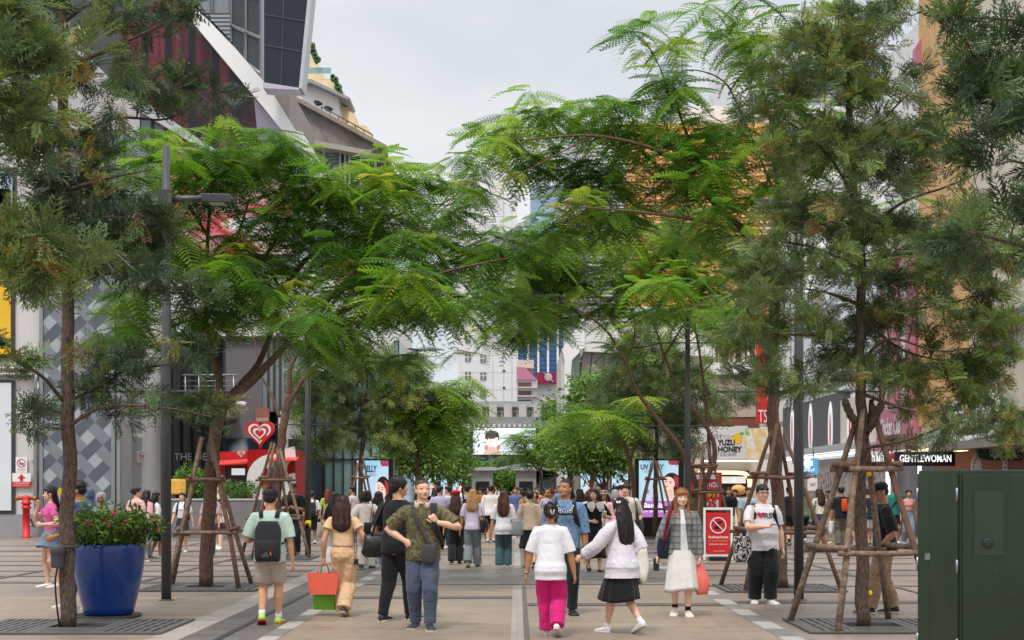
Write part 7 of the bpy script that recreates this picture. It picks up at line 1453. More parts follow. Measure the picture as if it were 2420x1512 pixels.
# ---- advertising screens
def face_ad(t, w, h, z0, y, k=1.):
    """a poster of a woman: everything is flat print on the screen, layered millimetres apart"""
    E = lambda n, c, s=.75: emat(n, c, s)
    def pl(name, pts, m, dy): mb = MB(); mb.quad(*[Vector((x*w, y-dy, z0+z*h)) for x, z in pts]); mb.build(name, m, t, fix=False)
    def el(name, cx, cz, rx, rz_, m, dy, rot=0.): pl(name, [(cx+(rx*math.cos(a)*math.cos(rot)-rz_*math.sin(a)*math.sin(rot)*h/w), cz+(rx*math.cos(a)*math.sin(rot)*w/h+rz_*math.sin(a)*math.cos(rot))) for a in [2*math.pi*i/26 for i in range(26)]], m, dy)
    tm = NT('sky_blue_screen'); v = tm.coord('Object', (.8, .8, .5)); c = tm.ramp(tm.noise(v, 1.1, 2), [(.35, srgb(150, 208, 232)), (.5, srgb(184, 222, 240)), (.65, srgb(214, 220, 244))]); tm.col((0.1, .1, .1, 1)); tm.l(c, tm.b.inputs['Emission Color']); tm.b.inputs['Emission Strength'].default_value = .8; key = 'adbg'; m = _MC.setdefault(key, tm.m)
    pl('screen_face', [(-.5, 0), (.5, 0), (.5, 1), (-.5, 1)], m, 0)
    el('hair_print', .33, .62, .22, .165, E('ad_hair', srgb(38, 24, 26)), .012); pl('hair_print', [(.2, .7), (.5, .74), (.5, .3), (.42, .28), (.36, .5)], E('ad_hair', srgb(38, 24, 26)), .011); pl('hair_print', [(.38, .74), (.5, .7), (.5, .55), (.42, .52)], E('ad_red', srgb(170, 54, 60)), .016)
    pl('shoulder_print', [(-.02, .02), (.5, .02), (.5, .33), (.32, .42), (.22, .34), (.06, .3)], E('ad_dress', srgb(226, 226, 222)), .014); pl('neck_print', [(.16, .5), (.36, .58), (.4, .38), (.3, .32), (.16, .38)], E('ad_skin', srgb(238, 196, 178)), .018); el('face_print', .255, .60, .15, .115, E('ad_skin2', srgb(246, 212, 198)), .022, .35); el('hand_print', .06, .46, .05, .07, E('ad_skin', srgb(238, 196, 178)), .024)
    for ex, ez in ((.19, .625), (.3, .605)): el('eye_print', ex, ez, .03, .008, E('ad_dark', srgb(60, 40, 40)), .028, -.2); el('brow_print', ex+.005, ez+.03, .036, .005, E('ad_dark', srgb(60, 40, 40)), .028, -.2)
    el('lip_print', .19, .535, .042, .012, E('ad_lip', srgb(206, 84, 96)), .028, .25); pl('nose_print', [(.215, .61), (.225, .575), (.19, .57)], E('ad_nose', srgb(226, 172, 156)), .027)
    el('product_print', -.3, .46, .06, .05, E('ad_silver', srgb(140, 150, 176)), .012, .4); pl('product_print', [(-.24, .52), (-.13, .54), (-.15, .36), (-.25, .36)], E('ad_pale', srgb(206, 206, 226)), .013); el('product_print', -.1, .33, .07, .05, E('ad_pink', srgb(222, 90, 180)), .015); pl('red_badge', [(.24, 1), (.5, 1), (.5, .92), (.3, .92), (.25, .95)], E('ad_badge', srgb(176, 62, 96)), .012)
    ink = E('ad_ink', srgb(70, 70, 110)); lettering('UV JELLY', (-.17*w, y-.012, z0+.88*h), .12*h, ink, t, width=.6*w, bold=.05, extrude=.0); lettering('AQUA FRESH', (-.14*w, y-.012, z0+.805*h), .06*h, ink, t, width=.48*w, extrude=.0); lettering('ใหม่!', (-.28*w, y-.012, z0+.63*h), .07*h, ink, t, width=.14*w, extrude=.0); lettering('MizuMi', (.4*w, y-.02, z0+.97*h), .045*h, M_pw, t, width=.18*w, extrude=0.)
def ad(px0, px1, ptop, pbot, Y, lb, first=False, base=None):
    w = XY(px1, Y)-XY(px0, Y); cx = XY((px0+px1)/2, Y); t = thing('advertising_screen', (cx, Y, 0), lb, 'advertising screen', 'tall advertising screens along the plaza'); zt, zb = ZY(ptop, Y), ZY(pbot, Y); k = .1*w
    part_box('casing', M_black, t, -w/2-k*.8, w/2+k*1.4, 0, .5, 0, zt+k*.5, bevel=.02); part_box('side_trim', M_metal, t, w/2+k*1.4+.002, w/2+k*1.8, .02, .48, 0, zt+k*.5); face_ad(t, w, zt-zb, zb, -.008); return t, w, zt-zb, zb
ad(843, 918, 1088, 1262, 50., 'tall lit screen with a woman, left of the central walkway, nearest on that side')
tt, w, h, zb = ad(1510, 1603, 1088, 1222, 47., 'tall lit screen behind the timber prop right of the central walkway, nearest on that side')
mb = MB(); mb.quad((-w/2, -.03, zb), (w/2, -.03, zb), (w/2, -.03, zb+.29*h), (-w/2, -.03, zb+.29*h)); pp = mb.build('purple_band', emat('ad_purple', srgb(186, 120, 204), .7), tt, fix=False); lettering('เนื้อเจลใส', (-.15*w, -.036, zb+.2*h), .09*h, M_litw, tt, width=.55*w, bold=.03); lettering('UV SPF50 PA++++', (0, -.036, zb+.1*h), .05*h, M_litw, tt, width=.8*w)
for px0, px1, pt, Y, lb in ((1000, 1030, 1110, 66, 'lit screen half hidden behind the patterned olive shirt, second on the left'), (1042, 1064, 1118, 82, 'lit screen above the two students, third on the left'), (1070, 1092, 1120, 92, 'lit screen behind the red beret, last on the left'), (1446, 1484, 1112, 62, 'lit screen behind the dark glossy tree, second on the right'), (1412, 1434, 1116, 74, 'lit screen behind the tall student in black, third on the right'), (1372, 1396, 1118, 86, 'lit screen beside the head of the man in the blue shirt, last on the right')):
    ad(px0, px1, pt, 1152+ (1258-1152)*47/Y*.7, Y, lb)
# ---- no entry board, SOS pillar
b = G(1697, 1325); t = thing('notice_board', b, 'red no entry and no parking board in a white frame standing on the paving', 'sign', None, R(-4)); w, h = .52, .92; mb = MB(); mb.bx(-.33, -.28, -.02, .02, .02, 1.2); mb.bx(.28, .33, -.02, .02, .02, 1.2); mb.bx(-.28, .28, -.02, .02, 1.15, 1.2); mb.bx(-.28, .28, -.02, .02, .1, .14); mb.build('frame', M_pw, t); part_box('panel', M_red, t, -.26, .26, -.012, .012, .15, 1.08); part_box('foot', M_black, t, -.2, .2, -.2, .2, 0, .09)
mb = MB(); ring_ban(mb, (0, -.03, .80), .185, .13, 32); mb.build('ban_ring', M_pw, t, fix=False); mb = MB(); mb.bx(-.09, .09, -.022, -.014, .72, .76); mb.bx(-.06, .06, -.022, -.014, .76, .79); mb.bx(-.07, .06, -.022, -.014, .84, .87); mb.ell((.05, -.02, .88), (.03, .005, .025), 8, 5); mb.build('vehicle_symbol', M_black, t); lettering('ห้ามเข้าและห้ามจอด', (0, -.016, .53), .07, M_pw, t, width=.44, bold=.03); lettering('No entry & No parking', (0, -.016, .45), .045, M_orange, t, width=.42); lettering('ฝ่าฝืนปรับ 500 บาท', (0, -.016, .37), .05, M_pw, t, width=.4); lettering('ENFORCED', (.03, -.016, .22), .03, M_pw, t, width=.25)
b = G(1668, 1292); Y = b.y+1.5; t = thing('emergency_pillar', (XY(1668, Y), Y, 0), 'tall red emergency help pillar with SOS lettering behind the leaning stems', 'help point'); Zp = lambda py: ZY(py, Y); w = XY(1706, Y)-XY(1630, Y); part_box('body', M_red, t, -w/2, w/2, 0, .5, 0, Zp(1116), bevel=.02); part_box('side_strip', M_warm, t, -w/2-.06, -w/2-.005, .0, .06, .6, Zp(1140)); part_box('white_label', M_pw, t, -w*.38, w*.38, -.012, -.002, Zp(1132), Zp(1122)); lettering('เหตุฉุกเฉิน', (.02, -.012, Zp(1146)), .2, M_pw, t, width=w*.8, bold=.02); part_box('word_plate', M_pw, t, -w*.35, w*.38, -.012, -.002, Zp(1163), Zp(1155)); lettering('EMERGENCY', (.02, -.018, Zp(1159)), .1, M_red, t, width=w*.64, bold=.02); lettering('191-911', (.0, -.012, Zp(1170)), .16, pm('yellow_print', srgb(240, 200, 50), .5), t, width=w*.8, bold=.03); mb = MB(); mb.bx(-w*.36, w*.4, -.02, -.002, Zp(1202), Zp(1181)); sb = mb.build('speech_plate', M_pw, t, bevel=.05); lettering('SOS', (.02, -.026, Zp(1191.5)), .32, M_red, sb, width=w*.6, bold=.05)
# ---------------------------------------------------------------- the people
C = srgb
WHITE, BLACK, NAVY, DENIM, LDENIM, KHAKI, BEIGE, CREAM, GREY = C(228, 226, 228), C(26, 26, 29), C(34, 40, 62), C(62, 78, 104), C(128, 146, 166), C(158, 134, 108), C(188, 168, 146), C(222, 208, 190), C(128, 130, 134)
person('mint', dict(px=638, py=1477, H=1.66, sex='m', yaw=2, near=1, vox=.009, skin='mid', hair='short', label='man in pale mint T-shirt and beige shorts with a dark backpack, seen from behind',
    wear=[dict(k='shirt', m=C(184, 206, 192), hem=.024, sleeve=.85, sease=.017, flare=.012, len=.47), dict(k='legs', name='shorts', m=C(178, 166, 152), len=.82, hemr=.06, flare=.022, ease=.012)], shoe=C(176, 218, 70), sole=C(214, 66, 60), sock=WHITE, sockh=.045,
    feet=((.052, .07, .0, 6), (-.05, -.06, .03, 8)), hands=((.162, .03, .43), (-.11, .14, .62)), hdir=((.1, .3, -1), None)))
person('jump', dict(px=812, py=1457, H=1.57, sex='f', yaw=-4, near=1, vox=.009, skin='mid', hair='long', haircol='brown', hairlen=.71, label='woman in a beige jumpsuit with black belt carrying two shopping bags, seen from behind', head=1.02,
    wear=[dict(k='shirt', name='jumpsuit_top', m=C(226, 186, 146), hem=.014, sleeve=.42, len=.585, sease=.02, flare=.03), dict(k='legs', name='jumpsuit_legs', m=C(226, 186, 146), hemr=.062, knee=.024, ease=.014, top=.605, drape=1.1, fold=.008)], shoe=C(70, 52, 44),
    feet=((.02, -.10, .035, 4), (-.02, .09, 0, 6)), hands=((.13, .12, .62), (-.165, .0, .475)), hdir=(None, (0, 0, -1)), curl=((.6, .6), (1.2, 1.2))[0:2] and (.6, 1.2), sway=-.01))
person('blackman', dict(px=938, py=1467, H=1.81, sex='m', yaw=-28, near=1, vox=.009, skin='mid', hair='bowl', hyaw=-42, label='tall man in black T-shirt and black trousers turned away, black leather bag at his side',
    wear=[dict(k='shirt', m=C(24, 24, 27), hem=.022, sleeve=.8, sease=.016, len=.475), dict(k='legs', m=C(26, 27, 31), hemr=.037, knee=.018, ease=.01)], shoe=C(30, 30, 32), feet=((.045, .10, .0, 4), (-.05, -.10, .0, 10)), hands=((.13, .10, .50), (-.155, .06, .50))))
person('camo', dict(px=1000, py=1487, H=1.77, sex='m', yaw=178, near=1, vox=.008, skin='light', hair='crop', haircol='manbrown', hyaw=24, hpitch=4, bulk=1.04, beard=1, label='man in patterned olive shirt and blue grey trousers facing the camera, hand on hip',
    wear=[dict(k='shirt', m=printed([(.2, C(84, 80, 58)), (.6, C(98, 92, 66)), (.8, C(112, 104, 74)), (.9, C(140, 126, 84)), (.97, C(104, 98, 70))], 9, ring=True), hem=.02, sleeve=.84, sease=.016, flare=.014, len=.465, collar=1), dict(k='legs', m=C(76, 86, 106), hemr=.041, knee=.017, ease=.008, fold=.005)], shoe=C(52, 50, 52),
    feet=((.055, -.05, 0, 10), (-.05, .075, 0, 12)), hands=((.118, .045, .585), (-.10, .105, .705)), elbow=((1, -.35, .1), (-1, -.1, -.35)), hdir=((-.8, .35, -.25), (.35, .1, .8)), palm=((-.5, -.8, -.2), (.2, -1, .1)), curl=(.45, 1.3)))
person('pink', dict(px=1301, py=1506, H=1.50, sex='f', yaw=-3, near=1, vox=.008, skin='tan', hair='lowbun', bulk=1.12, label='woman in white T-shirt and hot pink trousers walking away, hair in a clip',
    wear=[dict(k='shirt', m=C(224, 222, 228), hem=.034, sleeve=.92, sease=.015, flare=.012, len=.435, fold=.0026), dict(k='legs', m=C(206, 30, 116), hemr=.056, knee=.026, ease=.008, cargo=1, fold=.006, top=.56)], shoe=C(224, 220, 214), feet=((.05, -.10, .055, 6), (-.03, .10, 0, 4)), hands=((.185, .02, .42), (-.188, .01, .43)), elbow=((1, -.6, 0), (-1, -.6, 0)), curl=(.5, .5)))
person('blue', dict(px=1335, py=1452, H=1.79, sex='m', yaw=180, near=1, vox=.008, skin='tan', hair='crop', hyaw=-38, hpitch=6, label='man in blue batik shirt with black backpack straps looking to the side',
    wear=[dict(k='shirt', m=printed([(.3, C(58, 82, 132)), (.45, C(98, 132, 168)), (.55, C(122, 156, 184)), (.66, C(112, 134, 140)), (.76, C(66, 82, 150))], 10, 2.2, 3), hem=.02, sleeve=1.12, sease=.017, len=.46, collar=1), dict(k='legs', m=C(28, 29, 34), hemr=.04, knee=.016)], shoe=C(26, 26, 28), sole=C(30, 30, 32), feet=((.05, -.12, .03, 6), (-.05, .06, 0, 8)), hands=((.155, .0, .46), (-.155, .03, .43)), elbow=((.6, -1, 0), (-.9, -.7, 0))))
person('sweater', dict(px=1470, py=1498, H=1.55, sex='f', yaw=38, near=1, vox=.008, skin='light', hair='long', haircol='dark', hairlen=.655, locks=(), label='girl in white sweatshirt and black pleated skirt with long dark hair striding left',
    wear=[dict(k='shirt', name='sweatshirt', m=C(216, 212, 220), hem=.06, sleeve=1.94, sease=.026, len=.42, cuff=1, fold=.005), dict(k='skirt', m=C(24, 24, 28), top=.5, bot=.245, flare=.055, pleat=.045, np=15)], shoe=C(232, 230, 232), shoehi=.012, sock=WHITE, sockh=.03,
    feet=((.045, -.15, .05, 4), (-.04, .12, 0, 4)), hands=((.135, .04, .53), (-.215, .20, .56)), elbow=((.15, -1, -.1), (-.5, -.6, -.8)), curl=(.5, .7)))
person('plaid', dict(px=1611, py=1456, H=1.66, sex='f', yaw=176, near=1, vox=.008, skin='pale', hair='part', haircol='ginger', hairlen=.76, fringe=1, lockz=.77, hyaw=10, label='young woman in grey checked shirt over a long white skirt with ginger hair', lips=(.55, .2, .2),
    wear=[dict(k='shirt', m=plaid(C(140, 138, 138), C(78, 76, 78), C(170, 168, 168), 24), hem=.03, sleeve=1.88, sease=.02, len=.45, collar=1, fold=.005), dict(k='skirt', m=C(226, 222, 216), top=.6, bot=.20, flare=.036, pleat=.03, np=9, wob=.04)], shoe=C(226, 218, 204), shoek=1.1, sock=C(22, 22, 24), sockh=.035,
    feet=((.05, -.03, .02, 8), (-.045, .06, 0, 6)), hands=((.185, .03, .47), (-.14, .03, .42)), elbow=((1, -.6, 0), (-.8, -.8, 0)), curl=(.9, 1.2)))
person('glasses', dict(px=1801, py=1427, H=1.71, sex='m', yaw=182, near=1, vox=.008, skin='light', bulk=1.2, belly=.014, hair='short', hyaw=12, shw=.92, label='man in white T-shirt with a red heart and glasses, holding a phone',
    wear=[dict(k='shirt', m=C(226, 220, 226), hem=.03, sleeve=.74, sease=.014, len=.455, fold=.004), dict(k='legs', m=C(24, 25, 30), hemr=.056, knee=.026, ease=.012, fold=.005)], shoe=C(222, 218, 214), feet=((.055, -.03, 0, 12), (-.055, .06, 0, 16)), hands=((.03, .205, .645), (-.178, .0, .425)), elbow=((1, -.5, -.5), (-1, -.7, 0)), hdir=((-1, .4, .0), None), palm=((0, .1, 1), None), curl=(.75, .4)))
person('cap', dict(px=2091, py=1450, H=1.73, sex='m', yaw=86, near=1, vox=.009, skin='tan', hair='short', hyaw=14, hpitch=-14, lean=.015, label='man in black polo, cap and khaki trousers in profile behind the right trunk',
    wear=[dict(k='shirt', m=C(26, 26, 29), hem=.024, sleeve=.95, sease=.022, len=.46, collar=1), dict(k='legs', m=C(150, 124, 98), hemr=.046, knee=.024, ease=.014, cargo=1, fold=.008)], shoe=C(34, 34, 36), feet=((.05, -.08, 0, 10), (-.05, .12, 0, 8)), hands=((.13, .06, .50), (-.13, .06, .50))))
person('fuchsia', dict(px=124, py=1389, H=1.69, sex='f', yaw=118, near=1, vox=.009, skin='light', hair='tail', haircol='dark', hairlen=.74, hyaw=-12, label='woman in pink knit top and denim skirt, hand at chin, beside the left trunk',
    wear=[dict(k='shirt', m=C(214, 96, 158), hem=.008, sleeve=.5, len=.555, sease=.01), dict(k='skirt', m=C(118, 134, 156), top=.585, bot=.40, flare=.03, wob=.01)], shoe=C(226, 222, 220), hands=((.05, .13, .80), (-.12, .12, .62)), elbow=((.6, -.2, -1), (-.6, -1, -.4)), feet=((.045, .03, 0, 8), (-.05, -.05, 0, 8)), curl=(.7, 1.)))
BOT = {'j': dict(k='legs', hemr=.038, knee=.014), 'w': dict(k='legs', hemr=.056, knee=.022, ease=.009, drape=1.1), 's': dict(k='legs', name='shorts', len=.72, hemr=.06, flare=.02, ease=.012), 'k': dict(k='skirt', top=.6, bot=.37, flare=.04, pleat=.03), 'm': dict(k='skirt', top=.6, bot=.17, flare=.05, wob=.05), 'u': dict(k='skirt', top=.6, bot=.27, flare=.045, pleat=.035)}
GRPS = {'m': 'people walking in the middle of the plaza', 'l': 'people by the left shops', 'r': 'people by the right shops'}
WALK = (((.045, .11, 0, 5), (-.045, -.12, .04, 5)), ((.045, -.12, .04, 5), (-.045, .11, 0, 5)), ((.05, .02, 0, 8), (-.05, -.02, 0, 8)), ((.05, .06, 0, 8), (-.05, -.05, .01, 6)))
def mid(key, px, py, H, yaw, sex, hair, hc, top, sl, bot, bc, lb, g='m', **kw):
    q = random.Random(hash_key(key)); st = dict(k='shirt', m=top, hem=kw.pop('hem', .022), sleeve=sl, len=kw.pop('tlen', .485 if bot in 'jws' else .56), sease=kw.pop('sease', .016))
    bo = dict(BOT[bot]); bo['m'] = bc; vox = kw.pop('vox', .0125)
    sp = dict(px=px, py=py, H=H, sex=sex, yaw=yaw, hair=hair, haircol=hc, label=lb, group=GRPS.get(g, g), wear=[st, bo], vox=vox, feet=kw.pop('feet', WALK[q.randint(0, 3)]), hands=kw.pop('hands', ((.16, q.uniform(-.05, .1), .46), (-.16, q.uniform(-.05, .1), .46))), skin=kw.pop('skin', q.choice(('mid', 'light', 'mid', 'tan'))), shoe=kw.pop('shoe', q.choice((WHITE, BLACK, C(220, 214, 204), C(90, 86, 84)))))
    sp.update(kw); return person(key, sp)
PHONE = dict(hands=((.06, .17, .66), (-.05, .16, .65)), elbow=((.8, -.4, -.8), (-.8, -.4, -.8)), hpitch=-16)
# left side
mid('m12', 192, 1440, 1.76, 92, 'm', 'short', 'black', printed([(.45, C(34, 66, 132)), (.58, C(44, 82, 150)), (.66, C(180, 90, 90))], 7), .9, 'j', DENIM, 'man in bright blue shirt in profile just behind the blue planter', 'l', near=1, vox=.009, skin='tan', hands=((.10, .2, .56), (-.1, .18, .56)))
mid('m13', 238, 1372, 1.59, 205, 'f', 'none', 'black', C(120, 150, 180), 1.9, 'w', GREY, 'woman in pale grey headscarf facing the camera behind the blue planter', 'l', scarf=C(158, 152, 160), skin='dark', hyaw=-14)
mid('m14', 214, 1352, 1.66, 30, 'f', 'none', 'black', C(96, 108, 150), 1.9, 'm', NAVY, 'person in dark blue headscarf turned away behind the blue planter', 'l', scarf=C(84, 92, 124))
mid('m14b', 190, 1345, 1.64, 20, 'f', 'none', 'black', C(110, 112, 120), 1.9, 'm', GREY, 'person in slate grey headscarf turned away, nearest the tiled pier', 'l', scarf=C(98, 104, 114))
mid('m15', 320, 1330, 1.70, -30, 'f', 'bun', 'dark', C(228, 184, 174), .95, 'j', BLACK, 'woman in pale pink top with dark hair in a bun and a black shoulder strap', 'l', skin='light', tlen=.46, hyaw=-30)
mid('m16', 344, 1322, 1.62, -40, 'f', 'long', 'dark', C(222, 170, 170), 1.9, 'j', GREY, 'girl with very long dark hair and pink cardigan, middle of the three chatting girls', 'l', hairlen=.64)
mid('m17', 366, 1320, 1.58, -60, 'f', 'long', 'black', WHITE, .8, 'u', BLACK, 'girl in white blouse and black skirt, rightmost of the three chatting girls', 'l', hairlen=.66)
mid('m18', 432, 1305, 1.55, 172, 'f', 'tail', 'black', WHITE, .75, 'u', NAVY, 'student in white blouse and navy pleated skirt walking towards the camera', 'l', tlen=.57, hem=.012, skin='light', sockh=.03)
mid('m19', 499, 1318, 1.63, 168, 'f', 'long', 'dark', C(196, 158, 176), .9, 'w', C(60, 78, 92), 'woman in mauve top and dark jeans, half hidden by the low forked trunk', 'l', lockz=.74)
mid('m20', 518, 1298, 1.78, 176, 'm', 'short', 'black', printed([(.4, C(208, 210, 180)), (.55, C(150, 164, 120)), (.62, C(70, 92, 96))], 9, 1.5), .85, 's', CREAM, 'man in leafy green shirt and cream shorts facing the camera by the left props', 'l', skin='pale')
mid('m21', 694, 1313, 1.79, 178, 'm', 'short', 'black', C(28, 28, 31), .85, 'j', C(48, 58, 72), 'stout man in black T-shirt and jeans looking at his phone beside the floodlight post', 'l', bulk=1.15, skin='tan', **PHONE)
mid('m22', 652, 1283, 1.66, 10, 'm', 'short', 'black', C(120, 190, 60), .8, 'j', BLACK, 'person in lime green top seen from behind, hidden by the mint T-shirt', 'l')
mid('m23', 737, 1288, 1.58, 5, 'f', 'bun', 'black', WHITE, .8, 'u', BLACK, 'schoolgirl with black backpack and black skirt walking away on the left', 'l', sock=WHITE)
mid('m23b', 402, 1262, 1.66, 150, 'm', 'short', 'black', WHITE, .8, 'j', DENIM, 'small figure in white shirt near the grey pillar, partly behind the lamp post', 'l')
# middle
mid('m24', 775, 1275, 1.62, 20, 'f', 'long', 'red', C(160, 200, 70), .6, 'j', LDENIM, 'woman with dark red hair and lime top beyond the jumpsuit', skin='light')
mid('m25', 790, 1340, 1.58, -5, 'f', 'long', 'black', C(66, 48, 42), .9, 'w', C(206, 202, 198), 'woman in dark brown top with a pale shoulder bag, left of the jumpsuit', hairlen=.68)
mid('m26', 836, 1290, 1.72, 70, 'm', 'short', 'black', C(206, 190, 188), .9, 'j', GREY, 'young man in profile with pale top before the left screen')
mid('m27', 864, 1346, 1.62, -12, 'f', 'bob', 'black', C(214, 202, 194), 1.92, 'w', C(206, 200, 194), 'woman in cream sweater with short black hair reaching an arm round her friend', sease=.026, hands=((.30, .10, .73), (-.16, .02, .5)), elbow=((.2, -.2, -1), (-.5, -1, 0)))
mid('m28', 894, 1344, 1.60, -4, 'f', 'long', 'black', C(44, 34, 34), 1.9, 'w', C(156, 170, 184), 'woman with long black hair and light blue jeans beside the cream sweater', hairlen=.70)
mid('m29', 1040, 1300, 1.72, 10, 'm', 'short', 'black', C(196, 188, 214), .9, 'j', BLACK, 'student in lavender shirt seen from behind, left of the pair by the third screen', hyaw=-50)
mid('m29b', 1062, 1296, 1.72, 60, 'm', 'short', 'black', C(222, 218, 226), .9, 'j', NAVY, 'student in white shirt in profile facing his friend in lavender')
mid('m30', 1077, 1334, 1.60, 3, 'f', 'long', 'brown', C(104, 92, 84), .3, 'w', C(34, 36, 42), 'woman in a red beret with long brown hair and black trousers', hairlen=.68)
mid('m31', 1117, 1342, 1.64, -6, 'f', 'long', 'blond', C(200, 192, 212), .8, 'w', C(124, 134, 138), 'woman with long blonde hair, lavender T-shirt and wide grey trousers', hairlen=.72, locks=())
mid('m32', 1104, 1302, 1.74, 4, 'm', 'short', 'black', C(188, 180, 204), .9, 'j', NAVY, 'man in lavender shirt with backpack straps beyond the blonde woman')
mid('m33', 1160, 1284, 1.74, 2, 'm', 'short', 'black', C(226, 218, 216), 1.2, 's', BLACK, 'man in loose white shirt and black shorts walking away in the centre', hem=.05, sock=WHITE)
mid('m34', 1190, 1343, 1.62, 0, 'f', 'long', 'auburn', C(226, 222, 228), .95, 'w', C(70, 98, 108), 'woman in white T-shirt with coloured print and teal jeans walking away', hairlen=.66, hem=.04, tlen=.44, locks=())
mid('m35', 1252, 1345, 1.62, 2, 'f', 'bun', 'black', C(190, 166, 144), 1.9, 'u', C(30, 30, 33), 'woman in beige sweater and black skirt with grey tote, hair in a bun', hem=.03, tlen=.5, sease=.022)
mid('m36', 1219, 1268, 1.70, 170, 'm', 'short', 'black', C(92, 110, 168), .85, 'j', BLACK, 'man in periwinkle polo facing the camera past the white print T-shirt')
mid('m36b', 1234, 1272, 1.66, 100, 'f', 'bob', 'black', C(36, 52, 82), .9, 'j', NAVY, 'person in dark navy top with white piping in profile near the centre')
mid('m36c', 1137, 1262, 1.66, 130, 'm', 'short', 'black', C(226, 160, 60), .9, 'j', BLACK, 'man in orange and lime jacket in the middle distance, left of centre')
mid('m36d', 1290, 1276, 1.66, 8, 'm', 'short', 'black', printed([(.4, C(226, 206, 180)), (.52, C(214, 120, 70)), (.6, C(70, 80, 90))], 9), .85, 'j', GREY, 'man in cream shirt with orange brushstroke print beyond the beige sweater')
mid('m37', 1404, 1352, 1.66, 190, 'f', 'long', 'dark', C(26, 24, 27), .9, 'm', C(26, 24, 27), 'laughing woman in black dress with wide white collar holding an iced drink', hyaw=-48, skin='light', hands=((.06, .15, .60), (-.10, .17, .66)), elbow=((.8, -.3, -.8), (-.8, -.3, -.8)), lockz=.76, shoe=BLACK)
mid('m38', 1480, 1342, 1.76, 172, 'm', 'bowl', 'black', C(216, 206, 192), .9, 'j', BLACK, 'smiling young man in cream shirt with black shoulder bag behind the white sweatshirt', hands=((.04, .14, .76), (-.15, .02, .5)), hyaw=-18)
mid('m39', 1455, 1328, 1.63, 20, 'f', 'bob', 'grey', C(224, 176, 180), .9, 'j', LDENIM, 'woman with silver grey hair and pink top beside the cream shirt')
mid('m40', 1430, 1318, 1.60, 150, 'f', 'long', 'brown', C(206, 206, 210), 1.9, 'j', GREY, 'woman in patterned bucket hat looking right beyond the black dress')
mid('m41', 1392, 1312, 1.60, 200, 'f', 'long', 'brown', WHITE, .8, 'j', BEIGE, 'girl with long brown hair and white top left of the black dress', hyaw=50)
mid('m42', 1421, 1286, 1.80, 85, 'm', 'short', 'black', C(34, 34, 40), .9, 'j', BLACK, 'tall young man in black in profile before the third right screen')
mid('m43', 1456, 1296, 1.72, 20, 'm', 'short', 'black', C(66, 72, 82), .9, 'j', BLACK, 'man in slate shirt seen from behind near the dark glossy tree')
mid('m44', 1372, 1300, 1.64, 15, 'f', 'long', 'black', BLACK, 1.9, 'j', BLACK, 'woman with long black hair and black top just right of the batik shirt')
mid('m45', 1350, 1292, 1.60, -8, 'f', 'bob', 'dark', C(120, 130, 150), .9, 'j', NAVY, 'woman in dusty blue top mostly hidden behind the batik shirt')
# right side
mid('m50', 1768, 1300, 1.68, 176, 'm', 'short', 'black', C(176, 202, 214), .8, 'j', C(60, 66, 80), 'man in light blue shirt facing the camera behind the glasses man', 'r')
mid('m51', 1722, 1282, 1.68, 178, 'm', 'short', 'black', C(28, 28, 30), .8, 's', CREAM, 'shop worker in black T-shirt and cream shorts before the honey drinks counter', 'r')
mid('m51b', 1738, 1276, 1.62, 160, 'f', 'tail', 'dark', C(220, 206, 190), .9, 'm', CREAM, 'woman in cream dress near the honey drinks counter', 'r')
mid('m52', 1866, 1290, 1.70, 8, 'm', 'short', 'black', C(26, 26, 30), .95, 's', C(26, 26, 30), 'man in black T-shirt, black shorts and black socks seen from behind by the pharmacy', 'r', sock=BLACK, sockh=.07, hem=.03)
mid('m53', 1938, 1292, 1.66, 24, 'f', 'long', 'brown', C(226, 214, 196), .5, 'k', C(52, 72, 112), 'woman in cream T-shirt and short denim skirt with a green shopping bag', 'r', skin='light', hands=((.06, .17, .68), (-.05, .17, .68)), hairlen=.7)
mid('m54', 1960, 1284, 1.60, 120, 'f', 'bun', 'black', C(190, 150, 130), .8, 'j', BEIGE, 'woman with black hair and tan top beyond the denim skirt', 'r', skin='dark')
mid('m55', 1988, 1294, 1.70, -10, 'm', 'short', 'black', C(28, 30, 34), .9, 'w', C(110, 104, 92), 'man in black T-shirt and olive trousers with an orange sling bag', 'r', skin='tan')
mid('m56', 2018, 1292, 1.68, 30, 'm', 'short', 'black', C(234, 186, 190), .95, 's', C(226, 160, 150), 'youth in pink T-shirt and salmon shorts left of the sawn trunk', 'r', skin='light')
mid('m57', 2053, 1296, 1.66, 10, 'm', 'short', 'black', C(34, 42, 66), .9, 's', C(216, 210, 212), 'man in navy shirt with printed back and pale shorts behind the sawn trunk', 'r')
mid('m58', 2116, 1286, 1.78, 178, 'm', 'short', 'black', C(44, 140, 126), .8, 's', C(30, 34, 44), 'man in teal T-shirt and dark shorts with a black crossbody strap', 'r', skin='mid')
mid('m59', 2146, 1288, 1.62, 182, 'f', 'tail', 'dark', C(226, 164, 158), .0, 'w', C(134, 154, 178), 'woman in pink camisole and pale blue jeans beside the teal T-shirt', 'r', skin='mid', tlen=.62, hem=.006)
mid('m60', 1900, 1284, 1.66, 14, 'f', 'bob', 'black', C(112, 120, 100), .9, 'j', BLACK, 'woman with black bob and olive top by the pharmacy entrance', 'r')
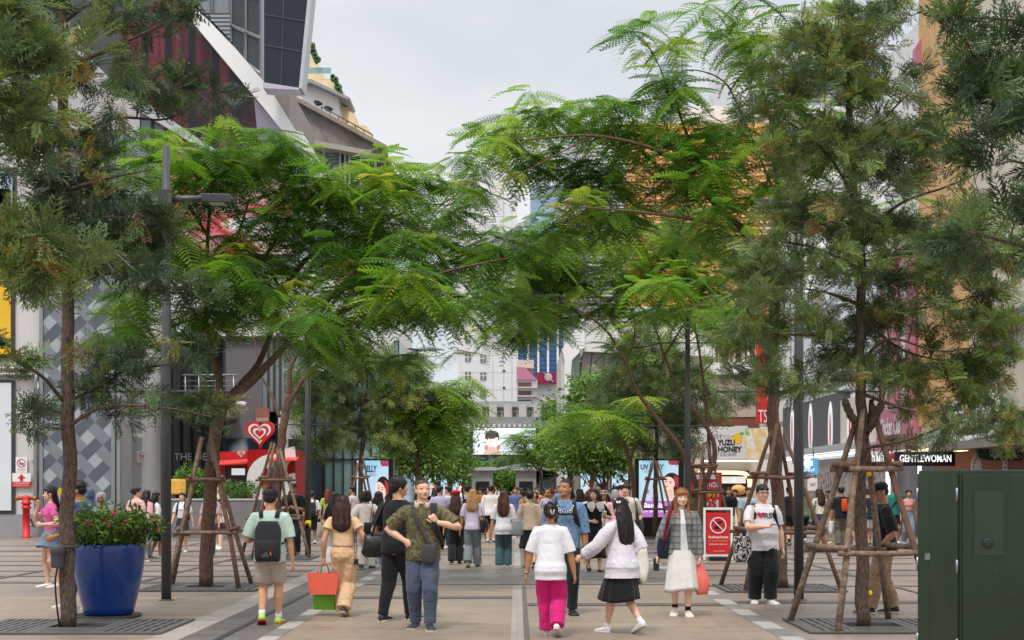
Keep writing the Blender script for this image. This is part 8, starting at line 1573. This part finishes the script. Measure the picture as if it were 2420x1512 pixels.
# far crowd
fr = random.Random(77); tops = [('white', WHITE), ('black', BLACK), ('navy', NAVY), ('lavender', C(196, 188, 214)), ('beige', BEIGE), ('grey', GREY), ('red', C(170, 44, 48)), ('sky blue', C(130, 170, 206)), ('pink', C(224, 160, 170)), ('olive', C(104, 108, 76)), ('mustard', C(206, 164, 72)), ('green', C(84, 140, 96))]
bots = [('black trousers', 'j', BLACK), ('blue jeans', 'j', DENIM), ('white trousers', 'w', C(214, 210, 206)), ('grey shorts', 's', GREY), ('black skirt', 'u', BLACK), ('khaki trousers', 'j', KHAKI)]
combos = [(a, b2) for a in tops for b2 in bots]; fr.shuffle(combos)
FARG = 'people in the distant crowd'
for i in range(58):
    Y = fr.uniform(52, 118)**1.0; x = fr.uniform(-3.6, 5.6) if Y < 90 else fr.uniform(-5, 7); (tn, tcx), (bn, bk, bcx) = combos[i]; sx_ = fr.choice('mf'); hr = fr.choice(('short', 'short', 'bowl')) if sx_ == 'm' else fr.choice(('long', 'bob', 'tail', 'bun')); yaw = fr.choice((0, 0, 180, 180, 90, 270))+fr.uniform(-25, 25)
    back = 'facing the camera' if 120 < yaw % 360 < 240 else ('walking away' if yaw % 360 < 60 or yaw % 360 > 300 else 'turned sideways')
    sp = dict(at=Vector((x, Y, 0)), H=fr.gauss(1.72 if sx_ == 'm' else 1.6, .05), sex=sx_, yaw=yaw, hair=hr, haircol=fr.choice(('black', 'black', 'dark', 'brown')), label=f'small far figure in {tn} top and {bn}, {back} in the distant crowd', group=FARG, vox=.021, skin=fr.choice(('mid', 'light', 'tan')), shoe=fr.choice((WHITE, BLACK)), feet=WALK[fr.randint(0, 3)],
              wear=[dict(k='shirt', m=tcx, hem=.024, sleeve=.85, len=.49, sease=.016), dict(BOT[bk], m=bcx)])
    person(f'far{i}', sp)
BAGS = (('a black', srgb(30, 29, 32)), ('a tan', srgb(150, 110, 76)), ('a white', srgb(222, 218, 212)), ('a red', srgb(170, 40, 44)))
for i in range(18):
    (tn, tcx), (bn, bk, bcx) = combos[(i*5+3) % 72]; sx_ = fr.choice('fm'); hr = fr.choice(('short', 'bowl')) if sx_ == 'm' else fr.choice(('bob', 'tail', 'bun', 'long')); Y = fr.uniform(36, 58); x = (-4.6+9.6*((i*7) % 18)/17)+fr.uniform(-.3, .3); yaw = fr.choice((0, 180, 180, 70, 290))+fr.uniform(-20, 20); bgn, bgc = BAGS[i % 4]
    inf = person(f'mb{i}', dict(at=Vector((x, Y, 0)), H=fr.gauss(1.74 if sx_ == 'm' else 1.62, .06), sex=sx_, bulk=fr.uniform(.92, 1.2), yaw=yaw, hair=hr, haircol=fr.choice(('black', 'dark', 'brown', 'blond')), label=f'person with {bgn} bag, {tn} top and {bn}, in the busy middle', group='people in the busy middle of the plaza', vox=.016, skin=fr.choice(('mid', 'light', 'tan')), shoe=fr.choice((WHITE, BLACK)), feet=WALK[fr.randint(0, 3)], hyaw=fr.uniform(-35, 35), lean=fr.uniform(.0, .04), hands=((.15, fr.uniform(-.08, .14), fr.uniform(.45, .6)), (-.15, fr.uniform(-.08, .14), fr.uniform(.45, .6))),
              wear=[dict(k='shirt', m=tcx, hem=fr.uniform(.014, .04), sleeve=fr.choice((.6, .85, 1.9)), len=.49, sease=.016), dict(BOT[bk], m=bcx)])); inf['bagc'] = (bgn, bgc, f'{bgn[2:]} shoulder bag on the person in {tn} top and {bn} mid crowd')
finish_people()
# ---------------------------------------------------------------- things people carry
M_leather = pm('black_leather', srgb(24, 24, 27), .35, .15, 12, .15); M_bagk = cloth(srgb(40, 38, 43)); M_strapk = cloth(srgb(34, 33, 37))
I = PEOPLE; V3 = Vector
i = I['mint']; f = i['f']; mb = backpack_geo(f, .19, .085, .475, .765, -.078); straps(mb, f, .03, .008, e=.026); bp = bag('backpack', mb, M_bagk, i, 'dark grey backpack with an orange tag on the mint T-shirt', 'backpack', fold=.004)
mb = MB(); mb.box(V3((.03, -.188, .525))*i['H'], (.014, .01, .045)); mb.build('orange_tag', pm('orange_tag', srgb(236, 84, 40), .5), bp); mb = MB()
for k, hh in enumerate((.03, .045, .06)): mb.prism([V3((-.045+k*.028, -.319, .83))+V3((0, 0, 0)), V3((-.045+k*.028+.018, -.319, .83)), V3((-.045+k*.028+.018-hh*.4, -.319, .83+hh)), V3((-.045+k*.028-hh*.4, -.319, .83+hh))], (0, -.004, 0))
mb.build('stripe_emblem', pm('dull_grey', srgb(84, 82, 88), .6), bp)
def carry_paper_bag(name, info, hand, w, d, h, drop, m, label, side=(0, 1, 0), handle=None, off=(0, 0, 0), flare=1.25, text=None):
    H = info['H']; f = info['f']; p = (f.wr[hand]+ (f.wr[hand]-f.elb[hand]).normalized()*.045)*H+V3(off); sd = V3(side).normalized(); up = V3((0, 0, 1)); nn = sd.cross(up); mb = MB(); top = p-up*drop
    rings = []
    for t in np.linspace(0, 1, 6): k = flare+(1-flare)*t; c = top-up*h*t; rings.append([c+sd*w/2*k*a+nn*d/2*(.55+.45*t)*b2 for a, b2 in ((1, 1), (.4, 1.08), (-.4, 1.08), (-1, 1), (-1, -1), (-.4, -1.08), (.4, -1.08), (1, -1))])
    mb.loft(rings, False, True); o = mb.build(name, m); mb = MB()
    for s in (1, -1): mb.tube(smooth_path([top+sd*w*.22+nn*s*d*.28, p+sd*.03+nn*s*.006+up*.004, p-sd*.03+nn*s*.006+up*.004, top-sd*w*.22+nn*s*d*.28], 4), .006, 6)
    mb.build('handle', handle or m, o)
    if text: lettering(text, top-up*h*.55-nn*(d*.5+.012), .05, M_pw, o, right=sd, width=.08)
    o.matrix_world = info['M']; return tag(o, label, 'shopping bag')
i = I['jump']; carry_paper_bag('shopping_bag', i, 1, .33, .14, .27, .12, pm('coral_paper', srgb(232, 96, 74), .45, .08, 6), 'coral red paper shopping bag in the jumpsuit woman\'s hand', (1, .15, 0), off=(.0, -.02, 0), text=None); carry_paper_bag('shopping_bag', i, 1, .29, .12, .42, .16, pm('lime_paper', srgb(112, 176, 34), .45, .08, 6), 'lime green shopping bag hanging behind the coral one', (1, -.1, 0), off=(-.01, .13, -.02), flare=1.02)
f = i['f']; mb = MB(); mb.loft([ering(f.up((0, 0, z))*i['H'], .082*i['H']*f.b, .064*i['H']*f.b, 24) for z in (.598, .61)]); mb.build('belt', M_black, i['root']); mb = MB(); hp = f.up((.10, -.02, .46)); mb.box(hp, (.05, .03, .042)); mb.tube(smooth_path([hp+V3((0, 0, .02)), f.up((.1, -.05, .62)), f.up((.085, -.02, .80)), f.up((.085, .03, .79)), f.up((.10, .05, .6)), hp+V3((0, 0, .02))], 4), .003, 5); bag('shoulder_bag', mb, M_leather, i, 'tiny black bag on a chain at the jumpsuit woman\'s hip', 'handbag', bevel=.004)
i = I['blackman']; f = i['f']; mb = slabbag(f.up((-.135, -.03, .60)), .24, .12, .155, (.75, .66, 0), .82); mb.tube(smooth_path([f.up((-.15, -.09, .59)), f.up((-.12, -.07, .72)), f.up((-.078, -.02, .838)), f.up((-.09, .06, .76)), f.up((-.12, .06, .6))], 5), .008, 6); bag('shoulder_bag', mb, M_leather, i, 'large soft black leather bag hanging from the black T-shirt man\'s shoulder', 'bag', fold=.006)
i = I['camo']; f = i['f']; mb = slabbag(f.up((-.045, .105, .575)), .098, .05, .125, (1, 0, 0), .98); ribbon(mb, smooth_path([f.up((-.05, .10, .57)), f.up((-.005, .098, .66)), f.up((.045, .088, .76)), f.up((.066, .045, .83)), f.up((.064, -.02, .848)), f.up((.04, -.06, .80)), f.up((-.05, -.075, .68)), f.up((-.1, .03, .6)), f.up((-.075, .1, .57))], 5), .02, .005, (1, 0, 0)); bag('crossbody_bag', mb, cloth(srgb(66, 66, 70)), i, 'small dark grey crossbody bag over the olive patterned shirt', 'bag', fold=.002)
mb = backpack_geo(f, .15, .08, .5, .74, -.085); s_ = -1; ribbon(mb, smooth_path([f.up((-.07, -.085, .78)), f.up((-.075, -.03, .835)), f.up((-.074, .04, .825)), f.up((-.078, .094, .75)), f.up((-.1, .085, .66)), f.up((-.12, -.03, .57))], 5), .036, .009, (1, 0, 0)); bag('backpack', mb, M_bagk, i, 'black backpack slung on one shoulder of the olive patterned shirt', 'backpack')
mb = MB(); mb.tube(smooth_path([f.up((.040, .045, .835)), f.up((.047, .0, .853)), f.up((0, -.048, .856)), f.up((-.047, .0, .853)), f.up((-.04, .045, .835))], 5), .0075, 8)
for s in (1, -1): mb.ell(f.up((s*.034, .056, .825)), (.018, .013, .022), 12, 8)
bag('headphones', mb, pm('cream_plastic', srgb(186, 172, 164), .4, .06, 10), i, 'cream over-ear headphones resting round the olive shirt man\'s neck', 'headphones')
i = I['pink']; f = i['f']; mb = MB(); z = .132
for s in (1, -1): mb.ell(f.HM @ V3((.016+s*.009, -.098, .5*z)), (.006, .008, .022), 8, 6, Matrix.Rotation(R(s*14), 3, 'Y'))
bag('hair_clip', mb, pm('pale_pink_plastic', srgb(222, 176, 180), .35), i, 'pale pink claw clip in the black bun of the pink trousers woman', 'hair clip')
mb = MB(); d = (f.wr[1]-f.elb[1]).normalized(); mb.tube([f.wr[1]-d*.016, f.wr[1]-d*.004], .019, 14); bag('wristwatch', mb, M_metal, i, 'silver bracelet watch on the wrist of the pink trousers woman', 'watch')
i = I['blue']; f = i['f']; mb = backpack_geo(f, .165, .08, .53, .79, -.08); straps(mb, f, .032, .008, e=.03); ribbon(mb, [f.up((.075, .098, .745)), f.up((0, .106, .742)), f.up((-.075, .098, .745))], .014, .006, (0, 0, 1)); bag('backpack', mb, M_strapk, i, 'black backpack with chest strap on the blue batik shirt', 'backpack')
mb = MB(); d = (f.wr[1]-f.elb[1]).normalized(); mb.tube([f.wr[1]-d*.022, f.wr[1]-d*.004], .0195, 14); bag('wristwatch', mb, M_black, i, 'black watch on the wrist of the blue batik shirt man', 'watch')
def neck_print(mb):
    for k in range(9):
        a = R(200+140*k/8); x, zz = math.cos(a)*.11, math.sin(a)*.12
        for q in range(2): mb.quad((x-.008, 0, zz-.02-q*.03), (x, 0, zz-.035-q*.03), (x+.008, 0, zz-.02-q*.03), (x, 0, zz-.005-q*.03))
decal(i, 'shirt', neck_print, (0, .825), 1, M_pw)
i = I['sweater']; f = i['f']; mb = slabbag(f.up((.15, -.05, .64)), .2, .10, .27, (.5, .86, 0), .7); mb.tube(smooth_path([f.up((.15, -.11, .63)), f.up((.105, -.05, .8)), f.up((.10, .0, .835)), f.up((.12, .05, .79)), f.up((.15, .04, .63))], 5), .006, 6); bag('tote_bag', mb, cloth(srgb(222, 216, 204)), i, 'slouchy off-white cloth tote on the white sweatshirt girl\'s shoulder', 'bag', fold=.008)
mb = MB(); z = .132
for s in (1, -1): mb.ell(f.HM @ V3((-.043+.0, -.035+s*.012, .78*z)), (.008, .014, .009), 8, 6, Matrix.Rotation(R(s*30), 3, 'X'))
bag('hair_clip', mb, M_pw, i, 'white bow clip in the long dark hair of the sweatshirt girl', 'hair clip')
i = I['plaid']; f = i['f']; H = i['H']; mb = slabbag(f.up((.135, .02, .62)), .15, .07, .16, (.6, .8, 0), .9); ribbon(mb, smooth_path([f.up((.14, .07, .61)), f.up((.115, .085, .72)), f.up((.09, .03, .828)), f.up((.09, -.04, .81)), f.up((.13, -.05, .62))], 5), .022, .007, (.7, .7, 0)); bg = bag('shoulder_bag', mb, [cloth(srgb(30, 34, 60))], i, 'navy cloth bag on the checked shirt girl\'s shoulder', 'bag', fold=.004)
mb = MB(); ribbon(mb, [v*H for v in smooth_path([f.up((.142, .075, .60)), f.up((.118, .09, .72)), f.up((.092, .034, .832)), f.up((.092, -.044, .814))], 5)], .05, .006, (.7, .7, 0)); mb.build('strap', cloth(srgb(150, 30, 52)), bg)
def front_strip(mb):
    for k in range(14):
        z0, z1 = -.62*k/14, -.62*(k+1)/14; w0, w1 = .035+.055*(k/14), .035+.055*((k+1)/14)
        for q in range(4): a, b2 = -1+q*.5, -.5+q*.5; mb.quad((a*w0*.6+.008*k*.3, 0, z0), (b2*w0*.6+.008*k*.3, 0, z0), (b2*w1*.6+.008*(k+1)*.3, 0, z1), (a*w1*.6+.008*(k+1)*.3, 0, z1))
decal(i, 'shirt', front_strip, (-.0, .826), 1, cloth(srgb(226, 224, 222)), name='white_undershirt', off=.005)
mb = MB(); hp = (f.wr[1]+(f.wr[1]-f.elb[1]).normalized()*.05)*H; rings = []
for t in np.linspace(0, 1, 10): w_ = .02+.10*math.sin(math.pi*min(t*.62+.05, 1))**1.2; rings.append(ering(hp-V3((.01*t*3, 0, .40*t)), w_*(1-.35*max(t-.6, 0)/.4), w_*.55, 18))
mb.smooth = True; mb.loft(rings); o = mb.build('plastic_bag', NT('x').m if False else pm('coral_plastic', srgb(240, 116, 104), .3, .12, 9)); folds(o.data, .014, 4, sc=1.6); o.matrix_world = i['M']; tag(o, 'crumpled coral plastic bag in the checked shirt girl\'s hand', 'plastic bag')
def phone(info, hand, label, off=(0, 0, 0), rot=(0, 0, 0)):
    f = info['f']; H = info['H']; p = (f.wr[hand]+(f.wr[hand]-f.elb[hand]).normalized()*.06)*H+V3(off); mb = MB(); mb.box(p, (.075, .011, .155), Euler([R(a) for a in rot]).to_matrix()); o = mb.build('phone', M_black, bevel=.004); o.matrix_world = info['M']; return tag(o, label, 'phone')
phone(i, 0, 'black phone in the hand of the checked shirt girl', (.0, .02, -.02)); 
i = I['glasses']; f = i['f']; H = i['H']; phone(i, 0, 'dark phone held flat by the man with glasses', (-.11, .03, .02), (80, 0, 80)); phone(I['fuchsia'], 1, 'patterned phone in the hand of the pink knit top woman', (.0, .05, .03), (-20, 0, 10))
mb = slabbag(f.up((.165, .06, .575)), .185, .07, .215, (.95, .3, 0), .95); tb = bag('tote_bag', mb, printed([(.42, srgb(30, 32, 36)), (.49, srgb(66, 68, 74)), (.53, srgb(206, 202, 198)), (.7, srgb(222, 218, 214))], 9, 3.5, 3, 'palm_print'), i, 'white tote with black palm leaf print at the glasses man\'s side', 'bag', fold=.005); mb = MB()
for dy in (0, .03): ribbon(mb, [v*H for v in smooth_path([f.up((.125, .10-dy, .57)), f.up((.105, .105-dy, .70)), f.up((.088, .05-dy, .825)), f.up((.095, -.03-dy, .80))], 5)], .026, .005, (1, 0, 0))
mb.build('strap', cloth(srgb(204, 194, 176)), tb); mb = MB(); straps(mb, f, .034, .008, e=.03); mb2 = backpack_geo(f, .15, .07, .54, .78, -.085); mb.add(mb2.v, mb2.f); bag('backpack', mb, M_strapk, i, 'black backpack on the glasses man, only its straps showing', 'backpack')
decal(i, 'shirt', 'I', (.072, .735), .115, M_dgrey); decal(i, 'shirt', 'RST', (-.048, .732), .105, M_dgrey, width=.19)
def hrt(mb):
    hh = heart(.055, 30); c = (0, 0)
    for k in range(30): j = (k+1) % 30; mb.quad((0, 0, .008), (hh[k][0], 0, hh[k][1]), (hh[j][0], 0, hh[j][1]))
decal(i, 'shirt', hrt, (.030, .735), 1, pm('crimson_print', srgb(196, 50, 84), .6), name='heart_print')
mb = MB(); z = .132
for s in (1, -1): mb.tube([f.HM @ (V3((s*.0205+.0155*math.cos(a), .0575, (.515+.085*math.sin(a))*z))*f.hs) for a in [2*math.pi*k/16 for k in range(17)]], .0016, 5); mb.tube([f.HM @ (V3((s*.036, .057, .53*z))*f.hs), f.HM @ (V3((s*.051, .0, .5*z))*f.hs)], .0016, 5)
mb.tube([f.HM @ V3((-.005, .059, .525*z)), f.HM @ V3((.005, .059, .525*z))], .0015, 5)
for q, v in enumerate(mb.v): mb.v[q] = tuple(V3(v)*H)
mb.build('glasses', M_black, i['root'], fix=False)
i = I['cap']; f = i['f']; mb = MB(); mb.loft([[f.HM @ V3((math.cos(a)*w_, -.006+math.sin(a)*l_, zz*.132)) for a in [2*math.pi*k/24 for k in range(24)]] for w_, l_, zz in ((.0545, .066, .66), (.055, .066, .78), (.05, .06, .92), (.034, .042, 1.05), (.01, .012, 1.09))]); mb.prism([f.HM @ V3((math.cos(a)*.046, .05+math.sin(a)*.055, .70*.132)) for a in [math.pi*k/12 for k in range(13)]], f.HM.to_3x3() @ V3((0, .012, -.012)))
for q, v in enumerate(mb.v): mb.v[q] = tuple(V3(v)*i['H'])
mb.build('cap', cloth(srgb(24, 24, 27)), i['root'])
i = I['m30']; f = i['f']; mb = MB(); mb.loft([[f.HM @ V3((math.cos(a)*w_, -.012+math.sin(a)*w_*1.1, zz*.132)) for a in [2*math.pi*k/20 for k in range(20)]] for w_, zz in ((.053, .7), (.068, .84), (.064, .98), (.03, 1.06), (.008, 1.08))])
for q, v in enumerate(mb.v): mb.v[q] = tuple(V3(v)*i['H'])
mb.build('beret', cloth(srgb(186, 22, 36)), i['root'])
i = I['m40']; f = i['f']; mb = MB(); mb.loft([[f.HM @ V3((math.cos(a)*w_, -.008+math.sin(a)*w_*1.1, zz*.132)) for a in [2*math.pi*k/20 for k in range(20)]] for w_, zz in ((.078, .6), (.056, .74), (.052, .96), (.03, 1.06), (.008, 1.08))])
for q, v in enumerate(mb.v): mb.v[q] = tuple(V3(v)*i['H'])
mb.build('bucket_hat', printed([(.45, srgb(70, 100, 96)), (.55, srgb(150, 170, 150)), (.62, srgb(190, 100, 110))], 12), i['root'])
for n_, sy in (('ORIGINAL', .06), ('ANIMAL', 0), ('SCHOOL', -.06)): decal(I['m34'], 'shirt', n_, (0, .70+sy*.75), .075, pm('print_'+n_, {'ORIGINAL': srgb(230, 110, 50), 'ANIMAL': srgb(60, 150, 130), 'SCHOOL': srgb(90, 160, 190)}[n_], .7), back=True, width=.22)
i = I['m37']; f = i['f']; mb = MB()
for s in (1, -1): mb.loft([ering(f.up((s*.05, .05, .815)), .05, .03, 10, V3((1, 0, 0)), V3((0, .4, .9))), ering(f.up((s*.055, .078, .77)), .045, .012, 10), ering(f.up((s*.05, .088, .725)), .012, .006, 10)])
for q, v in enumerate(mb.v): mb.v[q] = tuple(V3(v)*i['H'])
mb.build('collar', cloth(srgb(214, 204, 196)), i['root']); H = i['H']; p = (f.wr[1]+(f.wr[1]-f.elb[1]).normalized()*.05)*H; mb = MB(); mb.lathe(p+V3((-.0, .035, -.06)), [(.032, 0), (.042, .13)], 16); o = mb.build('drink_cup', pm('milky_cup', srgb(176, 150, 120), .2)); mb = MB(); mb.tube([p+V3((0, .035, .06)), p+V3((.01, .03, .15))], .004, 6); mb.build('straw', M_pw, o); mb = MB(); mb.lathe(p+V3((0, .035, .07)), [(.043, 0), (.043, .012), (.03, .02)], 16); mb.build('lid', M_pw, o); o.matrix_world = i['M']; tag(o, 'iced drink in a clear cup in the black dress woman\'s hand', 'drink')
def hang(info, side, w, h, d, m, label, z=.56, y=-.01, name='shoulder_bag', ux=(.3, 1, 0), strap=True, cat='bag', out=.15):
    f = info['f']; mb = slabbag(f.up((side*out, y, z)), w, d, h, ux, .9)
    if strap: mb.tube(smooth_path([f.up((side*out, y-.05, z-.01)), f.up((side*.115, y-.04, .75)), f.up((side*.088, 0, .84)), f.up((side*.115, y+.05, .75)), f.up((side*out, y+.05, z-.01))], 4), .006, 5)
    return bag(name, mb, m, info, label, cat, fold=.005)
hang(I['m31'], 1, .17, .17, .07, M_leather, 'black leather tote on the blonde woman\'s shoulder', .62); hang(I['m35'], -1, .17, .20, .06, cloth(srgb(150, 156, 160)), 'grey cloth tote on the beige sweater woman\'s shoulder', .63, ux=(1, .3, 0), y=-.06); hang(I['m25'], -1, .14, .2, .09, cloth(srgb(176, 162, 148)), 'slouchy pale beige bag on the brown top woman\'s shoulder', .60, ux=(1, .4, 0), y=-.05)
hang(I['m27'], 1, .2, .16, .09, M_bagk, 'big black bag hanging from the cream sweater woman', .60, ux=(1, .2, 0), y=-.09, out=.10); hang(I['m19'], -1, .16, .17, .07, cloth(srgb(92, 44, 58)), 'maroon tote on the mauve top woman\'s shoulder', .52); hang(I['m38'], -1, .17, .2, .08, M_bagk, 'black shoulder bag on the smiling cream shirt man', .58)
hang(I['m53'], -1, .17, .15, .06, cloth(srgb(36, 120, 56)), 'green shopping bag on the denim skirt woman\'s arm', .62, name='shopping_bag'); hang(I['m55'], 1, .10, .2, .08, cloth(srgb(224, 84, 36)), 'orange sling bag on the back of the olive trousers man', .80, y=-.11, strap=False, ux=(1, 0, 0), out=.05); hang(I['m55'], -1, .2, .22, .08, pm('white_plastic', srgb(226, 226, 226), .4, .1, 9), 'white plastic carrier bag in the olive trousers man\'s hand', .44, strap=False, name='plastic_bag')
for k_, lb in (('m23', 'black backpack of the schoolgirl walking away on the left'), ('m18', 'dark blue backpack of the student in the navy pleated skirt'), ('m32', 'black backpack of the man in lavender beyond the blonde woman')):
    i = I[k_]; mb = backpack_geo(i['f'], .16, .08, .53, .79, -.075); straps(mb, i['f'], .026, .007, e=.022); bag('backpack', mb, M_bagk if k_ != 'm18' else cloth(srgb(38, 48, 78)), i, lb, 'backpack')
for k_, m_, lb in (('m58', M_strapk, 'black crossbody bag of the teal T-shirt man'), ('m20', M_strapk, 'black crossbody bag of the leafy shirt man'), ('m15', M_strapk, 'black crossbody bag of the pale pink top woman')):
    i = I[k_]; f = i['f']; mb = slabbag(f.up((.11, .03, .57)), .1, .05, .1, (.3, 1, 0), .95); ribbon(mb, smooth_path([f.up((.11, .05, .57)), f.up((.05, .09, .66)), f.up((-.05, .08, .78)), f.up((-.075, .0, .838)), f.up((-.03, -.075, .76)), f.up((.07, -.075, .64)), f.up((.11, .0, .57))], 4), .022, .006, (1, 0, 0)); bag('crossbody_bag', mb, m_, i, lb, 'bag')
for k_ in [k for k in I if k.startswith('mb')]: hang(I[k_], fr.choice((1, -1)), .16, .16, .07, cloth(I[k_]['bagc'][1]), I[k_]['bagc'][2], .6)
phone(I['m21'], 0, 'phone held up by the stout man in black', (0, .02, .03), (-20, 0, 0)); phone(I['m53'], 0, 'phone in the hands of the denim skirt woman', (0, .02, .03), (-20, 0, 0))
